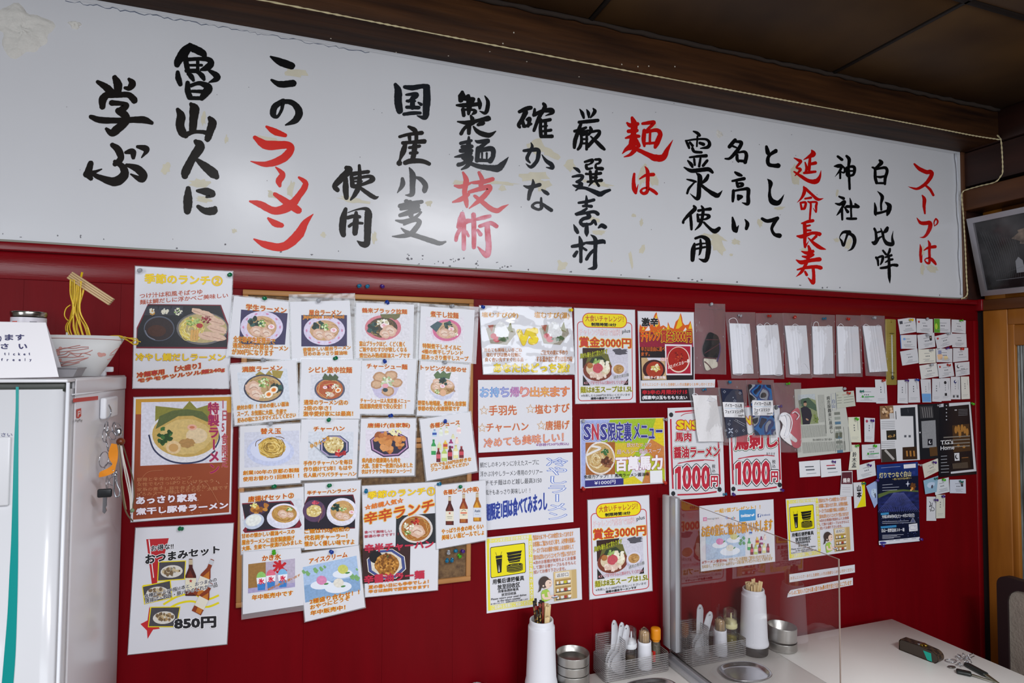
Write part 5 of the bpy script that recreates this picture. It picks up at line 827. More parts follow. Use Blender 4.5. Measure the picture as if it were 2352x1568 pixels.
S.texts([('S', 180, 322, 246, 476), ('N', 262, 322, 325, 476), ('S', 347, 322, 408, 476), ('限定裏', 425, 305, 655, 488), ('メニュー', 680, 318, 962, 470)], '#3c3c8c', .03, o=('#eceef8', .062), oo=('#4c4c98', .078)); S.text('N', 262, 322, 325, 476, '#b83448', b=.032)
PT, PO = '#e8ccd8', ('#b05c7c', .0)
S.text('鉄分たっぷり', 608, 508, 852, 552, '#ecdfe8', b=.0, o=('#b86c6c', .02), dv=-4); S.text('超ヘルシー醤油スープ', 510, 575, 950, 622, '#ecdfe8', b=.0, o=('#b86c6c', .02), dv=-12); S.text('百萬馬力', 500, 655, 962, 790, '#f4f0f6', b=.045, o=('#b8548c', .065), dv=-22)
S.text('免疫力アップ！！馬肉ラーメン醤油味', 182, 832, 832, 868, '#1c1c1e', b=.01, dv=-30); S.poly([(193, 885), (575, 862), (575, 925), (193, 950)], '#34307c'); S.text('¥1000円', 285, 892, 495, 930, '#e8eaf4', b=.01, dv=-14); S.poly([(840, 788), (962, 782), (966, 905), (842, 910)], '#eceef2'); S.done()
# ---- two 1000円 posters
def yen(label, c, dx, dy, top):
    S = WS('z7', 'price_poster', label, 'poster', c, .003, paper='#dcdde2', rough=.4, group='1000円 price posters'); R3 = '#c02c40'; T = lambda x, y: (x+dx, y+dy)
    for x, y in ((1052, 228), (1073, 1015), (1537, 975), (1500, 200)): S.ell(x+dx, y+dy, 21, 24, '#2e3236', n=18)
    S.line([T(1090, 200), T(1250, 188), T(1460, 180)], 16, R3); S.line([T(1048, 270), T(1056, 600), T(1070, 968)], 16, R3); S.line([T(1525, 500), T(1533, 700), T(1542, 922)], 15, R3); S.line([T(1115, 1028), T(1350, 1018), T(1508, 997)], 16, R3, smooth=3)
    top(S, T)
    S.line([T(1118, 716), T(1250, 688), T(1380, 678), T(1485, 686)], 8, R3, smooth=4); S.line([T(1130, 708), T(1260, 694), T(1380, 684)], 5, R3)
    x0, y0 = T(1088, 732)
    one = [(x0+2, y0+42), (x0+34, y0+12), (x0+62, y0+12), (x0+62, y0+240), (x0+28, y0+240), (x0+28, y0+78), (x0+2, y0+84)]; S.line(one, 38, '#2c3034', closed=True)
    S.texts([('0', x0+a, y0+8, x0+b, y0+234) for a, b in ((84, 160), (178, 254), (272, 348))], R3, .035, o=('#f0f0f2', .075), oo=('#2c3034', .105)); S.line(one, 24, '#f0f0f2', closed=True); S.poly(one, R3)
    S.texts([('円', *T(1452, 842), *T(1518, 944))], R3, .04, oo=('#2c3034', .21), o=('#f0f0f2', .14)); S.vtext('税込', T(1478, 0)[0], T(0, 722)[1], T(0, 806)[1], 34, '#3c3c40', b=.0); S.done()
def topL(S, T):
    for g, x0, x1 in (('S', 1112, 1178), ('N', 1190, 1250), ('S', 1262, 1322)): S.text(g, *T(x0, 290), *T(x1, 368), '#ecd01c', b=.05, oo=('#c02c40', .11), o=('#c02c40', .11))
    S.line([T(1150, 240), T(1200, 215), T(1300, 205)], 6, '#c02c40', smooth=4); S.line([T(1100, 370), T(1200, 388), T(1300, 384)], 5, '#c02c40', smooth=4)
    S.text('馬肉', *T(1096, 405), *T(1252, 492), '#b82c3c', b=.04, oo=('#2f5a34', .12), o=('#f0f0ee', .09)); S.text('醤油ラーメン', *T(1082, 552), *T(1538, 660), '#b82c3c', b=.045, oo=('#2f5a34', .12), o=('#f0f0ee', .09), dv=-14)
yen('left 1000円 price poster reading SNS 馬肉醤油ラーメン, partly behind a bagged white mask', [(1015, 160), (1560, 142), (1588, 1043), (1035, 1083)], 0, 0, topL)
def topR(S, T):
    S.text('馬刺し', *T(1090, 478), *T(1510, 625), '#b82c3c', b=.05, oo=('#2f5a34', .13), o=('#f0f0ee', .095), dv=-30)
    for g, x0, x1 in (('S', 1112, 1178), ('N', 1185, 1245), ('S', 1262, 1322)): S.text(g, *T(x0, 292), *T(x1, 366), '#ecd01c', b=.05, o=('#c02c40', .11))
    S.text('あります', *T(1402, 650), *T(1490, 682), '#4a4a4e', b=.0)
yen('right 1000円 price poster reading 馬刺し, partly behind two bagged printed masks', [(1618, 150), (2135, 130), (2160, 993), (1648, 1035)], 602, -46, topR)
# ---- dish-return notices
def notice(z, c, label, f, off=.003):
    S = WS(z, 'notice_sheet', label, 'notice', c, off, rough=.3, group='dish-return notices'); o_at = S.at; S.pt = lambda u, v, l=0: o_at(*f(u, v), -(S.off+S.th+l*STEP)); S.ar = .75
    Y = '#e6da3c'
    for q in ((2, 2.5, 49, 8), (2, 90.5, 49, 97)): S.rect(*q, '#e9e26a')
    for q in ((1.5, 2, 4, 97), (45.5, 8, 49.5, 92)): S.rect(*q, Y)
    S.text('ラーメン食堂は手葉が焼き案職場', 4.5, 3, 46, 7.6, '#eeeee8', b=.02, o=('#b8b048', .04)); S.text('ご面倒をお気軽にご相談ください', 6, 91, 47, 96.2, '#eeeee8', b=.02, o=('#b8b048', .04)); S.vtext('店主不在の為味の大文字', 47.5, 10, 90, 3.4, '#eeeee8', b=.02, o=('#b8b048', .04))
    S.poly([(5, 15), (6, 13.5), (41, 12.5), (42, 14), (42, 51.5), (41, 53), (6, 54.5), (5, 53)], '#1c1c1c'); S.poly([(5.6, 15.4), (6.4, 14.4), (40.6, 13.4), (41.4, 14.8), (41.4, 51), (40.6, 52.2), (6.4, 53.6), (5.6, 52.4)], '#ecdf14')
    K = '#1a1a1a'; S.poly([(10.5, 26), (17.5, 25.6), (16.4, 48.5), (12.4, 49)], K); S.line([(11.8, 26), (10.6, 21)], .4, K); S.line([(15.8, 26), (17.2, 21)], .4, K); S.line([(10.9, 30), (17.2, 29.6)], .5, '#ecdf14'); S.poly([(13.3, 47.5), (13.8, 38), (14.6, 47.3)], '#e8e8e8')
    for i in range(3): y = 23+i*4.2; S.poly([(22+i*.5, y), (38.5-i*.6, y-.6), (36.5-i*.3, y+5.6), (24+i*.4, y+6)], K); S.line([(22.6+i*.5, y+4.4), (37.6-i*.5, y+3)], .35, '#ecdf14')
    for i in range(4): S.ell(30.5, 47.6-i*2.1, 8.6, 2.9, K); S.ell(30.5, 47.2-i*2.1, 7.9, 2.3, '#ecdf14'); S.ell(30.5, 47-i*2.1, 7.7, 2.1, K)
    S.ell(30.5, 40.5, 4.6, 1.1, '#ecdf14'); S.ell(30.5, 40.5, 4.1, .85, K)
    S.text('用餐后请把餐具', 7, 56.5, 40, 63, K, b=.02); S.text('放至回收区', 12, 64.5, 35.5, 71, K, b=.02); S.text('用餐後請將餐具', 12.5, 71.5, 34, 75.5, K, b=.01); S.text('放至回收區', 16, 76.5, 31.5, 80.3, K, b=.01)
    S.text('Please return your used dishes', 5, 81.2, 42, 84.6, K, b=.01); S.text('to the return counter', 11.5, 84.4, 36, 87.2, K, b=.01); S.text('食べ終わりましたら、食器類は返却口までお願いします', 4.5, 87.8, 43.5, 89.9, '#3a3a3a', b=.01)
    OR, OO = '#e08a2c', ('#d86c2c', .012)
    for i, t in enumerate(('当店はセルフサービスの食堂となっております', 'お客様にご協力いただく事で、人件費を削減し', 'リーズナブルなお値段で美味しいお食事をして', '頂ければ幸いというコンセプトで営んでおります')): S.text(t, 50.3, 3.5+i*9, 93 if i % 2 == 0 else 95, 10.5+i*9, '#e8a83c', b=0, o=('#cc5c30', .018))
    for i, (t, x1) in enumerate((('※次のお客様が気持ちよくお食事', 95), ('して頂ける様テーブルもきちんと', 95), ('拭いてお帰り下さいませ。', 84))): S.text(t, 50.3, 38.5+i*6.4, x1, 43.6+i*6.4, '#c87858', b=.0, o=('#b86048', .012))
    S.rect(71, 57, 95, 97, '#d9c08c'); S.rect(90, 57, 95, 97, '#c8ac74', part='picture'); S.rect(73, 58.5, 87.5, 66, '#e6e2dc'); S.text('返却口', 74.2, 59.8, 86.5, 65, '#4a4a52', b=.005)
    for i in range(3):
        y = 68+i*10.2; S.rect(72.5, y, 89, y+7.6, '#b08c50'); S.rect(73, y+6.3, 88.5, y+7.6, '#2c3440')
        for j, (c, w_) in enumerate((('#eceae6', 2.2), ('#e4e2de', 3.6), ('#c8c42c' if i == 0 else '#a83c34', 3), ('#eceae6', 3.6))): S.poly([(74+j*3.8, y+2.6), (74+j*3.8+w_, y+2.6), (74+j*3.8+w_*.85, y+6.4), (74+j*3.8+w_*.15, y+6.4)], c)
    SK = '#f0d4c0'; HR = '#4a3c38'
    S.poly([(58, 92), (57.5, 84), (59, 80), (64, 79), (66.5, 83), (67, 94), (58.5, 97)], '#a8cc50'); S.line([(65, 83), (66, 89), (71, 90)], 2.4, SK, smooth=3); S.line([(59.5, 85), (61, 91), (69.5, 91.5)], 2.6, SK, smooth=3)
    S.ell(63.5, 71, 5.8, 7.6, SK); S.ell(61, 69, 5.8, 8, HR, n=22); S.poly([(64, 65), (67.5, 66), (68.5, 71), (66.5, 70), (64, 68)], HR); S.ell(65.5, 72, 3.6, 5.4, SK); S.poly([(56, 73), (58.5, 75), (57, 80), (54, 82), (55.5, 78)], HR); S.ell(67, 71, .5, .9, '#26201e', n=8); S.line([(66, 75), (67.2, 75.6), (68.2, 74.8)], .35, '#c0504c'); S.ell(60, 74, 1, 1.4, SK, n=8)
    S.ell(72, 91, 4, 1.6, '#3a4450'); S.ell(72, 90.6, 3.5, 1.1, '#d8dce4'); S.poly([(70.6, 88.6), (73, 88.4), (72.6, 90.2), (71, 90.4)], '#a83c34'); S.done()
c_ = [(180, 218), (1057, 128), (1078, 793), (193, 922)]; notice('y1', c_, 'dish-return notice with yellow pictogram, left one just below the blue lettered poster', bil(c_))
c_ = [(1353, 132), (2120, 72), (2155, 740), (1388, 853)]; notice('y2', c_, 'dish-return notice with yellow pictogram, right one beside the clear partition', bil(c_))
# ---- present poster
S = WS('y2', 'notice_sheet', 'social-media notice お店の宣伝ご協力お願いいたします seen through the clear partition', 'notice', [(337, 214), (1208, 133), (1228, 865), (355, 983)], .003, rough=.35)
S.text('一組1個プレゼント！！', 520, 250, 1055, 300, '#e0a81c', b=.02, dv=-52, o=('#d8902c', .03))
S.poly([(806, 262), (1000, 248), (1002, 380), (808, 398)], '#4a9ad4'); S.text('twitter', 826, 310, 945, 345, '#f0f4f8', b=.04, dv=-8); S.poly([(952, 310), (962, 318), (975, 300), (986, 308), (982, 322), (966, 334), (950, 330)], '#f0f4f8')
S.poly([(1022, 308), (1058, 304), (1060, 344), (1024, 348)], '#3c5a9c'); S.text('f', 1036, 310, 1054, 346, '#f0f4f8', b=.04); S.text('facebook', 1068, 308, 1172, 332, '#6a7cb0', b=.01, dv=-8)
S.poly([(384, 348), (426, 344), (428, 388), (386, 392)], '#d04c8c'); S.line([(394, 356), (418, 354), (420, 380), (396, 382)], 3.5, '#f4e8f0', closed=True); S.ell(407, 368, 8, 8, '#f4e8f0'); S.ell(407, 368, 4.5, 4.5, '#d04c8c'); S.text('Instagram', 432, 352, 568, 382, '#7a7a80', b=0, dv=-10)
for g, x, c in (('G', 646, '#4a7ce0'), ('o', 674, '#e04a3c'), ('o', 696, '#e8b82c'), ('g', 716, '#4a7ce0'), ('l', 738, '#4aa85c'), ('e', 746, '#e04a3c')): S.text(g, x, 334 if g in 'Gl' else 346, x+(24 if g == 'G' else 5 if g == 'l' else 17), 376 if g == 'g' else 366, c, b=.0)
S.poly([(415, 560), (878, 520), (880, 800), (418, 850)], '#a8c0dc', m=pic('#b4cae4'))
for x, y, rx, c in ((580, 645, 90, '#d98ab4'), (745, 585, 85, '#d0cc8c'), (700, 720, 118, '#e4e0d4')): S.ell(x, y+25, rx, rx*.42, '#e6ecf6', n=24, rot=-.1); S.ell(x, y-15, 45, 38, c, m=pic(c)); S.ell(x+50, y-15, 18, 7, '#4f8a4c', rot=-.7)
for x, y in ((830, 620), (862, 650), (820, 655), (860, 590)): S.poly([(x-20, y-10), (x, y-25), (x+20, y), (x+5, y+22), (x-14, y+12)], '#5f9a68')
for a in ((942, 490, 34, 60, '#b8d4e8', '#2a5aa0', '#2d4fa8'), (1040, 470, 28, 55, '#e6eee6', '#a8c050', None), (1145, 460, 30, 60, '#f2e6e6', '#b8c860', '#f0c8c8'), (925, 590, 38, 140, '#4aaa64', '#2c8a50', '#d9e8d0'), (1020, 575, 36, 90, '#e9c04c', '#e6d8a0', '#c04a3a'), (1068, 570, 36, 95, '#9c2f6c', '#78306a', '#e0d8e8'), (1110, 550, 26, 60, '#f2ded0', '#d8603c', None),
          (957, 660, 34, 125, '#7c3238', '#a83030', '#d05a6a'), (1003, 665, 42, 115, '#b9cf6c', '#c0b060', '#e8ead0'), (1050, 650, 36, 120, '#6c2e34', '#3c3c44', '#c8485a'), (1100, 650, 40, 115, '#e4dfa0', '#c8c070', '#f0f0e0'), (1146, 655, 34, 105, '#84343c', '#a03838', '#c84858')): bottle(S, *a)
S.text('お店の宣伝ご協力お願いいたします', 368, 450, 1198, 580, '#e0a01c', b=.015, o=('#c86c2c', .03), dv=-90, dv2=-80)
S.text('#ラーメン食堂996', 372, 855, 662, 892, '#b8502c', b=.015, dv=-24); S.text('でアップした画面をご提示いただけましたら', 688, 828, 1180, 868, '#d0a85c', b=0, dv=-52, o=('#c8903c', .015)); S.text('もれなく、アイスクリームかジュースを1本プレゼントいたしております', 374, 905, 1200, 945, '#d0a85c', b=0, dv=-95, o=('#c8903c', .02)); S.done()
# ================================================================ BAGGED MASKS, THERMOMETER, NEWSPAPER
BAGF = film('bag_film', .97, h='#d9dce2', rough=.3, bump=.16, bscale=24, gl=0., fk=.22)
def quadgrid(q, nx, ny, f):
    """grid of points over quad q (world points), f(u,v) gives the distance out from the wall"""
    vs = []
    for j in range(ny+1):
        for i in range(nx+1):
            u, v = i/nx, j/ny; p = q[0]*(1-u)*(1-v)+q[1]*u*(1-v)+q[2]*u*v+q[3]*(1-u)*v
            vs.append(p-Vector((0, f(u, v), 0)))
    return vs, [(j*(nx+1)+i, j*(nx+1)+i+1, (j+1)*(nx+1)+i+1, (j+1)*(nx+1)+i) for j in range(ny) for i in range(nx)]
def bag(z, c, off, label, seed=0, puff=.006, name='mask_bag', group='bagged masks on the wall'):
    zz = Z[z]; at = lambda x, y, Y: PY(zz[0]+x/zz[2], zz[1]+y/zz[2], Y)
    q = [at(*p, -off) for p in c]; ctr = sum(q, Vector())/4
    o = root(name, (ctr.x, -off, min(p.z for p in q)), label, 'bagged mask', group); R = random.Random(seed); a = [R.uniform(0, 6) for _ in range(4)]
    f = lambda u, v: puff*(4*u*(1-u))**.5*min(1, v*3)*(1+.2*math.sin(7*u+a[0]+5*v)+.15*math.sin(11*v+a[1])) if 0 < u < 1 and v > 0 else 0
    vs, fs = quadgrid(q, 10, 14, f); m = MB(); m.add(vs, fs, BAGF, True); m.build('plastic_bag', o)
    m = MB(); m.add([p+Vector((0, .0006, 0)) for p in q], [(0, 1, 2, 3)], film('bag_back_film', .885, bump=0, gl=0., fk=.1)); m.build('bag_back', o)
    # crinkle glints are put in as thin pale tubes on the film
    m = MB(); FO = mat('film_fold', '#dfe4ec', .15, spec=.8)
    for i in range(7):
        u = R.choice([R.uniform(.03, .12), R.uniform(.86, .96), R.uniform(.1, .9)]); v = R.uniform(.1, .97); l = R.uniform(.015, .05)
        p = q[0]*(1-u)*(1-v)+q[1]*u*(1-v)+q[2]*u*v+q[3]*(1-u)*v-Vector((0, f(u, v)+.0002, 0)); d = Vector((R.uniform(-.3, .3), 0, 1)).normalized()*l*.12
        m.tube([p-d, p+Vector((.0006, -.0004, 0)), p+d], [.0001, .0004, .0001], FO, 4)
    m.build('film_glints', o)['kind'] = 'stuff'
    return o, at
MASKW = mat('white_mask_cloth', '#e6e8f0', .8, bump=.1, bscale=400); ELAS = mat('white_elastic', '#eef0f6', .7)
def mask(z, bagc, mc, label, off, seed, loops):
    o, at = bag(z, bagc, off, label, seed, .013)
    q = [at(*p, -off-.0012) for p in mc]
    R = random.Random(seed); c0 = R.uniform(.4, .55)
    def f(u, v):
        h = .0015
        for c in (c0-.12, c0, c0+.13): t = (u-c)/.06; h += .0026*math.exp(-t*t)*(1 if u < c else .1)
        return h*(.7+.3*math.sin(3.14*v))
    vs, fs = quadgrid(q, 28, 8, f); m = MB(); m.add(vs, fs, MASKW, True); m.add(q, [(0, 1, 2, 3)], MASKW); m.build('mask_body', o)
    for L in loops: m = MB(); m.tube([at(x, y, -off-.004) for x, y in crom(L, 6)], .0009, ELAS, 6); m.build('ear_loop', o)
PS = 'pleated white mask in clear bag, '
mask('y5', [(395, 150), (680, 152), (715, 780), (455, 780)], [(432, 257), (625, 262), (662, 733), (465, 735)], PS+'first from the left, with a tall bent ear loop', .004, 1, [[(436, 262), (432, 225), (470, 207), (498, 218), (518, 262)], [(470, 738), (520, 745), (560, 735), (590, 665), (630, 645), (655, 690)], [(545, 300), (555, 355), (585, 360), (580, 290)]])
mask('y5', [(683, 160), (945, 160), (957, 785), (718, 775)], [(690, 278), (893, 272), (940, 742), (727, 747)], PS+'second from the left, under a red pin', .0045, 2, [[(700, 278), (725, 264), (750, 276)], [(762, 276), (790, 252), (822, 272)], [(850, 272), (880, 262), (893, 280)], [(850, 740), (900, 752), (935, 742)]])
mask('y5', [(940, 158), (1218, 168), (1220, 780), (970, 770)], [(958, 280), (1162, 277), (1198, 735), (1008, 738)], PS+'third from the left, ear loop curling at its foot', .0052, 3, [[(1030, 280), (1055, 264), (1090, 278)], [(1010, 738), (1070, 745), (1115, 735), (1125, 655), (1150, 640), (1180, 680), (1190, 700)]])
mask('y5', [(1215, 170), (1437, 178), (1438, 775), (1215, 770)], [(1218, 285), (1408, 285), (1420, 735), (1232, 738)], PS+'fourth from the left, under a blue pin', .0047, 4, [[(1230, 286), (1240, 250), (1270, 246), (1284, 285)], [(1355, 285), (1375, 276), (1395, 287)], [(1240, 738), (1290, 742), (1330, 736)]])
mask('y6', [(0, 60), (158, 66), (167, 447), (2, 443)], [(5, 132), (138, 135), (153, 424), (17, 426)], PS+'fifth from the left, creased in a V', .0054, 5, [[(12, 134), (30, 117), (50, 134)], [(105, 135), (118, 129), (132, 136)]])
mask('y6', [(155, 62), (303, 68), (320, 445), (185, 440)], [(165, 130), (280, 130), (320, 412), (208, 418)], PS+'the rightmost one beside the thermometer', .0048, 6, [[(170, 131), (185, 120), (208, 131)], [(250, 131), (262, 125), (278, 131)]])
# black patterned mask
o, at = bag('y5', [(107, 67), (395, 73), (407, 743), (103, 735)], .0055, 'folded black mask with red and white trim in a long clear bag', 9, .014)
def cloth(o, at, name, pts, h, mt, off, seed=1):
    """padded outline: pts are crop coordinates"""
    m = MB(); P = crom(pts, 3, True); c = (sum(p[0] for p in P)/len(P), sum(p[1] for p in P)/len(P)); n = len(P); vs = [at(*c, -off-h)]; R = random.Random(seed); K = 4
    for k in range(1, K+1):
        t = k/K
        for x, y in P: vs.append(at(c[0]+(x-c[0])*t, c[1]+(y-c[1])*t, -off-h*(1-t**3)*(1+R.uniform(-.12, .12)) if k < K else -off))
    fs = [(0, 1+i, 1+(i+1) % n) for i in range(n)]
    for k in range(K-1): b = 1+k*n; fs += [(b+i, b+n+i, b+n+(i+1) % n, b+(i+1) % n) for i in range(n)]
    m.add(vs, fs, mt, True); return m.build(name, o)
BLKC = mat('black_cloth', '#07070c', .9, bump=.2, bscale=200, spec=.1)
cloth(o, at, 'cloth_body', [(240, 345), (290, 355), (330, 385), (345, 470), (330, 575), (250, 578), (200, 570), (182, 500), (205, 420)], .006, BLKC, .007)
cloth(o, at, 'cloth_trim', [(192, 592), (250, 588), (308, 600), (322, 665), (265, 688), (212, 700)], .004, mat('cream_cloth', '#cfc8b8', .8), .007)
m = MB(); RB = mat('dark_red_band', '#5a1826', .6)
for p in ([(212, 412), (330, 412)], [(200, 540), (335, 455)], [(195, 582), (318, 592)], [(200, 618), (235, 650), (265, 688)]): m.tube([at(x, y, -.0138+(.002 if p[0][1] > 575 else 0)) for x, y in crom(p, 4)], .0014, RB, 5)
m.build('red_piping', o)
m = MB(); m.tube([at(x, y, -.010) for x, y in crom([(340, 440), (345, 520), (318, 620)], 5)], .0024, mat('purple_strap', '#3c1e5c', .6), 6); m.build('strap', o)
# white cloth mask
o, at = bag('y5', [(45, 870), (345, 865), (425, 1415), (130, 1385)], .0095, 'plain white cloth mask in a clear bag pinned over the left price poster', 10, .014)
q = [at(*p, -.011) for p in ((75, 935), (305, 940), (372, 1375), (133, 1375))]; vs, fs = quadgrid(q, 14, 16, lambda u, v: .004+.0012*math.sin(9*u+6*v)+.001*math.sin(14*v-4*u)); m = MB(); m.add(vs, fs, mat('white_cotton', '#e9e8ea', .85, bump=.15, bscale=150), True); m.build('cloth_body', o)
m = MB(); m.tube([at(x, y, -.016) for x, y in crom([(80, 938), (100, 922), (125, 928), (142, 945)], 5)], .001, ELAS); m.tube([at(x, y, -.017) for x, y in crom([(225, 990), (260, 960), (300, 975), (270, 1000), (230, 985)], 5)], .001, ELAS); m.build('ear_loop', o)
def face(z, bagc, cc, label, off, seed, mt, deco, lab, price):
    o, at = bag(z, bagc, off, label, seed, .0098); q = [at(*p, -off-.002) for p in cc]
    vs, fs = quadgrid(q, 10, 14, lambda u, v: .003+.0008*math.sin(7*u+4*v)); m = MB(); m.add(vs, fs, mt, True); m.build('cloth_body', o)
    T = WS(z, 'x', None, None, lab, off=off+.0062, paper='#f0f0f4', thick=.0003); T.o.name = 'tmp'; deco(T)
    for t in T.done().children: pass
    for ch in list(T.o.children): ch.parent = o; d = T.o.location-o.location; ch.location = d
    nm = {'sheet': 'price_label'}
    for ch in o.children:
        b = ch.name.split('.')[0]
        if b in nm: ch.name = nm[b]
    bpy.data.objects.remove(T.o)
def mp_(lab): return lambda u, v: bil(lab)(u, v)
def lab_writing(last):
    def f(T):
        o_at = T.at; c = T.c; g = bil(c); T.pt = lambda u, v, l=0: o_at(*g(u, v), -(T.off+T.th+l*STEP)); K = '#16181c'
        T.text('バイカーさん用', 10, 10, 90, 34, K, b=.03); T.line([(6, 42), (90, 40)], 1.6, '#6ab4dc'); T.text('フェイスマスク', 8, 53, 84, 74, K, b=.03); T.text('500円', 70, 82, 97, 95, K, b=.03)
        if last: T.text('Ⓟ', 8, 76, 26, 96, K, b=.02)
        else: T.text('Ⓑ', 84, 45, 97, 66, K, b=.02)
    return f
BANDM = mat('navy_bandana_cloth', '#18203c', .75, bump=.1, bscale=200)
lab = [(370, 1003), (570, 1007), (580, 1150), (385, 1145)]
face('y5', [(320, 795), (600, 795), (612, 1380), (390, 1385)], [(345, 872), (548, 885), (605, 1310), (410, 1345)], 'navy bandana-print mask in a clear bag with a handwritten 500円 label', .0088, 11, BANDM, lab_writing(0), lab, 0)
T = WS('y5', 'tmp2', None, None, lab, off=.0150, paper=None)
for x, y, r in ((388, 905, 14), (536, 918, 13), (485, 992, 14), (432, 1212, 14), (502, 1278, 14), (568, 1272, 12), (402, 1272, 11), (458, 1320, 12), (470, 960, 5), (440, 1180, 5)):
    T.line([(x+r*(1 if k % 2 == 0 else .55)*math.cos(k*math.pi/4), y+r*(1 if k % 2 == 0 else .55)*math.sin(k*math.pi/4)) for k in range(8)], 2.2, '#c8cfe0', closed=True, part='bandana_print')
for k in range(4): a = k*math.pi/2+.78; T.ell(447+16*math.cos(a), 1275+20*math.sin(a), 14, 6, '#b8c0d4', rot=a, part='bandana_print')
T.line([(490, 1165), (585, 1215)], 2, '#c8cfe0', part='bandana_print'); T.line([(478, 1175), (580, 1232)], 2, '#c8cfe0', part='bandana_print')
T.done(); b = [x for x in bpy.data.objects if x.get('label', '').startswith('navy bandana')][0]
for ch in list(T.o.children): ch.parent = b; ch.location = T.o.location-b.location
bpy.data.objects.remove(T.o)
cm = bpy.data.materials.new('blue_camouflage_cloth'); cm.use_nodes = True; nt = cm.node_tree; bs = nt.nodes['Principled BSDF']; tc = nt.nodes.new('ShaderNodeTexCoord'); ns = nt.nodes.new('ShaderNodeTexNoise'); cr = nt.nodes.new('ShaderNodeValToRGB'); ns.inputs['Scale'].default_value = 24; ns.inputs['Detail'].default_value = .6; ns.inputs['Distortion'].default_value = .35
cr.color_ramp.interpolation = 'CONSTANT'; cr.color_ramp.elements[0].color = hexc('#141c3c'); cr.color_ramp.elements[1].position = .42; cr.color_ramp.elements[1].color = hexc('#1f5f9c')
for p_, h_ in ((.5, '#22316a'), (.57, '#8d929c'), (.64, '#15151c')): e = cr.color_ramp.elements.new(p_); e.color = hexc(h_)
nt.links.new(tc.outputs['Object'], ns.inputs[0]); nt.links.new(ns.outputs[0], cr.inputs[0]); nt.links.new(cr.outputs[0], bs.inputs['Base Color']); bs.inputs['Roughness'].default_value = .75
lab = [(650, 987), (845, 987), (850, 1130), (655, 1130)]
face('y5', [(595, 793), (855, 793), (880, 1340), (650, 1340)], [(608, 835), (820, 840), (873, 1310), (672, 1315)], 'blue camouflage-print mask in a clear bag with a handwritten 500円 label', .0092, 12, cm, lab_writing(1), lab, 0)
o, at = bag('y5', [(850, 820), (1115, 820), (1110, 1475), (915, 1480)], .0068, 'pink mask with white ties in a clear bag beside the newspaper cutting', 13, .018)
cloth(o, at, 'cloth_body', [(1015, 1110), (1075, 1058), (1105, 1100), (1112, 1250), (1110, 1420), (1040, 1428), (1000, 1330), (985, 1200)], .006, mat('pink_cloth', '#c8606c', .8, bump=.1, bscale=200), .008)
cloth(o, at, 'white_bow', [(902, 1150), (935, 1105), (990, 1110), (1020, 1180), (1010, 1290), (1040, 1330), (1080, 1360), (1060, 1385), (1000, 1350), (1030, 1415), (960, 1370), (915, 1310), (940, 1220)], .005, mat('white_cotton', '#e9e8ea', .85), .012)
for L in ([(905, 1175), (930, 1120), (975, 1135), (985, 1230), (960, 1320)], [(930, 1130), (1000, 1120), (1030, 1200), (1000, 1310), (960, 1345)], [(1030, 1110), (1060, 1095), (1095, 1130), (1070, 1170)]): m = MB(); m.tube([at(x, y, -.0195) for x, y in crom(L, 6)], .0017, ELAS, 6); m.build('tie_cord', o)
# thermometer
A, B, C_, D = (PY(*p, -.006) for p in ((2033.6, 732), (2055.8, 734), (2061.7, 883.8), (2039.5, 883.8)))
o = root('thermometer', ((A.x+C_.x)/2, 0, C_.z), 'old yellowed wall thermometer on a narrow wooden plate', 'thermometer'); YW = mat('yellowed_plate', '#9c8a44', .5, h2='#857430', scale=14)
m = MB(); x0, x1 = A.x+.002, B.x+.006; m.bbox((x0, -.006, C_.z), (x1, -.0002, A.z), YW, .003, 2); m.build('plate', o); xc = (x0+x1)/2
m = MB(); m.tube([(xc, -.008, C_.z+.03), (xc, -.008, A.z-.06)], .0022, mat('glass_tube', '#c9ced0', .1, spec=.8), 8); m.build('glass_tube', o)
m = MB(); m.ball((xc, -.009, C_.z+.028), (.006, .004, .008), mat('dark_bulb', '#3a3a30', .25)); m.build('bulb', o)
m = MB()
for i in range(16): z_ = C_.z+.05+i*.0095; m.box((xc-.012, -.0064, z_), (xc-.004 if i % 5 else xc-.002, -.006, z_+.0007), mat('print_dark', '#4a4220', .5)); m.box((xc+.004, -.0064, z_), (xc+.011, -.006, z_+.0007), mat('print_dark', '#4a4220', .5))
for z_ in (C_.z+.045, A.z-.055): m.box((xc-.010, -.0102, z_), (xc+.010, -.0098, z_+.002), mat('print_dark', '#4a4220', .5))
m.build('scale_marks', o)['kind'] = 'stuff'
m = MB(); m.tube([(xc+.003*math.cos(a*.628), -.0065, A.z-.01+.003*math.sin(a*.628)) for a in range(10)], .0009, mat('brass', '#a88a3c', .3, metal=1), 5, closed=True); m.build('hanging_ring', o)
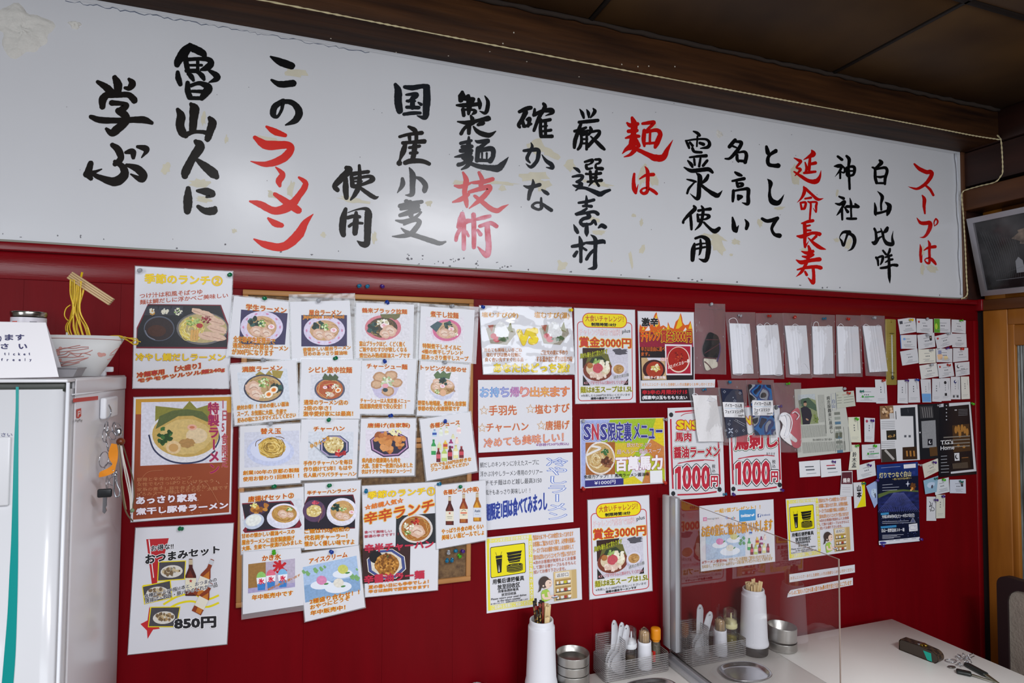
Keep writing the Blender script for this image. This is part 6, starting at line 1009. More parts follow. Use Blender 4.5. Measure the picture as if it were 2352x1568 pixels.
# newspaper
S = WS('y5', 'newspaper_cutting', 'greyish newspaper cutting with a photo of a standing man in a cap', 'newspaper', [(1050, 882), (1508, 857), (1602, 1470), (1083, 1530)], .0040, paper='#bfc1b9', rough=.8)
G = '#5c605a'
S.poly([(1082, 935), (1245, 925), (1280, 1205), (1115, 1218)], '#8a9472', m=pic('#8c9670')); S.poly([(1082, 935), (1245, 925), (1250, 985), (1180, 960), (1130, 975), (1085, 990)], '#b8c0c4', m=pic('#b8c0c4')); S.poly([(1088, 990), (1130, 970), (1185, 962), (1255, 1030), (1262, 1090), (1200, 1060), (1100, 1040)], '#4f6452', m=pic('#4f6452')); blobs(S, 1250, 1160, 25, 35, 10, 16, ['#5c7040', '#7c8c4c'], seed=3)
S.poly([(1110, 1060), (1140, 1045), (1170, 1048), (1205, 1075), (1218, 1130), (1200, 1200), (1195, 1213), (1130, 1216), (1125, 1160)], '#35323c', m=pic('#35323c')); S.ell(1153, 1022, 15, 20, '#b08c74'); S.poly([(1136, 1012), (1140, 996), (1160, 990), (1170, 1008)], '#23242a'); S.ell(1172, 1168, 16, 8, '#b08c74', rot=.6)
S.vtext('病克服鶴来に恩返し', 1372, 945, 1300, 34, '#3c3e3c', b=.01, du=34); S.vtext('白山', 1422, 975, 1060, 36, '#5a6a9c', b=.0); S.line([(1398, 925), (1440, 920), (1450, 1080), (1410, 1085)], 2, '#7080a4', closed=True)
S.text('荒れ地再生など取り組み', 1225, 1352, 1408, 1374, '#50524e', b=.0, dv=-8)
S.l += 1; L = S.l
for x0, y0, x1, y1, n, sl in ((1295, 935, 1345, 1195, 5, 26), (1120, 1225, 1345, 1345, 22, 6), (1345, 1060, 1350, 1300, 2, 20), (1120, 1385, 1520, 1490, 40, 6), (1428, 1240, 1560, 1480, 4, 30)):
    for i in range(n):
        x = x0+(x1-x0)*i/max(1, n-1)
        S.line([(x+(y0-1225)*.06, y0-(x-x0)*.03), (x+(y1-1225)*.06, y1-(x-x0)*.08)], 2.2, G, layer=L, part='newsprint_columns')
for y in range(1100, 1470, 45): S.poly([(1428+(y-1100)*.08, y), (1482+(y-1100)*.08, y-4), (1484+(y-1100)*.08, y+22), (1430+(y-1100)*.08, y+26)], ['#7c8078', '#9aa098', '#5a7c94'][y // 45 % 3], part='newsprint_columns')
for x, y in ((1455, 1320), (1490, 1315)): S.rect(x-14, y-25, x+14, y+25, '#5c6054', m=pic('#666a5c'))
S.done()
S = WS('y5', 'fax_sheet', 'small pale printed slip overlapping the newspaper corner under a red pin', 'slip', [(1443, 912), (1612, 895), (1630, 1040), (1455, 1062)], .0062, paper='#bfc2b4', rough=.7)
S.text('㊞', 1448, 928, 1468, 950, '#5c605c', b=0); S.line([(1505, 935), (1580, 928)], 3, '#b85c54')
for y in (960, 985, 1010): S.line([(1455, y+6), (1500, y)], 3, G); S.line([(1520, y-2+(y % 3)), (1612, y-12)], 3, G)
S.done()
# ================================================================ BUSINESS CARDS AND FLYERS
cards = [
 ([(383, 90), (490, 76), (503, 167), (398, 183)], 'top row, first, tilted up at its right', 'q', None),
 ([(500, 85), (601, 88), (602, 177), (502, 172)], 'top row, second, with a small red mark', 'r', None),
 ([(608, 85), (710, 87), (712, 174), (610, 172)], 'top row, third, with a green picture on its left', 'g', None),
 ([(718, 88), (806, 97), (806, 178), (716, 170)], 'top row, rightmost, under a green pin', 'n', None),
 ([(398, 187), (500, 185), (502, 272), (403, 272)], 'second row, first, with a blue left edge', 'b', None),
 ([(505, 187), (610, 172), (617, 260), (512, 277)], 'second row, second, with a small dark portrait', 'p', None),
 ([(613, 195), (720, 170), (733, 245), (630, 277)], 'second row, third, strongly tilted', 'r', None),
 ([(720, 178), (808, 180), (812, 263), (722, 262)], 'second row, rightmost, densely printed', 'n', None),
 ([(398, 290), (505, 270), (516, 360), (412, 377)], 'third row, first, tilted, hanging lowest at its left', 'n', None),
 ([(512, 277), (617, 272), (620, 358), (516, 367)], 'third row, second, cream coloured', 'n', '#e4e2d6'),
 ([(620, 270), (722, 272), (722, 356), (624, 355)], 'third row, third, with pastel orange stains and purple pin', 'o', None),
 ([(727, 268), (820, 267), (822, 345), (727, 356)], 'third row, rightmost, nearly blank under a red pin', 'e', None),
 ([(518, 377), (625, 360), (638, 443), (530, 461)], 'fourth row, first, tilted', 'n', '#dfdfdc'),
 ([(630, 367), (722, 358), (735, 440), (641, 455)], 'fourth row, middle, with a dark red logo', 'r', None),
 ([(737, 360), (828, 352), (830, 432), (744, 445)], 'fourth row, rightmost, with a black crescent logo', 'm', None),
 ([(383, 467), (444, 465), (447, 612), (382, 610)], 'upright, leftmost of the fifth row under a purple pin', 'v', None),
 ([(448, 460), (514, 458), (523, 605), (450, 607)], 'upright, second of the fifth row under a blue pin', 'v', None),
 ([(525, 462), (588, 462), (592, 605), (537, 605)], 'upright, with a light blue lower half', 'u', None),
 ([(597, 457), (655, 458), (655, 602), (597, 600)], 'upright, plain, just right of the blue-footed one', 'v', None),
 ([(650, 455), (708, 453), (714, 594), (655, 597)], 'upright, with a black square mark near its foot', 'w', None),
 ([(713, 446), (770, 446), (774, 586), (714, 586)], 'upright, with a dark blue round logo on top', 'x', None),
 ([(775, 445), (826, 444), (832, 583), (780, 586)], 'upright, rightmost of the fifth row', 'v', '#e0e0d8'),
 ([(123, 512), (245, 512), (250, 605), (126, 603)], 'wide, with green logo and dark green pin, left of the thermometer', 'l', None),
 ([(242, 463), (312, 463), (320, 612), (250, 612)], 'upright, under a red pin below the last white mask', 'v', None),
 ([(75, 697), (148, 695), (156, 853), (87, 853)], 'upright cream one beside the newspaper, under a lime pin', 'v', '#dcdcc8'),
 ([(176, 700), (242, 703), (237, 852), (177, 850)], 'upright with small red mark, under a purple pin', 'y', None),
 ([(160, 868), (275, 862), (277, 955), (163, 962)], 'wide with colourful mark, under a lime pin left of the white flyer', 'l', None),
 ([(95, 868), (143, 868), (147, 1022), (78, 1025)], 'upright with large characters 鈴木, tucked by the newspaper foot', 's', '#dcdccc'),
 ([(127, 1000), (240, 967), (249, 1058), (133, 1088)], 'wide and tilted, under a purple pin by the dark blue poster', 'n', '#d8dade'),
 ([(35, 1033), (102, 1030), (105, 1188), (25, 1185)], 'upright with a maroon upper half and white lettering', 'k', None),
 ([(107, 1103), (178, 1098), (186, 1250), (114, 1262)], 'yellow and white upright one with bold brush writing', 'j', None),
 ([(187, 1125), (262, 1083), (263, 1225), (238, 1260)], 'light blue one poking out behind the dark blue poster', 'c', '#9cb0dc'),
 ([(535, 990), (633, 952), (645, 1028), (550, 1075)], 'tilted cream one right of the dark blue poster', 'n', '#d8d6c8'),
 ([(543, 1090), (635, 1060), (625, 1160), (555, 1175)], 'light blue curved one with a portrait', 'c', '#8fb4cc'),
 ([(607, 1090), (700, 1070), (705, 1160), (617, 1180)], 'tilted one under a lime pin below the black flyer', 'n', '#d6dce2'),
 ([(707, 1085), (805, 1082), (807, 1170), (707, 1168)], 'bluish-white one with two small portraits, under a teal pin', 'p', '#cfd6e4'),
 ([(563, 1190), (622, 1190), (622, 1340), (562, 1340)], 'upright with flowing black brush writing, lowest of all', 'z', None),
 ([(622, 1178), (678, 1178), (677, 1323), (622, 1325)], 'upright cream one, right of the brush-written card', 'v', '#d6d6c8')]
R = random.Random(21)
for i, (c, lab, kind, pap) in enumerate(cards):
    S = WS('y6', 'business_card', 'business card, '+lab, 'business card', c, .0016+.0013*((i*7) % 4), paper=pap or '#d6d7dc', rough=.5, group='business cards on the red wall', thick=.0004)
    f = bil(c); o_at = S.at; S.pt = (lambda f, S, o_at: lambda u, v, l=0: o_at(*f(u, v), -(S.off+S.th+l*STEP)))(f, S, o_at); K = '#60646c'
    wide = abs(c[1][0]-c[0][0]) > 82
    S.ar = .75 if wide else 2.2
    if kind == 'g': S.rect(1, 1, 36, 99, '#5fa032', m=pic('#5fa032')); S.ell(14, 55, 8, 22, '#b8d44a', m=pic('#b8d44a'))
    if kind == 'b': S.rect(0, 0, 5, 100, '#5c8cd0'); S.ell(25, 30, 8, 9, '#7ca8e0')
    if kind == 'u': S.rect(2, 62, 98, 98, '#6fa4dc', part='colour_field')
    if kind == 'k': S.rect(4, 4, 96, 52, '#5c2a34'); S.text('鶴来', 18, 28, 80, 46, '#e8e0e0', b=.03)
    if kind == 'j': S.poly([(70, 0), (100, 0), (100, 100), (20, 100), (60, 70), (80, 40)], '#e8dc14'); S.vtext('山本', 48, 12, 62, 40, '#1c1c20', b=.05)
    if kind == 'c': S.ell(50, 45, 30, 18, '#c0d4ec', wob=.1); S.ell(60, 60, 8, 12, '#4a4c5c')
    if kind == 's': S.vtext('鈴木孟', 48, 28, 92, 46, '#3c4044', b=.02)
    if kind == 'z': S.line([(30, 20), (45, 30), (30, 42), (55, 36)], 6, '#1c1c20', smooth=4); S.line([(62, 25), (50, 55), (75, 58), (80, 50), (60, 42)], 5, '#1c1c20', smooth=4); S.line([(35, 50), (45, 62)], 6, '#1c1c20')
    if kind == 'p': S.rect(70, 18, 84, 52, '#2c3038'); S.ell(77, 30, 4, 6, '#a88c78', n=8)
    if kind == 'o': S.ell(25, 60, 18, 22, '#ecc49c', wob=.2); S.ell(60, 70, 14, 14, '#f0d8a0', wob=.2); S.rect(14, 14, 34, 42, '#8c94b8')
    if kind == 'r': S.ell(15, 22, 6, 8, '#b83c3c', n=10)
    if kind == 'm': S.ell(24, 28, 10, 14, '#1e2024', rot=.5); S.ell(28, 25, 8, 11, pap or '#e3e4e8', rot=.5); S.line([(8, 62), (90, 55)], 2, '#4a4c50')
    if kind == 'q': S.rect(8, 14, 26, 34, '#4a4e58')
    if kind == 'w': S.ell(48, 20, 14, 7, '#24262c'); S.rect(38, 66, 62, 78, '#2c2e34')
    if kind == 'x': S.ell(48, 22, 15, 7.5, '#2c3470'); S.ell(53, 20, 8, 4, '#e3e4e8'); S.rect(22, 82, 40, 92, '#3c4044'); S.rect(60, 82, 80, 92, '#3c4044')
    if kind == 'l': S.ell(34, 62, 6, 8, '#4aa040'); S.line([(44, 64), (92, 62)], 5, '#4aa060')
    if kind == 'y': S.ell(25, 14, 12, 6, '#b03c54')
    S.l += 1; L = S.l
    if kind in 'k': 
        for y in (66, 74, 84): S.line([(15, y), (80, y)], 1.6, '#8a7478', layer=L, part='printed_lines')
    elif kind in 'ncqrgbpomel' and wide:
        R2 = random.Random(i)
        if kind not in 'c':
            for k in range(3): x = 42+k*9; S.line([(x, 50), (x+5, 50)], 6, K, layer=L, part='printed_lines')
            S.line([(34, 30), (34+R2.uniform(20, 44), 30)], 2.2, '#7c8088', layer=L, part='printed_lines')
            for k in range(1 if kind == 'e' else 3): S.line([(R2.uniform(18, 40), 70+k*8), (R2.uniform(62, 92), 70+k*8)], 1.8, '#8a8e96', layer=L, part='printed_lines')
    elif kind in 'vwxyusc':
        R2 = random.Random(i)
        if kind != 's':
            for k in range(3): S.line([(48, 30+k*10), (48, 35+k*10)], 9 if kind in 'vy' else 5, K, layer=L, part='printed_lines')
            S.line([(80, 14), (80, 14+R2.uniform(20, 45))], 3, '#7c8088', layer=L, part='printed_lines')
            S.line([(18, 80), (80, 80)], 2, '#8a8e96', layer=L, part='printed_lines'); S.line([(18, 86), (70, 86)], 2, '#8a8e96', layer=L, part='printed_lines')
    S.done()
for c, lab in (([(1835, 1060), (1883, 1056), (1884, 1093), (1837, 1096)], 'business card, wide, left of two just under the newspaper'), ([(1884, 1057), (1931, 1053), (1933, 1091), (1886, 1096)], 'business card, wide, right of two just under the newspaper, under a purple pin')):
    S = WS('px', 'business_card', lab, 'business card', c, .002 if c[0][0] < 1840 else .003, paper='#e2e3e8', rough=.5, group='business cards on the red wall'); x, y = c[0]
    S.line([(x+14, y+12), (x+34, y+11)], 2.5, '#b83c4c' if x > 1850 else '#60646c', part='printed_lines'); S.line([(x+16, y+19), (x+36, y+18)], 3, '#60646c', part='printed_lines'); S.line([(x+18, y+28), (x+40, y+26)], 1.2, '#8a8e96', part='printed_lines'); S.done()
# flyers
S = WS('y6', 'flyer', 'white folded shop flyer with small dark food photos', 'flyer', [(272, 628), (505, 618), (521, 962), (283, 977)], .0032, paper='#dfe0e4')
S.poly([(272, 628), (355, 625), (362, 705), (276, 710)], '#8c6a4c', m=pic('#8c6a4c')); blobs(S, 315, 665, 35, 30, 10, 26, ['#c49a6c', '#6a4a34', '#e0c09c'], seed=3); S.poly([(332, 672), (358, 671), (360, 706), (334, 707)], '#c9c8c8')
S.poly([(400, 640), (492, 634), (506, 958), (415, 962), (414, 884), (486, 880), (480, 690), (403, 690)], '#22262e', m=pic('#242830')); S.line([(372, 660), (374, 710)], 4, '#22242c')
S.poly([(313, 780), (374, 777), (376, 836), (316, 838)], '#2c2a24', m=pic('#2c2a24')); blobs(S, 345, 812, 22, 10, 5, 12, ['#c9a060', '#8a6a3c'], seed=4); S.poly([(283, 897), (372, 892), (378, 972), (285, 977)], '#3c3834', m=pic('#3c3834')); S.line([(305, 900), (360, 960)], 14, '#b8b4b0'); S.poly([(414, 884), (500, 879), (504, 955), (416, 960)], '#3a2618', m=pic('#3a2618'))
for x in (440, 462, 484): S.line([(x, 905), (x+3, 940)], 10, '#b07a3c', m=pic('#b07a3c'))
S.line([(445, 645), (450, 668)], 4, '#4a4c54')
for x in (425, 452): S.rect(x, 808, x+13, 822, '#60646c')
S.l += 1; L = S.l
for y in list(range(722, 772, 11))+list(range(848, 892, 11)): S.line([(282, y+3), (366, y)], 2.2, '#8a8c90', layer=L, part='printed_lines')
S.done()
S = WS('y6', 'flyer', 'narrow black flyer panel with a pale grey slip on it', 'flyer', [(507, 618), (640, 612), (636, 952), (522, 960)], .0042, paper='#1c1e24', rough=.3)
S.poly([(518, 630), (600, 626), (608, 700), (524, 706)], '#3c3c40', m=pic('#3c3c40'))
for k in range(5): S.line([(535+k*14, 636), (545+k*13, 700)], 4, '#8a8888')
S.poly([(530, 722), (618, 715), (625, 885), (538, 888)], '#8a8c90', m=pic('#94969a')); S.rect(570, 832, 600, 872, '#1c1e28'); S.ell(585, 852, 8, 11, '#d8dae0'); S.ell(588, 850, 5, 8, '#1c1e28'); S.ell(522, 792, 4, 5, '#e8e8ec', n=10); S.poly([(580, 885), (628, 880), (632, 935), (585, 940)], '#5c4024', m=pic('#5c4024')); S.done()
S = WS('y6', 'flyer', "dark restaurant flyer reading TG's Home with a white border and interior photos", 'flyer', [(620, 613), (838, 601), (874, 1050), (640, 1070)], .0034, paper='#14161e', rough=.25)
S.poly([(702, 610), (834, 602), (872, 1032), (714, 1048), (713, 1036), (856, 1020), (826, 618), (703, 630)], '#d6d9e0'); S.text('“', 738, 645, 750, 660, '#e8e8ec', b=.05); S.poly([(640, 618), (668, 612), (669, 632), (641, 636)], '#c9ccd4')
S.poly([(722, 748), (828, 738), (838, 905), (730, 915)], '#4a3420', m=pic('#4a3420'))
for x, y in ((745, 775), (762, 768), (783, 765), (800, 775), (815, 790), (770, 800), (795, 880), (760, 875)): S.ell(x, y, 9, 24 if y < 820 else 9, '#b07c3c', m=pic('#b07c3c'))
for y in (815, 835, 856, 876): S.line([(668, y+8), (832, y-2)], 6, '#a8a49c', m=pic('#8c8880'))
S.poly([(735, 920), (766, 918), (768, 966), (738, 968)], '#dfe1e6'); S.ell(751, 943, 11, 15, '#1c1e24'); S.ell(755, 940, 8, 12, '#dfe1e6'); S.poly([(775, 945), (828, 940), (840, 1010), (782, 1016)], '#241c18', m=pic('#2a201a')); S.line([(782, 950), (822, 946)], 5, '#8a5c34'); S.poly([(722, 985), (818, 975), (822, 1012), (726, 1018)], '#50463c', m=pic('#50463c'))
S.text("TG's", 650, 842, 728, 868, '#eceef2', b=.01, dv=-6); S.text('Home', 650, 878, 735, 902, '#eceef2', b=.01, dv=-6)
S.l += 1; L = S.l
for y in range(625, 730, 22): S.line([(683, y), (690, y)], 6, '#c9ccd4', layer=L, part='printed_lines')
for y in range(940, 1050, 20): S.line([(652, y), (690 if y < 1000 else 702, y-3)], 3, '#b8bcc4', layer=L, part='printed_lines')
for y in range(650, 690, 9): S.line([(760, y), (818, y-3)], 1.4, '#a0a4ac', layer=L, part='printed_lines')
S.done()
S = WS('y6', 'event_poster', 'dark blue night-illumination poster titled 灯りでつなぐ白山', 'poster', [(252, 994), (508, 974), (521, 1468), (268, 1492)], .0052, paper='#141a34', rough=.25)
S.poly([(252, 994), (508, 974), (510, 1060), (256, 1078)], '#24408c', m=mat('print_blue_glow', '#24489a', .3, h2='#161f54', scale=6)); S.poly([(262, 1200), (330, 1165), (420, 1152), (514, 1160), (518, 1270), (265, 1290)], '#2c3474', m=mat('print_field_glow', '#2c3678', .3, h2='#141a38', scale=30, stretch=(1, 1, 3))); S.poly([(262, 1175), (340, 1150), (420, 1145), (512, 1152), (512, 1162), (420, 1156), (330, 1170), (264, 1200)], '#5c6c3c')
for k in range(22): a = k/21; S.line([(390+(a-.5)*60, 1165), (262+a*256, 1285)], 1, '#7c84cc', part='lights')
S.ell(478, 1128, 20, 26, '#6a4020', wob=.3, m=pic('#6a4020')); S.ell(474, 1140, 7, 9, '#d89040'); S.ell(466, 1150, 5, 6, '#e8c080'); S.poly([(442, 1108), (447, 1090), (450, 1108), (462, 1110), (450, 1114), (446, 1130), (442, 1114), (432, 1111)], '#dce0f4')
S.text('灯りでつなぐ白山', 270, 1042, 466, 1076, '#e8dc9c', b=.02, dv=-12); S.text('～想いを灯す光の祭り～', 350, 1076, 470, 1088, '#e0c87c', b=.01, dv=-8); S.poly([(420, 991), (495, 985), (496, 1010), (422, 1016)], '#e8e8f0'); S.ell(482, 1042, 12, 12, '#2a3c84'); S.line([(280, 1012), (400, 1002)], 2, '#b0bce0')
S.poly([(278, 1292), (328, 1287), (329, 1300), (279, 1306)], '#3c8cc0'); S.text('令和2年8月8日(土)～9月27日(日)', 286, 1305, 488, 1330, '#eceef4', b=.02, dv=-12); S.poly([(278, 1375), (375, 1366), (376, 1380), (279, 1388)], '#3c8cc0'); S.text('白山一里野温泉スキー場', 284, 1390, 425, 1412, '#eceef4', b=.02, dv=-6)
S.poly([(452, 1362), (505, 1355), (508, 1402), (455, 1407)], '#e4e6ec'); S.line([(462, 1372), (498, 1368), (500, 1392), (464, 1396)], 2.5, '#8c94b0', closed=True); S.poly([(478, 1318), (494, 1350), (462, 1352)], '#5c6488'); S.line([(478, 1318), (494, 1350), (462, 1352)], 2, '#e0e4ec', closed=True)
S.poly([(266, 1466), (520, 1440), (521, 1466), (268, 1490)], '#dfe2ea'); S.ell(292, 1477, 22, 8, '#3c3c8c')
S.l += 1; L = S.l
for y, x1 in ((1118, 352), (1135, 392), (1152, 380), (1345, 452), (1356, 460), (1430, 420), (1437, 380), (1444, 400), (1451, 360)): S.line([(288, y), (x1, y-5)], 2.4, '#c4c8d8', layer=L, part='printed_lines')
for x in (330, 370, 420, 470): S.line([(x, 1470-(x-266)*.09), (x+28, 1467-(x-266)*.09)], 2.5, '#7c8090', layer=L, part='printed_lines')
R2 = random.Random(4)
for k in range(40): S.ell(R2.uniform(270, 512), R2.uniform(1292, 1440), 1.8, 2, ['#4a5cc0', '#8c94d8'][k % 2], n=6, part='lights')
S.done()
# ================================================================ PUSH PINS
PC = {'green': '#0f8f5c', 'clear': '#c9cdd4', 'blue': '#1c4fc0', 'cyan': '#1c8cb8', 'yellow': '#e0c414', 'red': '#dc3420', 'purple': '#5a2c9c', 'lime': '#5fd42c', 'teal': '#148a78'}
PM = {}
def pin(px, py, col, where, off=.006, z='px', tx=0, tz=0, grp='push pins'):
    zz = Z[z]; px, py = zz[0]+px/zz[2], zz[1]+py/zz[2]
    if col not in PM:
        m = MB(); mt = mat('pin_'+col, PC[col], .12, trans=.55 if col != 'yellow' else 0, spec=.7, ior=1.4); st = mat('steel', '#b8bcc0', .25, metal=1); M = Matrix.Rotation(math.pi/2, 4, 'X')
        m.lathe([(0, .0015), (.0042, .0015), (.0046, .0022), (.0042, .003), (.0024, .0036), (.0022, .0085), (.0034, .0095), (.005, .0102), (.0052, .0116), (.0044, .0124), (0, .0126)], (0, 0, 0), mt, 14, M); m.tube([(0, .006, 0), (0, -.002, 0)], .0005, st, 5)
        o = m.build('push_pin', origin=(0, 0, 0)); PM[col] = o.data; first = o
    else: first = bpy.data.objects.new('push_pin', PM[col]); COL.objects.link(first)
    first.location = PY(px, py, -off); first.rotation_euler = (tz, 0, tx)
    tag(first, ('clear glassy' if col == 'clear' else col)+' push pin '+where, 'push pin', grp)
PL_ = [
 ('L4', 1205, 222, 'clear', 'in the upper left corner of the seasonal lunch poster', .006), ('L4', 1962, 268, 'green', 'in the upper right corner of the seasonal lunch poster', .006),
 ('L5', 985, 737, 'green', 'at the top of the snack set poster', .004),
 ('z1', 280, 113, 'green', 'at the top of the topmost left bowl card', .0155), ('z1', 688, 128, 'clear', 'at the top of the soul food bowl card', .015), ('z1', 288, 580, 'clear', 'at the top of the card with two egg halves', .0167), ('z1', 808, 568, 'green', 'at the top of the spicy red soup card', .0163),
 ('z1', 338, 1047, 'clear', 'at the top of the plain noodle plate card', .0165), ('z1', 773, 1020, 'green', 'at the top of the fried rice mound card', .016), ('z3', 420, 165, 'green', 'at the top of the fried chicken set card', .0155), ('z3', 998, 148, 'green', 'at the top of the half rice and noodle tray card', .016),
 ('z3', 430, 802, 'lime', 'at the top of the shaved ice card', .0172), ('z3', 996, 808, 'blue', 'at the top of the ice cream card', .0176), ('z2', 313, 90, 'blue', 'at the top of the dark soup bowl card', .0155), ('z2', 803, 110, 'clear', 'at the top of the pink bowl card', .016),
 ('z2', 282, 537, 'blue', 'at the top of the sliced pork bowl card', .0165), ('z2', 763, 555, 'clear', 'at the top of the heaped topping bowl card', .0165), ('z2', 320, 973, 'blue', 'at the top of the fried chicken plate card', .016), ('z2', 760, 1007, 'blue', 'at the top of the soft drink card', .0178),
 ('z4', 153, 220, 'cyan', 'in the upper left corner of the tall spicy lunch poster', .017), ('z4', 957, 157, 'cyan', 'in the upper right corner of the tall spicy lunch poster', .017), ('z4', 1220, 182, 'green', 'at the top of the three beer bottles card', .0196),
 ('z5', 78, 68, 'blue', 'in the upper left corner of the VS poster', .007), ('z5', 662, 92, 'yellow', 'in the upper right corner of the VS poster', .007),
 ('z7', 175, 297, 'clear', 'in the upper left corner of the yellow-green SNS poster', .004), ('z7', 975, 272, 'clear', 'in the upper right corner of the yellow-green SNS poster', .004), ('z7', 165, 955, 'red', 'in the lower left corner of the yellow-green SNS poster', .004), ('z7', 988, 905, 'red', 'in the lower right corner of the yellow-green SNS poster', .004),
 ('z7', 1572, 1025, 'cyan', 'in the lower right corner of the left 1000 yen poster', .004), ('z7', 1670, 1015, 'purple', 'in the lower left corner of the right 1000 yen poster', .004), ('z7', 2150, 972, 'purple', 'in the lower right corner of the right 1000 yen poster', .004), ('z7', 2125, 147, 'purple', 'in the upper right corner of the right 1000 yen poster', .004),
 ('y5', 262, 82, 'clear', 'at the top of the long bag with the black mask', .006), ('y5', 520, 180, 'clear', 'at the top of the first white mask bag', .005), ('y5', 798, 187, 'red', 'at the top of the second white mask bag', .0055), ('y5', 1048, 207, 'red', 'at the top of the third white mask bag', .006), ('y5', 1317, 213, 'cyan', 'at the top of the fourth white mask bag', .0055),
 ('y6', 68, 84, 'red', 'at the top of the fifth white mask bag', .006), ('y6', 232, 82, 'clear', 'at the top of the sixth white mask bag', .0055),
 ('y5', 180, 890, 'cyan', 'at the top of the plain white cloth mask bag', .010), ('y5', 432, 810, 'cyan', 'at the top of the navy bandana mask bag', .0095), ('y5', 708, 803, 'red', 'at the top of the camouflage mask bag', .010), ('y5', 975, 832, 'lime', 'at the top of the pink mask bag', .0075),
 ('y5', 1520, 880, 'clear', 'in the upper right corner of the newspaper cutting', .0045), ('y5', 1548, 912, 'red', 'in the slip overlapping the newspaper', .0067),
 ('y6', 458, 92, 'yellow', 'in the first card of the top row', .005), ('y6', 560, 92, 'clear', 'in the second card of the top row', .005), ('y6', 767, 98, 'lime', 'in the rightmost card of the top row', .005), ('y6', 560, 185, 'clear', 'in the second card of the second row', .006), ('y6', 692, 178, 'clear', 'in the third card of the second row', .006),
 ('y6', 682, 272, 'purple', 'in the third card of the third row', .006), ('y6', 778, 272, 'red', 'in the rightmost card of the third row', .006), ('y6', 690, 370, 'red', 'in the middle card of the fourth row', .006), ('y6', 580, 283, 'clear', 'in the second card of the third row', .006), ('y6', 590, 375, 'clear', 'in the first card of the fourth row', .006),
 ('y6', 430, 467, 'purple', 'in the leftmost upright card of the fifth row', .006), ('y6', 495, 463, 'blue', 'in the second upright card of the fifth row', .006), ('y6', 290, 472, 'red', 'in the upright card below the last white mask', .006), ('y6', 150, 537, 'teal', 'in the wide card with the green logo', .006),
 ('y6', 123, 703, 'lime', 'in the cream upright card beside the newspaper', .006), ('y6', 217, 717, 'purple', 'in the upright card with the small red mark', .006), ('y6', 122, 877, 'lime', 'in the card with large brush-like characters', .006), ('y6', 238, 873, 'lime', 'in the wide card left of the white flyer', .006), ('y6', 198, 990, 'purple', 'in the tilted wide card beside the dark blue poster', .006),
 ('y6', 162, 1108, 'teal', 'in the yellow and white card', .006), ('y6', 252, 1090, 'purple', 'in the light blue card behind the dark blue poster', .006), ('y6', 508, 990, 'clear', 'in the upper right corner of the dark blue poster', .007), ('y6', 282, 1488, 'purple', 'in the lower left corner of the dark blue poster', .007), ('y6', 522, 1455, 'purple', 'in the lower right corner of the dark blue poster', .007),
 ('y6', 628, 625, 'clear', 'between the two dark flyers at their top', .007), ('y6', 843, 610, 'lime', "in the upper right corner of the TG's Home flyer", .006), ('y6', 603, 975, 'purple', 'in the tilted cream card below the black flyer', .006), ('y6', 610, 1080, 'teal', 'in the light blue curved card', .006), ('y6', 665, 1083, 'lime', 'in the tilted card below the black flyer', .006), ('y6', 768, 1092, 'teal', 'in the card with two small portraits', .006),
 ('y6', 612, 1210, 'purple', 'in the brush-written card', .006), ('y6', 660, 1190, 'purple', 'in the cream card right of the brush-written card', .006), ('px', 1911, 1059, 'purple', 'in the right-hand card just under the newspaper', .006)]
for k, (z, x, y, c, w_, off) in enumerate(PL_): pin(x, y, c, w_, off, z, tx=.5*math.sin(k*2.3), tz=.3*math.cos(k*1.7))
for x, y, c, w_ in ((1080, 905, 'clear', 'upper left of the spare pins in the cork corner'), (1150, 908, 'cyan', 'upper middle of the spare pins in the cork corner'), (1228, 903, 'purple', 'upper right of the spare pins in the cork corner'), (1190, 948, 'lime', 'among the spare pins in the cork corner'), (1066, 998, 'cyan', 'lower left of the spare pins in the cork corner'), (1123, 992, 'cyan', 'lower middle of the spare pins in the cork corner')):
    pin(x, y, c, w_, .008, 'z4', tx=.4*math.sin(x), tz=.35*math.cos(y), grp='spare pins in the cork corner')
for x, y, c, w_ in ((828, 655, 'cyan', 'left of three stuck in the red band above the cork board'), (846, 656, 'cyan', 'middle of three stuck in the red band above the cork board'), (876, 656, 'purple', 'right of three stuck in the red band above the cork board')):
    pin(x, y, c, w_, .004, 'px', tx=.5*math.sin(x), tz=.3, grp='pins in the red band')
# ================================================================ WHITE CABINET AT THE LEFT AND WHAT STANDS ON IT
WHM = mat('white_enamel', '#d6d7db', .22, spec=.55, coat=.2); WHS = mat('white_side_enamel', '#dad8dc', .24, spec=.6, bump=.02, bscale=6); FX, FY, FZ = -.38, -.40, 1.604
fr = root('refrigerator', (-.66, -.2, 0), 'tall glossy white cabinet with a teal stripe on its door, at the left edge', 'refrigerator')
m = MB(); m.bbox((-.95, -.355, .02), (FX, -.008, FZ), WHS, .003, 2); m.build('body', fr)
m = MB(); m.bbox((-.955, -.40, FZ-.006), (FX-.001, -.355, FZ), WHM, .002, 2); m.build('top_trim', fr)
m = MB(); m.bbox((-.95, -.392, FZ-.022), (FX-.006, -.357, FZ-.0055), mat('dark_gap_strip', '#30342f', .35), .001, 1); m.build('dark_gap', fr)
m = MB(); P = []
for a in range(7): t = math.pi/2*a/6; P.append((FX-.030+.028*math.sin(t), -.372-.028*math.cos(t)))
prof = [(-.95, -.40)]+P+[(FX-.002, -.357), (-.95, -.357)]
m.prism([(x, y, .06) for x, y in prof], (0, 0, FZ-.078), WHM); dr = m.build('door', fr)
for p in dr.data.polygons: p.use_smooth = len(p.vertices) == 4 and abs(p.normal.z) < .5
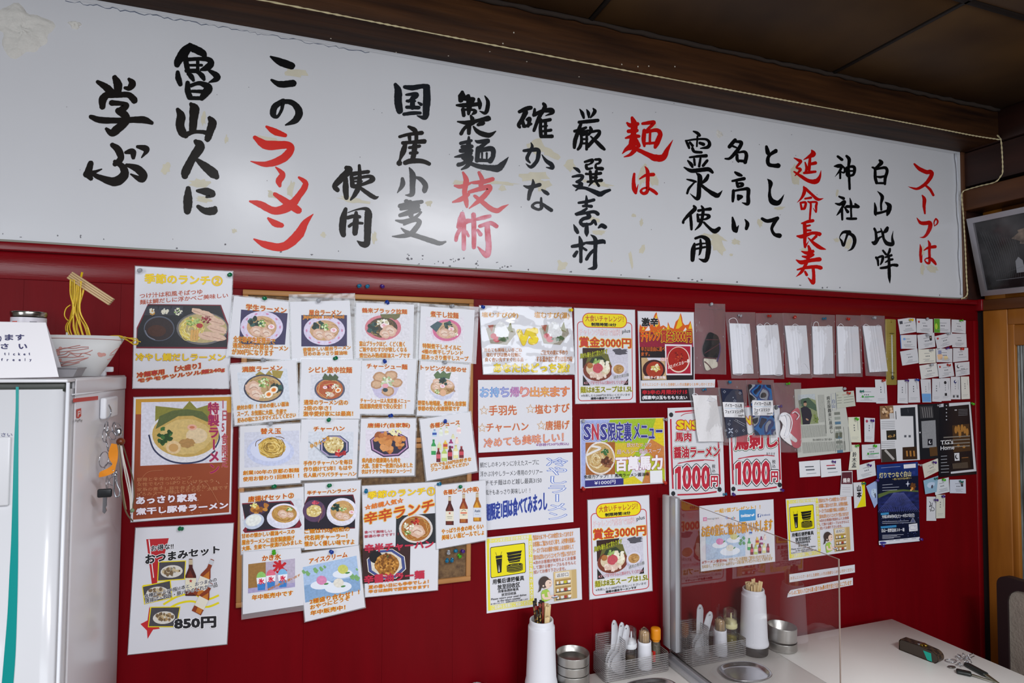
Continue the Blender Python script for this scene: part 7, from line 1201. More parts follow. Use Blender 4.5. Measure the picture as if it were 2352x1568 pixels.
m = MB(); m.tube([(FX-.001, -.398, .06), (FX-.001, -.398, FZ-.006)], .003, mat('bright_edge_highlight', '#e6e8ee', .2), 8); m.build('edge_highlight', fr)  # pale tube draws in the highlight along the cabinet's front edge
S_ = WS('L5', 'tmp3', None, None, [(0, 0), (1, 0), (1, 1), (0, 1)], off=.4004, paper=None)
TEAL = '#12918e'
lp = crom([(85, -28), (84, 100), (75, 300), (68, 550), (60, 800), (50, 1000), (40, 1200), (22, 1420), (5, 1620)], 4); rp = crom([(101, -28), (100, 100), (99, 300), (98, 550), (98, 800), (96, 1000), (91, 1200), (83, 1420), (68, 1620)], 4)
S_.l = 1
for i in range(len(lp)-1): S_.poly([lp[i], rp[i], rp[i+1], lp[i+1]], TEAL, part='teal_stripe', m=mat('teal_stripe', '#12918e', .25), layer=2)
S_.text('ください', -60, 220, 66, 240, '#4a4c7a', b=0, part='door_lettering')
S_.done()
for ch in list(S_.o.children): ch.parent = fr; ch.location = S_.o.location-fr.location
bpy.data.objects.remove(S_.o)
q0, q1 = PY(-60, 1005, -.4), PY(22, 1160, -.4); m = MB(); m.bbox((q0.x, -.405, q1.z), (q1.x, -.398, q0.z), WHM, .003, 3); m.build('recessed_panel', fr)
m = MB()
for a, b in ((PX(165, 906, FX), PX(286, 893, FX)),): m.tube([a+Vector((.0008, 0, 0)), b+Vector((.0008, 0, 0))], .0013, WHM, 6)
m.box((FX-.001, -.36, 1.572), (FX+.001, -.008, 1.600), WHS); m.build('side_lip', fr)
# payment sticker
def side_quad(mb, pts, d, mt): mb.add([PX(x, y, FX)+Vector((d, 0, 0)) for x, y in pts], [tuple(range(len(pts)))], mt)
st = root('payment_sticker', PX(195, 1000, FX), 'white payment sticker with a red bar and red P logo on the cabinet side', 'sticker')
m = MB(); side_quad(m, [(166, 915), (224, 909), (224, 918), (166, 924)], .0011, ink('#cf2a1e')); m.build('red_bar', st)
m = MB(); side_quad(m, [(174, 940), (185, 937), (185, 955), (180, 960), (174, 960)], .0011, ink('#cf2a1e')); side_quad(m, [(177, 944), (183, 942.5), (183, 950), (179, 951.5), (178, 957), (176.4, 957)], .0013, ink('#f0e8e8')); side_quad(m, [(178.6, 945.6), (181.6, 945), (181.4, 948.4), (178.6, 949.2)], .0015, ink('#cf2a1e'))
V, F = glyphs('PayPay', 0); w_ = max(v[0] for v in V); m.add([PX(171+x/w_*17, 969-y*9-x/w_*1.5, FX)+Vector((.0012, 0, 0)) for x, y in V], F, ink('#54585c')); m.build('logo', st)
# hook and key ring
CH = mat('chrome', '#b9bcc2', .18, metal=1); HX = -.366
hk = root('adhesive_hook', PX(242, 955, FX), 'white plastic adhesive hook with a chrome wire on the cabinet side', 'hook')
a, b = PX(228, 914, FX), PX(255, 955, FX); m = MB(); m.bbox((FX+.001, a.y, b.z), (FX+.013, b.y, a.z), mat('white_plastic', '#e2e4ea', .3), .004, 3); m.build('hook_base', hk)
H = lambda x, y, X=HX: PX(x, y, X)
m = MB(); m.tube(crom([H(250, 930), H(255, 942), H(253, 955), H(243, 970, HX+.003), H(240, 985, HX+.004), H(245, 994, HX+.006), H(252, 988, HX+.008)], 5), .0013, CH, 7); m.build('hook_wire', hk)
ky = root('key_bunch', PX(245, 1190, FX), 'bunch of keys and straps hanging from the white hook on the cabinet', 'keys')
def ring(m, c, r, t, mt, ax=(1, 0, .2), n=18):
    ax = Vector(ax).normalized(); a = ax.orthogonal().normalized(); b = ax.cross(a); c = Vector(c); m.tube([c+(a*math.cos(2*math.pi*k/n)+b*math.sin(2*math.pi*k/n))*r for k in range(n)], t, mt, 6, closed=True)
for i, (x, y, r, ax) in enumerate(((247, 985, .015, (1, .3, 0)), (268, 985, .014, (1, -.4, .2)), (240, 1000, .013, (.9, .5, 0)), (262, 980, .010, (1, .6, 0)), (258, 1000, .009, (.6, 1, .2)), (246, 1022, .013, (1, .2, .2)), (239, 1055, .016, (1, -.3, 0)), (250, 1075, .010, (.5, 1, 0)), (246, 1108, .013, (1, .4, 0)), (258, 1105, .009, (.7, .9, 0)))):
    m = MB(); ring(m, H(x, y, HX+.004*(i % 3)), r, .0010, CH, ax); m.build('split_ring', ky)
m = MB(); m.ball(H(277, 1014, -.352), .0085, mat('brown_bead', '#7c3c18', .3, h2='#542810', scale=60), 14, 10); m.build('wooden_bead', ky)
m = MB(); m.lathe([(.006, 0), (.007, .004), (.007, .013), (.005, .015)], H(273, 1000, -.354), CH, 12); m.build('metal_cap', ky)
for i, (mt, pts, r) in enumerate((('#7a6a50', [(274, 1020), (276, 1060), (280, 1120), (285, 1160), (293, 1182), (305, 1196)], .0016), ('#e8e4dc', [(278, 1022), (284, 1055), (296, 1105), (302, 1150), (301, 1180)], .0018), ('#6c5c44', [(282, 1020), (294, 1060), (305, 1100), (308, 1140), (303, 1172)], .0015), ('#e8e4dc', [(276, 1022), (288, 1090), (298, 1140), (300, 1172)], .0014), ('#8c7c60', [(272, 1022), (277, 1070), (283, 1130), (290, 1170)], .0014))):
    m = MB(); m.tube(crom([H(x, y, -.352+.02*(k/len(pts))) for k, (x, y) in enumerate(pts)], 6), r, mat('strap_'+mt[1:], mt, .7), 6); m.build('strap', ky)
m = MB(); m.ball(H(304, 1172, -.333), .0045, mat('green_knot', '#7c9470', .6)); m.build('knot', ky)
YK = PX(242, 1100, -.350).y; K = lambda x, y, d=0.: PY(x, y, YK+d)
OC = mat('orange_fabric', '#e08a1c', .7); m = MB()
A_ = [(256, 1018, 268, 1020), (249, 1040, 271, 1036), (252, 1056, 270, 1055), (258, 1066, 266, 1070), (246, 1076, 262, 1084), (229, 1084, 246, 1092), (227, 1096, 238, 1094)]
A_ = crom(A_, 4); vs = []
for i, q in enumerate(A_): vs += [K(q[0], q[1], .003*math.sin(i*.5)), K(q[2], q[3], -.003*math.sin(i*.5))]
m.add(vs, [(2*i, 2*i+1, 2*i+3, 2*i+2) for i in range(len(A_)-1)], OC, True); m.add([v+Vector((0, .0012, 0)) for v in vs], [(2*i, 2*i+1, 2*i+3, 2*i+2) for i in range(len(A_)-1)], OC, True); m.build('orange_ribbon', ky)
m = MB(); m.tube(crom([K(260, 1078), K(262, 1100), K(262, 1125), K(266, 1140), K(274, 1138), K(275, 1126), K(268, 1108), K(267, 1080)], 4), .0018, CH, 7); m.tube([K(257, 1092), K(270, 1090)], .003, CH, 8); m.build('snap_hook', ky)
m = MB(); a, b = K(223, 1143), K(258, 1121); m.bbox((a.x, YK-.004, a.z), (b.x, YK+.004, b.z), mat('black_key_head', '#1c1f22', .35), .0035, 3); m.build('key_head', ky)
a, b = K(235, 1180), K(246, 1142); m = MB(); m.prism([(a.x, YK, b.z), (a.x, YK, a.z+.004), ((a.x+b.x)/2, YK, a.z), (b.x, YK, a.z+.006), (b.x-.002, YK, a.z+.012), (b.x, YK, a.z+.016), (b.x, YK, b.z)], (0, .002, 0), CH); m.build('key_blade', ky)
# sign, can, bowl display on top of the cabinet
sg = root('ticket_sign', (-.47, -.37, FZ), 'white folded paper sign with blue-grey writing ticket freely, on the cabinet', 'sign')
SP = mat('sign_paper', '#e6e4e8', .5); A, B, C_, D = PY(-60, 738, -.34), PY(105, 741, -.34), PY(135, 865, -.395), PY(-60, 869, -.395)
m = MB(); m.slab([A, B, C_, D], (0, .001, -.0006), SP); m.slab([A, B, B+Vector((.012, .06, -.095)), A+Vector((0, .06, -.095))], (0, .001, .0006), SP); m.build('folded_sheet', sg)
nn = (B-A).cross(D-A).normalized(); nn = nn if nn.dot(CAM-A) > 0 else -nn
def sgp(x, y):
    d = ray(x, y); t = ((A-CAM).dot(nn))/d.dot(nn); return CAM+d*t+nn*.0009
m = MB(); IK = ink('#46466a')
for t, x, y, w_, h in (('り', -6, 771, 10, 15), ('ま', 11, 768, 20, 14), ('す', 36, 768, 20, 14), ('さ', 2, 789, 18, 13), ('い', 43, 790, 20, 12), ('t', 10, 810, 3.5, 6), ('i', 20, 810, 1.6, 6), ('c', 30, 812, 5, 4.6), ('k', 42, 810, 5, 6.4), ('e', 54, 812, 5, 4.6), ('t', 66, 810, 3.6, 6), ('f', 3, 823, 4, 6), ('r', 16, 825, 4, 4.6), ('e', 29, 825, 5, 4.6), ('e', 43, 825, 5, 4.6), ('l', 57, 823, 1.4, 6.4), ('y', 68, 825, 5, 6)):
    V, F = glyphs(t, .035); xs = [v[0] for v in V]; ys = [v[1] for v in V]; m.add([sgp(x+w_*(a-min(xs))/(max(xs)-min(xs)), y+h*(max(ys)-b)/(max(ys)-min(ys)))+nn*(k[0]*2e-6 if k else 0) for a, b, *k in V], F, IK)
m.build('lettering', sg)
cx, cy = PY(64, 800, -.24).x, -.24; rr = (PY(107, 720, -.24).x-PY(22, 720, -.24).x)/2*.97; zt = PY(64, 716, -.24).z
tn = root('tin_can', (cx, cy, FZ), 'large tin can with a white label, standing behind the folded sign', 'can')
m = MB(); m.lathe([(rr*.98, 0), (rr*.98, zt-FZ-.012)], (cx, cy, FZ), mat('can_label', '#cfccd4', .3, spec=.6), 32); m.build('label_wrap', tn)
m = MB(); m.lathe([(rr*.98, 0), (rr*.99, .001), (rr, .002), (rr*1.02, .006), (rr*1.02, .009), (rr*.99, .010), (rr*.97, .007), (0, .006)], (cx, cy, zt-.010), mat('tin', '#a9a7a0', .22, metal=1), 32); m.build('rim', tn)
m = MB()
for a0, a1, z_, c in ((-2.3, -1.9, .020, '#c84a3c'), (-1.6, -1.2, .024, '#d8503c'), (-2.5, -2.0, .028, '#7c7c84'), (-1.2, -.8, .020, '#7c7c84'), (-1.15, -.8, .030, '#7c7c84'), (-2.2, -1.4, .034, '#9a9aa0')):
    m.add([(cx+(rr*.985)*math.cos(a), cy+(rr*.985)*math.sin(a), z) for z in (zt-z_, zt-z_-.0022) for a in [a0+(a1-a0)*k/6 for k in range(7)]], [(k, k+1, k+8, k+7) for k in range(6)], ink(c))
m.build('label_print', tn)
bw = root('paper_bowl', PY(195, 858, -.2), 'flat-bottomed white paper noodle bowl printed with a pale red dragon', 'bowl'); bw.location.z = FZ; bw['_o'] = list(bw.location)
PB = mat('bowl_paper', '#cfd0d0', .5); bc = PY(190, 860, -.19); bx_ = bc.x; r1 = (PY(289, 775, -.19).x-bx_); r0 = PY(229, 858, -.19).x-bx_; zt = PY(190, 771, -.19).z
bprof = [(0, .002), (r0, .001), (r0+(r1-r0)*.5, (zt-FZ)*.48), (r1, zt-FZ)]; SYB = .55
m = MB(); m.lathe(bprof+[(r1-.0015, zt-FZ), (r0-.001, .004), (0, .004)], (bx_, -.19, FZ), PB, 40, sy=SYB); m.build('bowl_shell', bw)
def bsurf(px, py):
    z_ = PY(px, py, -.21).z; t = (z_-FZ)/(zt-FZ); r = r0+(r1-r0)*t+.0004
    p = PY(px, py, -.19-r*SYB*.8); x = max(-1, min(1, (p.x-bx_)/r)); return Vector((bx_+r*x, -.19-r*SYB*math.sqrt(max(0, 1-x*x))-.0006, z_))
m = MB(); DRG = mat('dragon_print', '#c07c74', .6)
DL = [[(112, 776), (160, 777), (220, 778.5), (262, 780), (279, 781)]]
DL += [[(130, 802), (150, 800), (170, 796), (187, 793)], [(132, 806), (150, 799), (172, 800), (190, 797), (206, 797)], [(136, 808), (160, 806), (180, 804), (206, 800)], [(128, 816), (150, 813), (160, 808), (175, 812), (200, 810), (214, 804)], [(135, 820), (155, 818), (165, 812), (182, 818), (193, 811), (210, 815)], [(140, 820), (170, 820), (195, 818)], [(130, 828), (145, 831), (165, 828), (190, 824), (205, 821)], [(138, 838), (155, 832), (175, 832), (203, 822)], [(136, 840), (160, 838), (185, 832)], [(250, 812), (262, 800), (275, 790), (270, 800), (258, 812), (248, 815)], [(243, 826), (250, 822), (255, 815)]]
for i, L in enumerate(DL): m.tube([bsurf(x, y) for x, y in crom(L, 5)], .0005 if i == 0 else .0008, DRG, 4)
for x, y, r in ((231, 815, 6), (237, 814, 5), (228, 812, 4), (133, 805, 5), (140, 800, 5), (134, 812, 5), (138, 826, 4)): m.add([bsurf(x+r*math.cos(k*.628), y+r*.8*math.sin(k*.628))-Vector((0, .0004, 0)) for k in range(10)], [tuple(range(10))], mat('dragon_wash', '#cf9a92', .6))
m.build('dragon_print', bw)
nd = root('noodle_model', PY(178, 770, -.19), 'yellow model noodles hanging from raised wooden chopsticks over the paper bowl', 'food model'); NM = mat('yellow_noodle', '#d8b41c', .35, coat=.3)
R = random.Random(5); Q = lambda x, y, Y=-.19: PY(x, y, Y)
for i in range(17):
    a = i/16; x0 = 161+26*a; xe = 154+52*a+R.uniform(-3, 3); mid = 166+16*a+R.uniform(-5, 5); dy = R.uniform(-.012, .012)
    m = MB(); m.tube([Q(x, y, -.19+dy*k/3) for k, (x, y) in enumerate(crom([(x0, 640+6*a), (x0-1+R.uniform(-2, 2), 675), (mid, 715), (xe-4, 750), (xe+3, 772)], 5))] if False else [Q(x, y, -.19+dy) for x, y in crom([(x0, 640+6*a), (x0-1+R.uniform(-2, 2), 675), (mid, 715), (xe-4, 750), (xe+3, 774)], 5)], .00115, NM, 6); m.build('noodle', nd)
for L in ([(162, 700), (152, 708), (148, 722), (152, 732), (157, 736)], [(191, 645), (194, 660), (186, 690), (183, 700)], [(181, 640), (190, 642), (192, 655), (188, 680)]): m = MB(); m.tube([Q(x, y) for x, y in crom(L, 5)], .0011, NM, 6); m.build('noodle', nd)
m = MB(); m.tube([Q(189, 625, -.185), Q(154, 763, -.185)], .0022, NM, 8); m.tube([Q(154, 763, -.185), Q(153, 780, -.185)], .0022, mat('white_rod_end', '#dcdcd8', .4), 8); m.build('support_rod', nd)
for L in ([(248, 772), (265, 771), (285, 774), (300, 778), (323, 785)], [(255, 771), (280, 772), (297, 784), (308, 791), (316, 790), (316, 780), (310, 777), (296, 776)], [(262, 771), (283, 777), (300, 785), (308, 783), (300, 777), (290, 775)], [(270, 771), (290, 780), (306, 790), (315, 788)]):
    m = MB(); m.tube([PY(x, y, -.20-.03*k/30) for k, (x, y) in enumerate(crom(L, 6))], .001, NM, 6); m.build('noodle', nd)
cw = mat('pale_chopstick_wood', '#c9ad86', .6, scale=12, stretch=(1, 1, 1), h2='#b89a70')
m = MB(); a = [Q(160, 624, -.175), Q(170, 632, -.205), Q(257, 688, -.175), Q(244, 692, -.205)]
d = (Q(258, 686, -.19)-Q(163, 624, -.19)); L_ = d.length; X = d.normalized(); Zv = Vector((0, -1, 0)); Yv = Zv.cross(X); M = Matrix(((X.x, Yv.x, Zv.x, 0), (X.y, Yv.y, Zv.y, 0), (X.z, Yv.z, Zv.z, 0), (0, 0, 0, 1))); o_ = Q(163, 630, -.19); M.translation = o_
for y0, y1, t0 in ((-.0085, -.0045, 0), (-.004, 0, .0), (.0005, .0045, 0), (.005, .0085, 0)): m = MB(); m.bbox((0, y0-.002, -.006), (L_*1.0, y1-.002, .006), cw, .0006, 1, M); m.build('chopstick', nd)
a = PY(180, 845, -.3); tr_ = root('small_tray', (a.x, -.3, FZ), 'small grey translucent tray between the sign and paper bowl', 'tray'); m = MB(); q = [PY(*p, -.3) for p in ((133, 845), (178, 846), (168, 865), (134, 866))]
m.prism(q, (0, .05, 0), mat('grey_plastic', '#8c8a8e', .35)); m.bbox((q[0].x, -.303, q[0].z-.001), (q[1].x+.001, -.247, q[0].z+.0015), mat('grey_plastic', '#8c8a8e', .35), .0006, 1); m.build('tray_body', tr_)
a, b = PY(226, 858, -.12), PY(258, 842, -.12); cl = root('plastic_clip', (a.x, -.12, FZ), 'small white plastic clip behind the paper bowl', 'clip'); m = MB(); m.bbox((a.x+.008, -.125, a.z+.004), (b.x+.002, -.115, b.z), mat('white_plastic', '#e2e4ea', .3), .002, 2); m.bbox((a.x-.01, -.126, FZ), (a.x+.014, -.112, a.z+.009), mat('white_plastic', '#e2e4ea', .3), .002, 2); m.build('clip_body', cl)
m = MB(); m.bbox((a.x+.008, -.1262, a.z+.006), (a.x+.012, -.125, a.z+.010), BLK, .0003, 1); m.build('dark_slot', cl)
# ================================================================ TABLES
TZ = .72; TT = mat('white_laminate', '#faf7f2', .36, var=.02, scale=3, spec=.4); TE = mat('table_edge', '#a39a92', .5); LEGM = mat('table_leg_steel', '#3a3836', .4, metal=.6)
for x0, x1, lab in ((.27, .8672, 'cream-white laminate table, leftmost, its edge just in view under the metal cups'), (.869, 1.4665, 'cream-white laminate table carrying the clear partition and both oval trays'), (1.4685, 2.060, 'cream-white laminate table at the right with the brown case and keys')):
    t = root('dining_table', ((x0+x1)/2, -.4, 0), lab, 'table', 'tables along the red wall')
    m = MB(); m.bbox((x0, -.79, TZ-.003), (x1, -.036, TZ), TT, .0006, 1); m.build('tabletop', t); m = MB(); m.bbox((x0+.0008, -.789, TZ-.028), (x1-.0008, -.037, TZ-.003), TE, .001, 1); m.build('table_edge', t)
    for x in (x0+.05, x1-.05):
        for y in (-.74, -.09): m = MB(); m.tube([(x, y, 0), (x, y, TZ-.028)], .014, LEGM, 10); m.build('leg', t)
# ================================================================ CLEAR PARTITION
ALU = mat('brushed_aluminium', '#b0b2b8', .35, metal=.4, spec=.5); ALD = mat('light_aluminium', '#c9cacd', .4, metal=.2); AC = film('clear_acrylic', .965, h='#d8ccc8', rough=.01, bump=0, gl=.03)
pt_ = root('clear_partition', (1.1, -.4, TZ), 'clear acrylic table partition with an aluminium post and base rail', 'partition')
m = MB(); m.bbox((1.097, -.064, TZ+.045), (1.112, -.026, 1.229), ALD, .002, 1); m.build('post', pt_)
m = MB(); m.bbox((1.095, -.101, TZ+.050), (1.112, -.069, 1.233), ALU, .003, 2); m.build('post_cap', pt_); m = MB(); m.box((1.099, -.070, TZ+.05), (1.110, -.063, 1.229), BLK); m.build('post_slot', pt_)
m = MB(); m.bbox((1.090, -.78, TZ+.0005), (1.104, -.045, TZ+.014), ALD, .001, 1); m.bbox((1.102, -.78, TZ+.0005), (1.116, -.045, TZ+.026), ALU, .002, 2); m.build('base_rail', pt_)
m = MB(); m.box((1.1155, -.78, TZ+.001), (1.1175, -.045, TZ+.0275), BLK); m.build('rubber_strip', pt_)
m = MB(); pe = PX(1926, 1283, 1.106); m.add([(1.106, -.098, TZ+.02), (1.106, pe.y, TZ+.02), (1.106, pe.y, pe.z), (1.106, -.098, 1.229)], [(0, 1, 2, 3)], AC); m.build('acrylic_panel', pt_)
m = MB(); ED = mat('acrylic_edge', '#8f7f76', .3); m.box((1.1045, pe.y-.0015, TZ+.01), (1.1075, pe.y, pe.z), ED); m.slab([(1.1052, pe.y, pe.z-.001), (1.1052, -.1, 1.228), (1.1052, -.1, 1.2292), (1.1052, pe.y, pe.z+.0003)], (.0016, 0, 0), ED); m.build('panel_edge', pt_)
# ================================================================ CHOPSTICK HOLDERS
WP = mat('white_holder_plastic', '#dedfe6', .38, spec=.4); DK = mat('dark_base_rubber', '#2a2524', .5)
def holder(x, y, hs, lab):
    o = root('chopstick_holder', (x, y, TZ), lab, 'chopstick holder', 'white chopstick holders')
    S9 = lambda P: [(r*.885, z) for r, z in P]; m = MB(); m.lathe(S9([(0, .0005), (.047, .0005), (.0485, .004), (.049, .024*hs), (.046, .026*hs), (0, .026*hs)]), (x, y, TZ), DK, 40); m.build('base', o)
    m = MB(); m.lathe(S9([(0, .024*hs), (.048, .025*hs), (.0505, .027*hs), (.0512, .031*hs), (.0500, .036*hs), (.0475, .045*hs), (.0455, .085*hs), (.0425, .150*hs), (.0420, .168*hs), (.0415, .171*hs), (.0385, .172*hs), (.0378, .180*hs), (.0375, .186*hs), (.036, .188*hs), (.034, .187*hs), (.0335, .165*hs), (.033, .05), (0, .05)]), (x, y, TZ), WP, 44); m.build('holder_body', o)
holder(.661, -.092, 1.1, 'white tapered chopstick holder with black and red chopsticks, left of the metal cups'); holder(1.402, -.080, 1.07, 'white tapered chopstick holder full of pale chopsticks, behind the partition')
DW = mat('disposable_chopstick_wood', '#dcc496', .65, h2='#cbb07e', scale=20)
def mkstick(ln, w_, th, mt, name, groove=True):
    m = MB()
    if groove: m.bbox((-w_/2, -th/2, 0), (-.0003, th/2, ln), mt, .0005, 1); m.bbox((.0003, -th/2, 0), (w_/2, th/2, ln), mt, .0005, 1); m.box((-.0004, -th/2+.0004, 0), (.0004, th/2-.0004, ln-.001), mt)
    else:
        m.bbox((-w_/2, -th/2, 0), (w_/2, th/2, ln), mt, .001, 1)
    return m
def sticks(x, y, spec, lab, grp, m_, name='disposable_chopsticks', cat='chopsticks'):
    base = None
    for dx, dy, ztop, rot, tlx, tly in spec:
        if base is None: o = m_.build(name, origin=(0, 0, 0)); base = o
        else: o = base.copy(); COL.objects.link(o)
        tag(o, lab, cat, grp); d = Vector((tlx, tly, 1)).normalized(); M = d.to_track_quat('Z', 'Y').to_matrix().to_4x4() @ Matrix.Rotation(rot, 4, 'Z')
        top = Vector((x+dx, y+dy, ztop)); ln = max(v.co.z for v in o.data.vertices); M.translation = top-d*ln; o.matrix_world = M
R = random.Random(8); zr = TZ+.199
sp = [(.0235*math.cos(a)*q, .0235*math.sin(a)*q, zr+R.uniform(.014, .028), R.uniform(0, 3), .16*math.cos(a)*q, .16*math.sin(a)*q) for a, q in [(i*2.4, ((i+.5)/21)**.5) for i in range(21)]]
sticks(1.402, -.080, sp, 'pale disposable wooden chopsticks standing in the right-hand white holder', 'chopsticks in the right holder', mkstick(.15, .0125, .0048, DW, ''))
zr = TZ+.205
sp = [(.008, -.026, zr+.014, .2, .0, -.05), (.016, -.022, zr+.013, .5, .05, -.05), (.018, -.008, zr+.036, 1.0, .06, 0), (.026, -.004, zr+.040, .4, .07, 0), (.014, .006, zr+.042, .3, .03, .03), (.024, .010, zr+.038, 1.3, .07, .04), (.006, .016, zr+.040, .9, 0, .05)]
sticks(.660, -.092, [(a*.86, b*.86)+tuple(c) for a, b, *c in sp], 'pale disposable wooden chopsticks in the left-hand white holder', 'disposable chopsticks in the left holder', mkstick(.17, .011, .005, DW, ''))
for mt, mat2, spn, lab, grp in ((mat('black_gold_lacquer', '#b08c40', .3, h2='#1a1410', scale=260, ramp=(.56, .6)), None, [(-.024, .004, zr+.052, 0, -.10, 0), (-.016, .010, zr+.056, 0, -.06, .02), (-.012, -.016, zr+.038, 0, -.08, -.04), (-.019, -.008, zr+.030, 0, -.09, -.04), (.000, .004, zr+.052, 0, -.02, 0)], 'black lacquered chopstick with gold speckles in the left holder', 'black chopsticks'),
        (mat('red_brown_lacquer', '#7c2412', .3), None, [(-.020, .000, zr+.044, 0, -.09, 0), (-.007, -.004, zr+.050, 0, -.03, 0), (.006, .000, zr+.050, 0, .02, 0)], 'red-brown lacquered chopstick in the left holder', 'red-brown chopsticks')):
    m = MB(); m.bbox((-.0033, -.0033, 0), (.0033, .0033, .205), mt, .0012, 1); m.bbox((-.0034, -.0034, .203), (.0034, .0034, .207), BLK, .001, 1); sticks(.660, -.092, [(a*.86, b*.86)+tuple(c) for a, b, *c in spn], lab, grp, m, 'lacquered_chopstick', 'chopstick')
# ================================================================ STEEL CUPS
SS = mat('brushed_steel', '#b4b2ae', .34, metal=1, bump=.03, bscale=12, stretch=(1, 1, 40))
def cup(x, y, z, r, h, lab, deep, tilt=0, grp='stacked steel cups'):
    o = root('steel_cup', (x, y, z), lab, 'steel cup', grp); m = MB(); M = Matrix.Translation((x, y, z)) @ Matrix.Rotation(tilt, 4, 'Y') @ Matrix.Translation((-x, -y, -z))
    m.lathe([(0, .0008), (r*.98, .0008), (r-.0003, .0015), (r, .0022), (r, .0035), (r, h-.003), (r, h-.001), (r-.0006, h), (r-.0014, h-.001), (r-.0016, h-deep), (r*.90, h-deep-.001), (r*.86, h-deep+.001), (0, h-deep+.001)], (x, y, z), SS, 44, M); m.build('cup_wall', o)
names = ('lowest', 'second from the bottom', 'third from the bottom', 'topmost, open')
for i in range(4): cup(.757, -.092, TZ+.0002+i*.0252, .0475, .0249, 'brushed steel cup, %s of the stack beside the left chopstick holder' % names[i], .018 if i == 3 else .014)
cup(1.508, -.088, TZ+.0002, .0455, .027, 'brushed steel cup, lower of the pair right of the right chopstick holder', .02); cup(1.507, -.088, TZ+.0295, .045, .044, 'brushed steel cup, upper and slightly tilted one right of the right holder', .04, .05)
# ================================================================ CLEAR RIBBED RACKS WITH CONDIMENTS
RK = film('rack_plastic', .93, h='#dcd8d8', rough=.12, bump=0, gl=.015, fk=.6); RR = film('rack_rib_plastic', .6, h='#d4cfcf', rough=.2, bump=0, gl=.08)
def rrect(x0, y0, x1, y1, r, n=4): return [(x+r*math.cos(a), y+r*math.sin(a)) for x, y, a0 in ((x1-r, y1-r, 0), (x0+r, y1-r, 90), (x0+r, y0+r, 180), (x1-r, y0+r, 270)) for a in [math.radians(a0+90*k/n) for k in range(n+1)]]
def rack(x0, x1, y0, y1, tx1, lab, tx0=None):
    o = root('condiment_rack', ((x0+x1)/2, (y0+y1)/2, TZ), lab, 'condiment rack', 'ribbed condiment racks'); H1, H2 = .056, .108
    for nm, q, h in (('low_basket', (x0, y0, x1, y1), H1), ('tall_compartment', ((tx0 or x0+.004), y0+.004, tx1, y1-.004), H2)):
        m = MB(); P = rrect(*q, .010); n = len(P); k0 = .003
        m.add([(x, y, TZ+k0) for x, y in P]+[(x, y, TZ+h) for x, y in P], [(i, (i+1) % n, n+(i+1) % n, n+i) for i in range(n)], RK, True); m.add([(x, y, TZ+.0015) for x, y in P], [tuple(range(n))], RK)
        b = m.build(nm, o); m = MB(); z_ = .004
        while z_ <= h: m.tube([(x, y, TZ+z_) for x, y in P], .0009, RR, 5, closed=True); z_ += .0062
        m.build('ribs', b)['kind'] = 'stuff'
rack(.858, 1.074, -.098, -.016, .930, 'clear ribbed plastic condiment rack with orange-capped bottle, left of the partition'); rack(1.124, 1.359, -.100, -.016, 1.222, 'clear ribbed plastic condiment rack seen through the partition', 1.152)
SPM = mat('white_spoon_porcelain', '#dadce2', .18, spec=.55)
def spoon(px, py, Y, lean, lab, rz=0, grp='white ramen spoons'):
    """soup spoon standing bowl down; its handle tip shows at the given point"""
    tip = PY(px, py, Y); o = root('ramen_spoon', (tip.x, tip.y, TZ+.005), lab, 'spoon', grp); m = MB(); N = 18; K = 7; L = tip.z-TZ-.006; vs = []
    M = Matrix.Translation((tip.x, tip.y, tip.z)) @ Matrix.Rotation(lean, 4, 'Y') @ Matrix.Rotation(rz, 4, 'Z') @ Matrix.Translation((-tip.x, -tip.y, -tip.z))
    for i in range(N+1):
        t = i/N; wd = .0098*math.sin(min(1, t*6+.25)*1.57) if t < .6 else .0085+.013*math.sin((t-.6)/.4*2.6); wd = max(wd, .0015) if t < .97 else .006; dp = .0025+(.010*math.sin((t-.55)/.45*3.0) if t > .55 else 0); bend = -.010*math.sin(t*3.1)
        for k in range(K): s_ = (k/(K-1))*2-1; vs.append(M @ Vector((tip.x+wd*s_, tip.y-bend+dp*(1-s_*s_), tip.z-t*L)))
    fs = [(i*K+k, i*K+k+1, (i+1)*K+k+1, (i+1)*K+k) for i in range(N) for k in range(K-1)]; n = len(vs); m.add(vs, fs, SPM, True); m.add([Vector(v)+Vector((0, -.0022, 0)) for v in vs], fs, SPM, True)
    b1 = [i*K for i in range(N+1)]; b2 = [i*K+K-1 for i in range(N+1)]; A2 = [Vector(v)+Vector((0, -.0022, 0)) for v in vs]
    for b in (b1, b2, list(range(K))):
        for p, q in zip(b, b[1:]): m.add([vs[p], vs[q], A2[q], A2[p]], [(0, 1, 2, 3)], SPM)
    m.build('spoon_body', o); h = M @ Vector((tip.x, tip.y-.0026, tip.z-.010)); m = MB(); m.ball(h, (.0017, .0006, .0022), mat('spoon_hole', '#4a443c', .6), 10, 6); m.build('hole', o)
spoon(1411, 1424, -.046, .08, 'white ramen spoon, leftmost and most upright in the left rack', -.9); spoon(1429, 1429, -.060, .24, 'white ramen spoon, middle one leaning right in the left rack', -1.0); spoon(1441, 1435, -.074, .30, 'white ramen spoon, frontmost in the left rack, leaning furthest', -1.0)
spoon(1608, 1388, -.055, .02, 'tall white ramen spoon with a hole in its handle, in the right rack', -.5); spoon(1632, 1404, -.068, .30, 'white ramen spoon leaning right, with a hole, in the right rack', -.5)
GLS = film('thin_clear_glass', .97, h='#d0d4d4', rough=.03, bump=0, gl=.01, fk=.7); LIQ = mat('dark_soy_liquid', '#5c4a36', .15); OIL = mat('yellow_oil', '#b0a02c', .1, trans=.5)
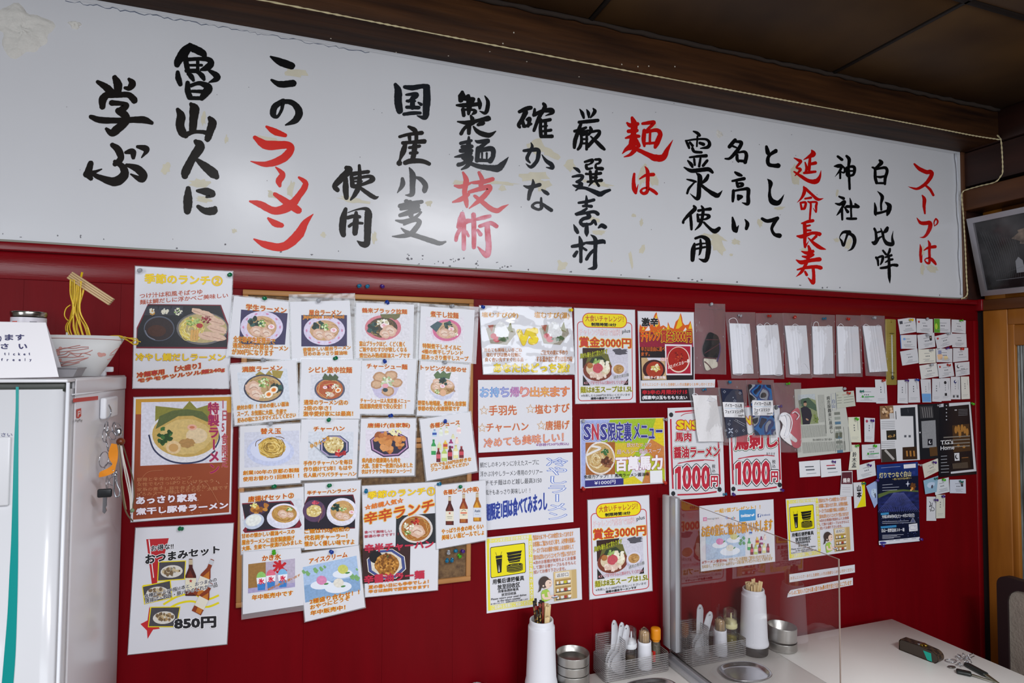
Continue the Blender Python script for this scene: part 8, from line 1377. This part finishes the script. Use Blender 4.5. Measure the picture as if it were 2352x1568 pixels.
def jar(x, y, r, lidc, liq, lab, h0=.062):
    o = root('sauce_jar', (x, y, TZ+.002), lab, 'sauce jar', 'domed sauce jars'); z = TZ+.0025
    m = MB(); m.lathe([(0, 0), (r, 0), (r, h0), (r*.85, h0+.008), (r*.85, h0+.012)], (x, y, z), GLS, 24); m.build('glass_body', o); m = MB(); m.lathe([(0, .002), (r*.94, .002), (r*.94, h0*.72), (0, h0*.72)], (x, y, z), liq, 20); m.build('sauce', o)
    L = mat('lid_'+lidc[1:], lidc, .35); m = MB(); m.lathe([(r*.98, h0+.008), (r*1.04, h0+.010), (r*1.04, h0+.020), (r*.98, h0+.022), (r*.94, h0+.030), (r*.5, h0+.034), (0, h0+.035)], (x, y, z), L, 26); m.tube([(x+.004, y, z+h0+.030), (x+.004, y, z+h0+.052)], [.0032, .0022], L, 8); m.build('pourer_lid', o)
    m = MB(); m.lathe([(r*.99, h0+.022), (r*.99, h0+.060), (r*.93, h0+.065), (0, h0+.067)], (x, y, z), GLS, 26); m.build('clear_dome', o)
def tooth(x, y, r, lab, grp, sc=1.):
    o = root('toothpick_holder', (x, y, TZ+.002), lab, 'toothpick holder', 'white toothpick holders'); z = TZ+.0025
    m = MB(); m.lathe([(0, 0), (r*1.08, 0), (r*1.1, .003), (r, .070), (r*.99, .078*sc), (r*.9, .0785*sc), (r*.88, .05), (0, .045)], (x, y, z), WP, 26); m.build('cup', o)
    m = MB(); m.lathe([(r*.88, .072*sc), (r*.86, .098*sc), (r*.6, .110*sc), (r*.25, .117*sc), (0, .119*sc)], (x, y, z), GLS, 26); m.build('clear_lid', o)
    base = None; R = random.Random(3)
    for i in range(26):
        a = i*2.4; q = ((i+.5)/26)**.5*r*.74
        if base is None:
            mm = MB(); mm.tube([(0, 0, 0), (0, 0, .060), (0, 0, .064)], [.0011, .0011, .0003], mat('toothpick_wood', '#d8b88a', .7), 5); t = mm.build('toothpick', origin=(0, 0, 0)); base = t
        else: t = base.copy(); COL.objects.link(t)
        t.location = (x+q*math.cos(a), y+q*math.sin(a), z+.0445*sc+R.uniform(-.003, .001)); tag(t, 'wooden toothpick in the '+grp, 'toothpick', 'toothpicks in the '+grp)
XI = lambda px, Y=-.058: PY(px, 1450, Y).x
jar(XI(1447), -.058, .0195, '#d8dade', LIQ, 'glass sauce jar with white pourer lid under a clear dome, left rack', .060); tooth(XI(1480), -.058, .0205, 'white toothpick holder with a clear pointed lid, left rack', 'left rack holder', 1.02)
x, y = XI(1506, -.052), -.052; o = root('pepper_bottle', (x, y, TZ+.002), 'small pepper bottle with a bright orange cap in the left rack', 'pepper bottle')
m = MB(); m.lathe([(0, 0), (.0135, 0), (.0145, .003), (.0145, .058), (.0125, .066), (.0115, .073)], (x, y, TZ+.0025), film('pepper_glass', .5, h='#6c6450', rough=.05, bump=0, gl=.06), 22); m.build('glass_body', o); m = MB(); m.lathe([(0, .002), (.0125, .002), (.0125, .05), (0, .05)], (x, y, TZ+.0025), mat('ground_pepper', '#6e6450', .9, var=.2, scale=400), 18); m.build('pepper', o)
m = MB(); m.lathe([(.0135, .076), (.0150, .0765), (.0152, .080), (.0152, .104), (.014, .109), (.010, .1105), (0, .111)], (x, y, TZ+.0025), mat('orange_cap', '#e08a10', .35), 26); m.lathe([(.0118, .070), (.0118, .078)], (x, y, TZ+.0025), mat('orange_cap', '#e08a10', .35), 18); m.build('cap', o)
m = MB(); m.lathe([(.0147, .012), (.0147, .045)], (x, y, TZ+.0025), mat('pepper_label_red', '#c0241c', .4), 8, a0=-3.0, a1=-2.2); m.lathe([(.0148, .012), (.0148, .040)], (x, y, TZ+.0025), mat('pepper_label_cream', '#d8d0a8', .4), 6, a0=-3.3, a1=-2.8); m.build('label', o)
tooth(XI(1652), -.062, .0200, 'white toothpick holder with a clear pointed lid, right rack', 'right rack holder', 1.0); jar(XI(1677, -.047), -.047, .0215, '#d4cf9c', OIL, 'glass oil jar with pale yellow lid under a clear dome, right rack', .064)
# ================================================================ OVAL STEEL TRAYS
TS = mat('polished_steel', '#c6c6ca', .24, metal=1)
def tray(cx, cy, a, b, rot, lab):
    o = root('oval_tray', (cx, cy, TZ), lab, 'tray', 'oval steel trays'); m = MB(); n = 56; vs = []; M = Matrix.Translation((cx, cy, TZ)) @ Matrix.Rotation(rot, 4, 'Z')
    rings = [(0, .0016), (.62, .0014), (.80, .0016), (.86, .004), (.93, .0095), (.97, .0110), (1.0, .0108), (1.01, .0092), (.985, .0088), (.90, .006), (.82, .0006)]
    for s_, z_ in rings:
        for k in range(n):
            t = 2*math.pi*k/n; e = 2/2.5; x = math.copysign(abs(math.cos(t))**e, math.cos(t))*a; y = math.copysign(abs(math.sin(t))**e, math.sin(t))*b; vs.append(M @ Vector((x*s_ if s_ else 0, y*s_ if s_ else 0, z_)))
    m.add(vs, [(i*n+k, i*n+(k+1) % n, (i+1)*n+(k+1) % n, (i+1)*n+k) for i in range(len(rings)-1) for k in range(n)], TS, True); m.build('tray_body', o)
c = PZ(1497, 1584, TZ+.008); tray(c.x, c.y, .083, .056, -.05, 'shiny oval steel tray left of the partition, cut by the frame bottom')
q = [PZ(*p, TZ+.008) for p in ((1650, 1546), (1769, 1535), (1714, 1515), (1698, 1570))]; c = (q[0]+q[1]+q[2]+q[3])/4; tray(c.x+.003, c.y-.004, (q[1]-q[0]).length/2*.88, .056, -.16, 'oval steel tray right of the partition rail')
# ================================================================ BROWN CASE AND KEYS ON THE RIGHT TABLE
A, B = PZ(2068, 1493), PZ(2152, 1526); d = (B-A); L_ = d.length*1.08; an = math.atan2(d.y, d.x); M = Matrix.Translation(A-d*.04) @ Matrix.Rotation(an, 4, 'Z') @ Matrix.Diagonal((1, 1.15, 1.3, 1))
ck = bpy.data.materials.new('brown_checked_leather'); ck.use_nodes = True; nt = ck.node_tree; t = nt.nodes.new('ShaderNodeTexChecker'); t.inputs['Scale'].default_value = 75; t.inputs['Color1'].default_value = hexc('#4a3626'); t.inputs['Color2'].default_value = hexc('#2a1e18'); tc = nt.nodes.new('ShaderNodeTexCoord'); nt.links.new(tc.outputs['Object'], t.inputs['Vector']); nt.links.new(t.outputs[0], nt.nodes['Principled BSDF'].inputs['Base Color']); nt.nodes['Principled BSDF'].inputs['Roughness'].default_value = .5
cs = root('leather_case', tuple(M @ Vector((L_/2, .014, 0))), 'small brown checked leather case with a brass clasp and teal card', 'case')
def side(n=10): return [(0, .0005), (0, .022), (.004, .027), (L_*.5, .029)]+[(L_-.020+.020*math.sin(t), .013+.014*math.cos(t)) for t in [math.pi*k/n for k in range(n+1)]]+[(L_-.02, .0005)]
P = side(); m = MB(); vs = [M @ Vector((x, 0, z)) for x, z in P]+[M @ Vector((x, .030, z)) for x, z in P]; n = len(P); m.add(vs, [(i, (i+1) % n, n+(i+1) % n, n+i) for i in range(n)], ck, False); m.add([M @ Vector((x, .029, z)) for x, z in P], [tuple(range(n))], ck); m.build('leather_wrap', cs)
m = MB(); P2 = [(x*.97+.002, z*.93+.0008) for x, z in P]; m.add([M @ Vector((x, .0015, z)) for x, z in P2], [tuple(range(n))], mat('case_inner', '#3c322a', .6)); m.build('side_panel', cs)
m = MB(); m.add([M @ Vector((x, .0008, z)) for x, z in ((L_*.62, .021), (L_*.82, .021), (L_*.84, .002), (L_*.72, .002))], [(0, 1, 2, 3)], mat('teal_card', '#14a08c', .4)); m.build('teal_card', cs)
m = MB(); m.bbox((L_*.46, .004, .0275), (L_*.52, .024, .0315), mat('steel', '#b8bcc0', .25, metal=1), .001, 2, M); m.bbox((L_*.52, .004, .0275), (L_*.60, .024, .0320), mat('brass', '#a88a3c', .3, metal=1), .001, 2, M); m.ball((L_*.64, .012, .031), (.005, .006, .003), mat('brass', '#a88a3c', .3, metal=1), 10, 6, M); m.build('clasp', cs)
K0 = PZ(2210, 1530); kk = root('car_keys', tuple(K0), 'car keys with two dark fobs and a silver charm chain on the right table', 'keys'); FB = mat('dark_key_fob', '#1e2220', .35); T = lambda x, y, z=.006: PZ(x, y, TZ+z)
def fob(p, q, w_, h, nm):
    A, B = T(*p), T(*q); d = B-A; M = Matrix.Translation((A+B)/2) @ Matrix.Rotation(math.atan2(d.y, d.x), 4, 'Z'); m = MB(); l = d.length/2
    m.bbox((-l, -w_/2, -h/2), (l, w_/2, h/2), FB, min(w_, h)*.45, 4, M); m.build(nm, kk)
fob((2196, 1540), (2232, 1548), .022, .011, 'key_fob'); fob((2218, 1524), (2266, 1550), .020, .012, 'key_fob')
m = MB(); a, b = T(2262, 1548), T(2306, 1578); d = (b-a).normalized(); nn = Vector((-d.y, d.x, 0)); m.prism([a+nn*.006, b+nn*.0012, b-nn*.0012, a-nn*.006], (0, 0, .003), mat('steel_green', '#9aa08c', .3, metal=.9)); m.build('key_blade', kk)
m = MB(); a, b = T(2232, 1549), T(2290, 1568); d = (b-a).normalized(); nn = Vector((-d.y, d.x, 0)); m.prism([a+nn*.004, b+nn*.001, b-nn*.001, a-nn*.004], (0, 0, .002), mat('steel_green', '#9aa08c', .3, metal=.9)); m.build('key_blade', kk)
m = MB(); ring(m, T(2184, 1517, .004), .015, .0012, CH, (0, .2, 1)); m.build('split_ring', kk)
m = MB(); m.ball((0, 0, 0), (.013, .008, .0025), mat('pewter', '#8c8680', .3, metal=.9), 14, 8, Matrix.Translation(T(2186, 1531, .003)) @ Matrix.Rotation(-.2, 4, 'Z')); m.build('leaf_charm', kk)
R = random.Random(6)
for i in range(12): m = MB(); ring(m, T(2200+R.uniform(0, 30), 1508+R.uniform(-6, 18), .005+R.uniform(0, .008)), R.uniform(.004, .008), .001, CH, (R.uniform(-1, 1), R.uniform(-1, 1), R.uniform(-1, 1)), 12); m.build('chain_link', kk)
for p, q in (((2200, 1502), (2216, 1514)), ((2222, 1505), (2236, 1500)), ((2226, 1512), (2238, 1506)), ((2222, 1505), (2232, 1522))): m = MB(); m.tube([T(*p, .010), T(*q, .012)], .0013, CH, 6); m.build('charm_bar', kk)
# crumpled white towel at the very bottom
a = PZ(1085, 1572, TZ+.02); tw = MB(); R = random.Random(2); N = 22; vs = []
for j in range(N+1):
    for i in range(N+1): u, v = i/N, j/N; e = (4*u*(1-u)*4*v*(1-v))**.4; vs.append((a.x-.055+.11*u, a.y-.06+.09*v, TZ+.0005+e*(.019+.004*math.sin(9*u+4*v)+.003*math.sin(17*v-6*u)+R.uniform(-.0015, .0015))))
tw.add(vs, [(j*(N+1)+i, j*(N+1)+i+1, (j+1)*(N+1)+i+1, (j+1)*(N+1)+i) for j in range(N) for i in range(N)], mat('white_terry', '#dcdce0', .95, bump=.6, bscale=500), True)
tag(tw.build('towel'), 'crumpled white terry towel peeking up at the frame bottom', 'towel')
# ================================================================ CHAIR BEHIND THE RIGHT TABLE
CX = 2.40; ch = root('dining_chair', (CX-.2, -.42, 0), 'dark framed chair with a beige upholstered back at the right edge', 'chair'); CF_ = mat('dark_chair_frame', '#241618', .5); CP = mat('beige_upholstery', '#8f857a', .9, bump=.25, bscale=120, var=.06, scale=30)
y0, y1, z0, z1 = -.185, -.64, .46, .895
def rr2(y0, y1, z0, z1, r, n=5): return [(y+sy*r*math.cos(a), z+r*math.sin(a)) for y, z, a0, sy in ((y1+r, z1-r, 90, 1), (y0-r, z1-r, 0, 1)) for a in []] or [(cy+r*math.cos(a), cz+r*math.sin(a)) for cy, cz, a0 in ((y0-r, z1-r, 0), (y1+r, z1-r, 90), (y1+r, z0+r, 180), (y0-r, z0+r, 270)) for a in [math.radians(a0+90*k/n) for k in range(n+1)]]
O = rr2(y0, y1, z0, z1, .035); I = rr2(y0-.035, y1+.035, z0+.06, z1-.035, .05); m = MB(); n = len(O)
vs = [(CX-.012, y, z) for y, z in O]+[(CX-.012, y, z) for y, z in I]+[(CX+.018, y, z) for y, z in O]+[(CX+.018, y, z) for y, z in I]
m.add(vs, [(i, (i+1) % n, n+(i+1) % n, n+i) for i in range(n)]+[(2*n+i, 3*n+i, 3*n+(i+1) % n, 2*n+(i+1) % n) for i in range(n)]+[(i, 2*n+i, 2*n+(i+1) % n, (i+1) % n) for i in range(n)]+[(n+i, n+(i+1) % n, 3*n+(i+1) % n, 3*n+i) for i in range(n)], CF_, False); m.build('back_frame', ch)
m = MB(); c = (sum(p[0] for p in I)/n, sum(p[1] for p in I)/n); vs = [(CX-.014, *c)]+[(CX-.014 if t < .9 else CX-.004, c[0]+(y-c[0])*t, c[1]+(z-c[1])*t) for t in (.5, .92, 1.0) for y, z in I]
m.add(vs, [(0, 1+i, 1+(i+1) % n) for i in range(n)]+[(1+k*n+i, 1+(k+1)*n+i, 1+(k+1)*n+(i+1) % n, 1+k*n+(i+1) % n) for k in range(2) for i in range(n)], CP, True); m.build('back_pad', ch)
m = MB(); m.bbox((CX-.42, y1+.01, .41), (CX+.0, y0-.01, .46), CP, .015, 3); m.build('seat', ch); m = MB(); m.bbox((CX-.42, y1+.01, .385), (CX, y0-.01, .412), CF_, .004, 2); m.build('seat_frame', ch)
for x, y, h in ((CX-.4, y0-.03, .39), (CX-.4, y1+.03, .39), (CX+.003, y0-.025, .5), (CX+.003, y1+.025, .5)): m = MB(); m.bbox((x-.016, y-.016, 0), (x+.016, y+.016, h), CF_, .003, 1); m.build('leg', ch)
# ================================================================ TILTED PICTURE IN A SILVER FRAME
A = PY(2224, 502, -.03); D = PY(2258, 679, -.03); B = A+Vector((0, -.62, 0)); C_ = D+Vector((0, -.62, 0)); nrm = (B-A).cross(D-A).normalized(); nrm = nrm if nrm.x < 0 else -nrm
pf = root('framed_picture', tuple((A+B+C_+D)/4), 'dark monochrome picture in a silver frame, leaning forward above the door', 'picture')
SF = mat('silver_frame', '#a9a6ac', .3, metal=.7); up = (A-D).normalized(); rt = Vector((0, -1, 0)); fw = .021
def fp(a, b, d=0.): return D+rt*a+up*b+nrm*d
HH, WW = (A-D).length, .62
for a0, b0, a1, b1 in ((0, 0, fw, HH), (WW-fw, 0, WW, HH), (fw, 0, WW-fw, fw), (fw, HH-fw, WW-fw, HH)):
    m = MB(); m.slab([fp(a0, b0, .012), fp(a1, b0, .012), fp(a1, b1, .012), fp(a0, b1, .012)], -nrm*.022, SF); m.build('frame_rail', pf)
pm_ = bpy.data.materials.new('dark_print'); pm_.use_nodes = True; nt = pm_.node_tree; tc = nt.nodes.new('ShaderNodeTexCoord'); ns = nt.nodes.new('ShaderNodeTexNoise'); ns.inputs['Scale'].default_value = 9; ns.inputs['Detail'].default_value = 6; cr = nt.nodes.new('ShaderNodeValToRGB'); cr.color_ramp.elements[0].position = .35; cr.color_ramp.elements[0].color = hexc('#121214'); cr.color_ramp.elements[1].position = .75; cr.color_ramp.elements[1].color = hexc('#4c4a4c')
nt.links.new(tc.outputs['Object'], ns.inputs[0]); nt.links.new(ns.outputs[0], cr.inputs[0]); nt.links.new(cr.outputs[0], nt.nodes['Principled BSDF'].inputs['Base Color']); nt.nodes['Principled BSDF'].inputs['Roughness'].default_value = .15
m = MB(); m.add([fp(fw, fw, .002), fp(WW-fw, fw, .002), fp(WW-fw, HH-fw, .002), fp(fw, HH-fw, .002)], [(0, 1, 2, 3)], pm_); m.build('print', pf)
m = MB(); R = random.Random(4); lt = mat('print_cloud', '#8c7c70', .2, h2='#4a4440', scale=40); gy = mat('print_streak', '#5c5c60', .2); lg = mat('print_light_streak', '#8c8e94', .2)
m.add([fp(.24+(.09+.012*math.sin(k*3))*math.cos(k*.35), HH*.66+(.045+.008*math.sin(k*5))*math.sin(k*.35), .0024) for k in range(18)], [tuple(range(18))], lt)
for i in range(14): b = i/14; m.tube([fp(.03+.10*b+.03*math.sin(t*1.5+b), fw+.03+(HH-.09)*(1-t)*(1-.3*b), .0022) for t in [k/10 for k in range(11)]], .0005, gy, 3)
m.tube([fp(.06, .055, .0026), fp(.6, .060, .0026)], .0018, lg, 4); m.tube([fp(.08, .075, .0026), fp(.19, .105, .0026), fp(.3, .10, .0026)], .0006, lg, 3)
m.add([fp(.135, .075, .0027), fp(.165, .075, .0027), fp(.162, .12, .0027), fp(.150, .135, .0027), fp(.138, .12, .0027)], [(0, 1, 2, 3, 4)], lg); m.build('print_detail', pf)
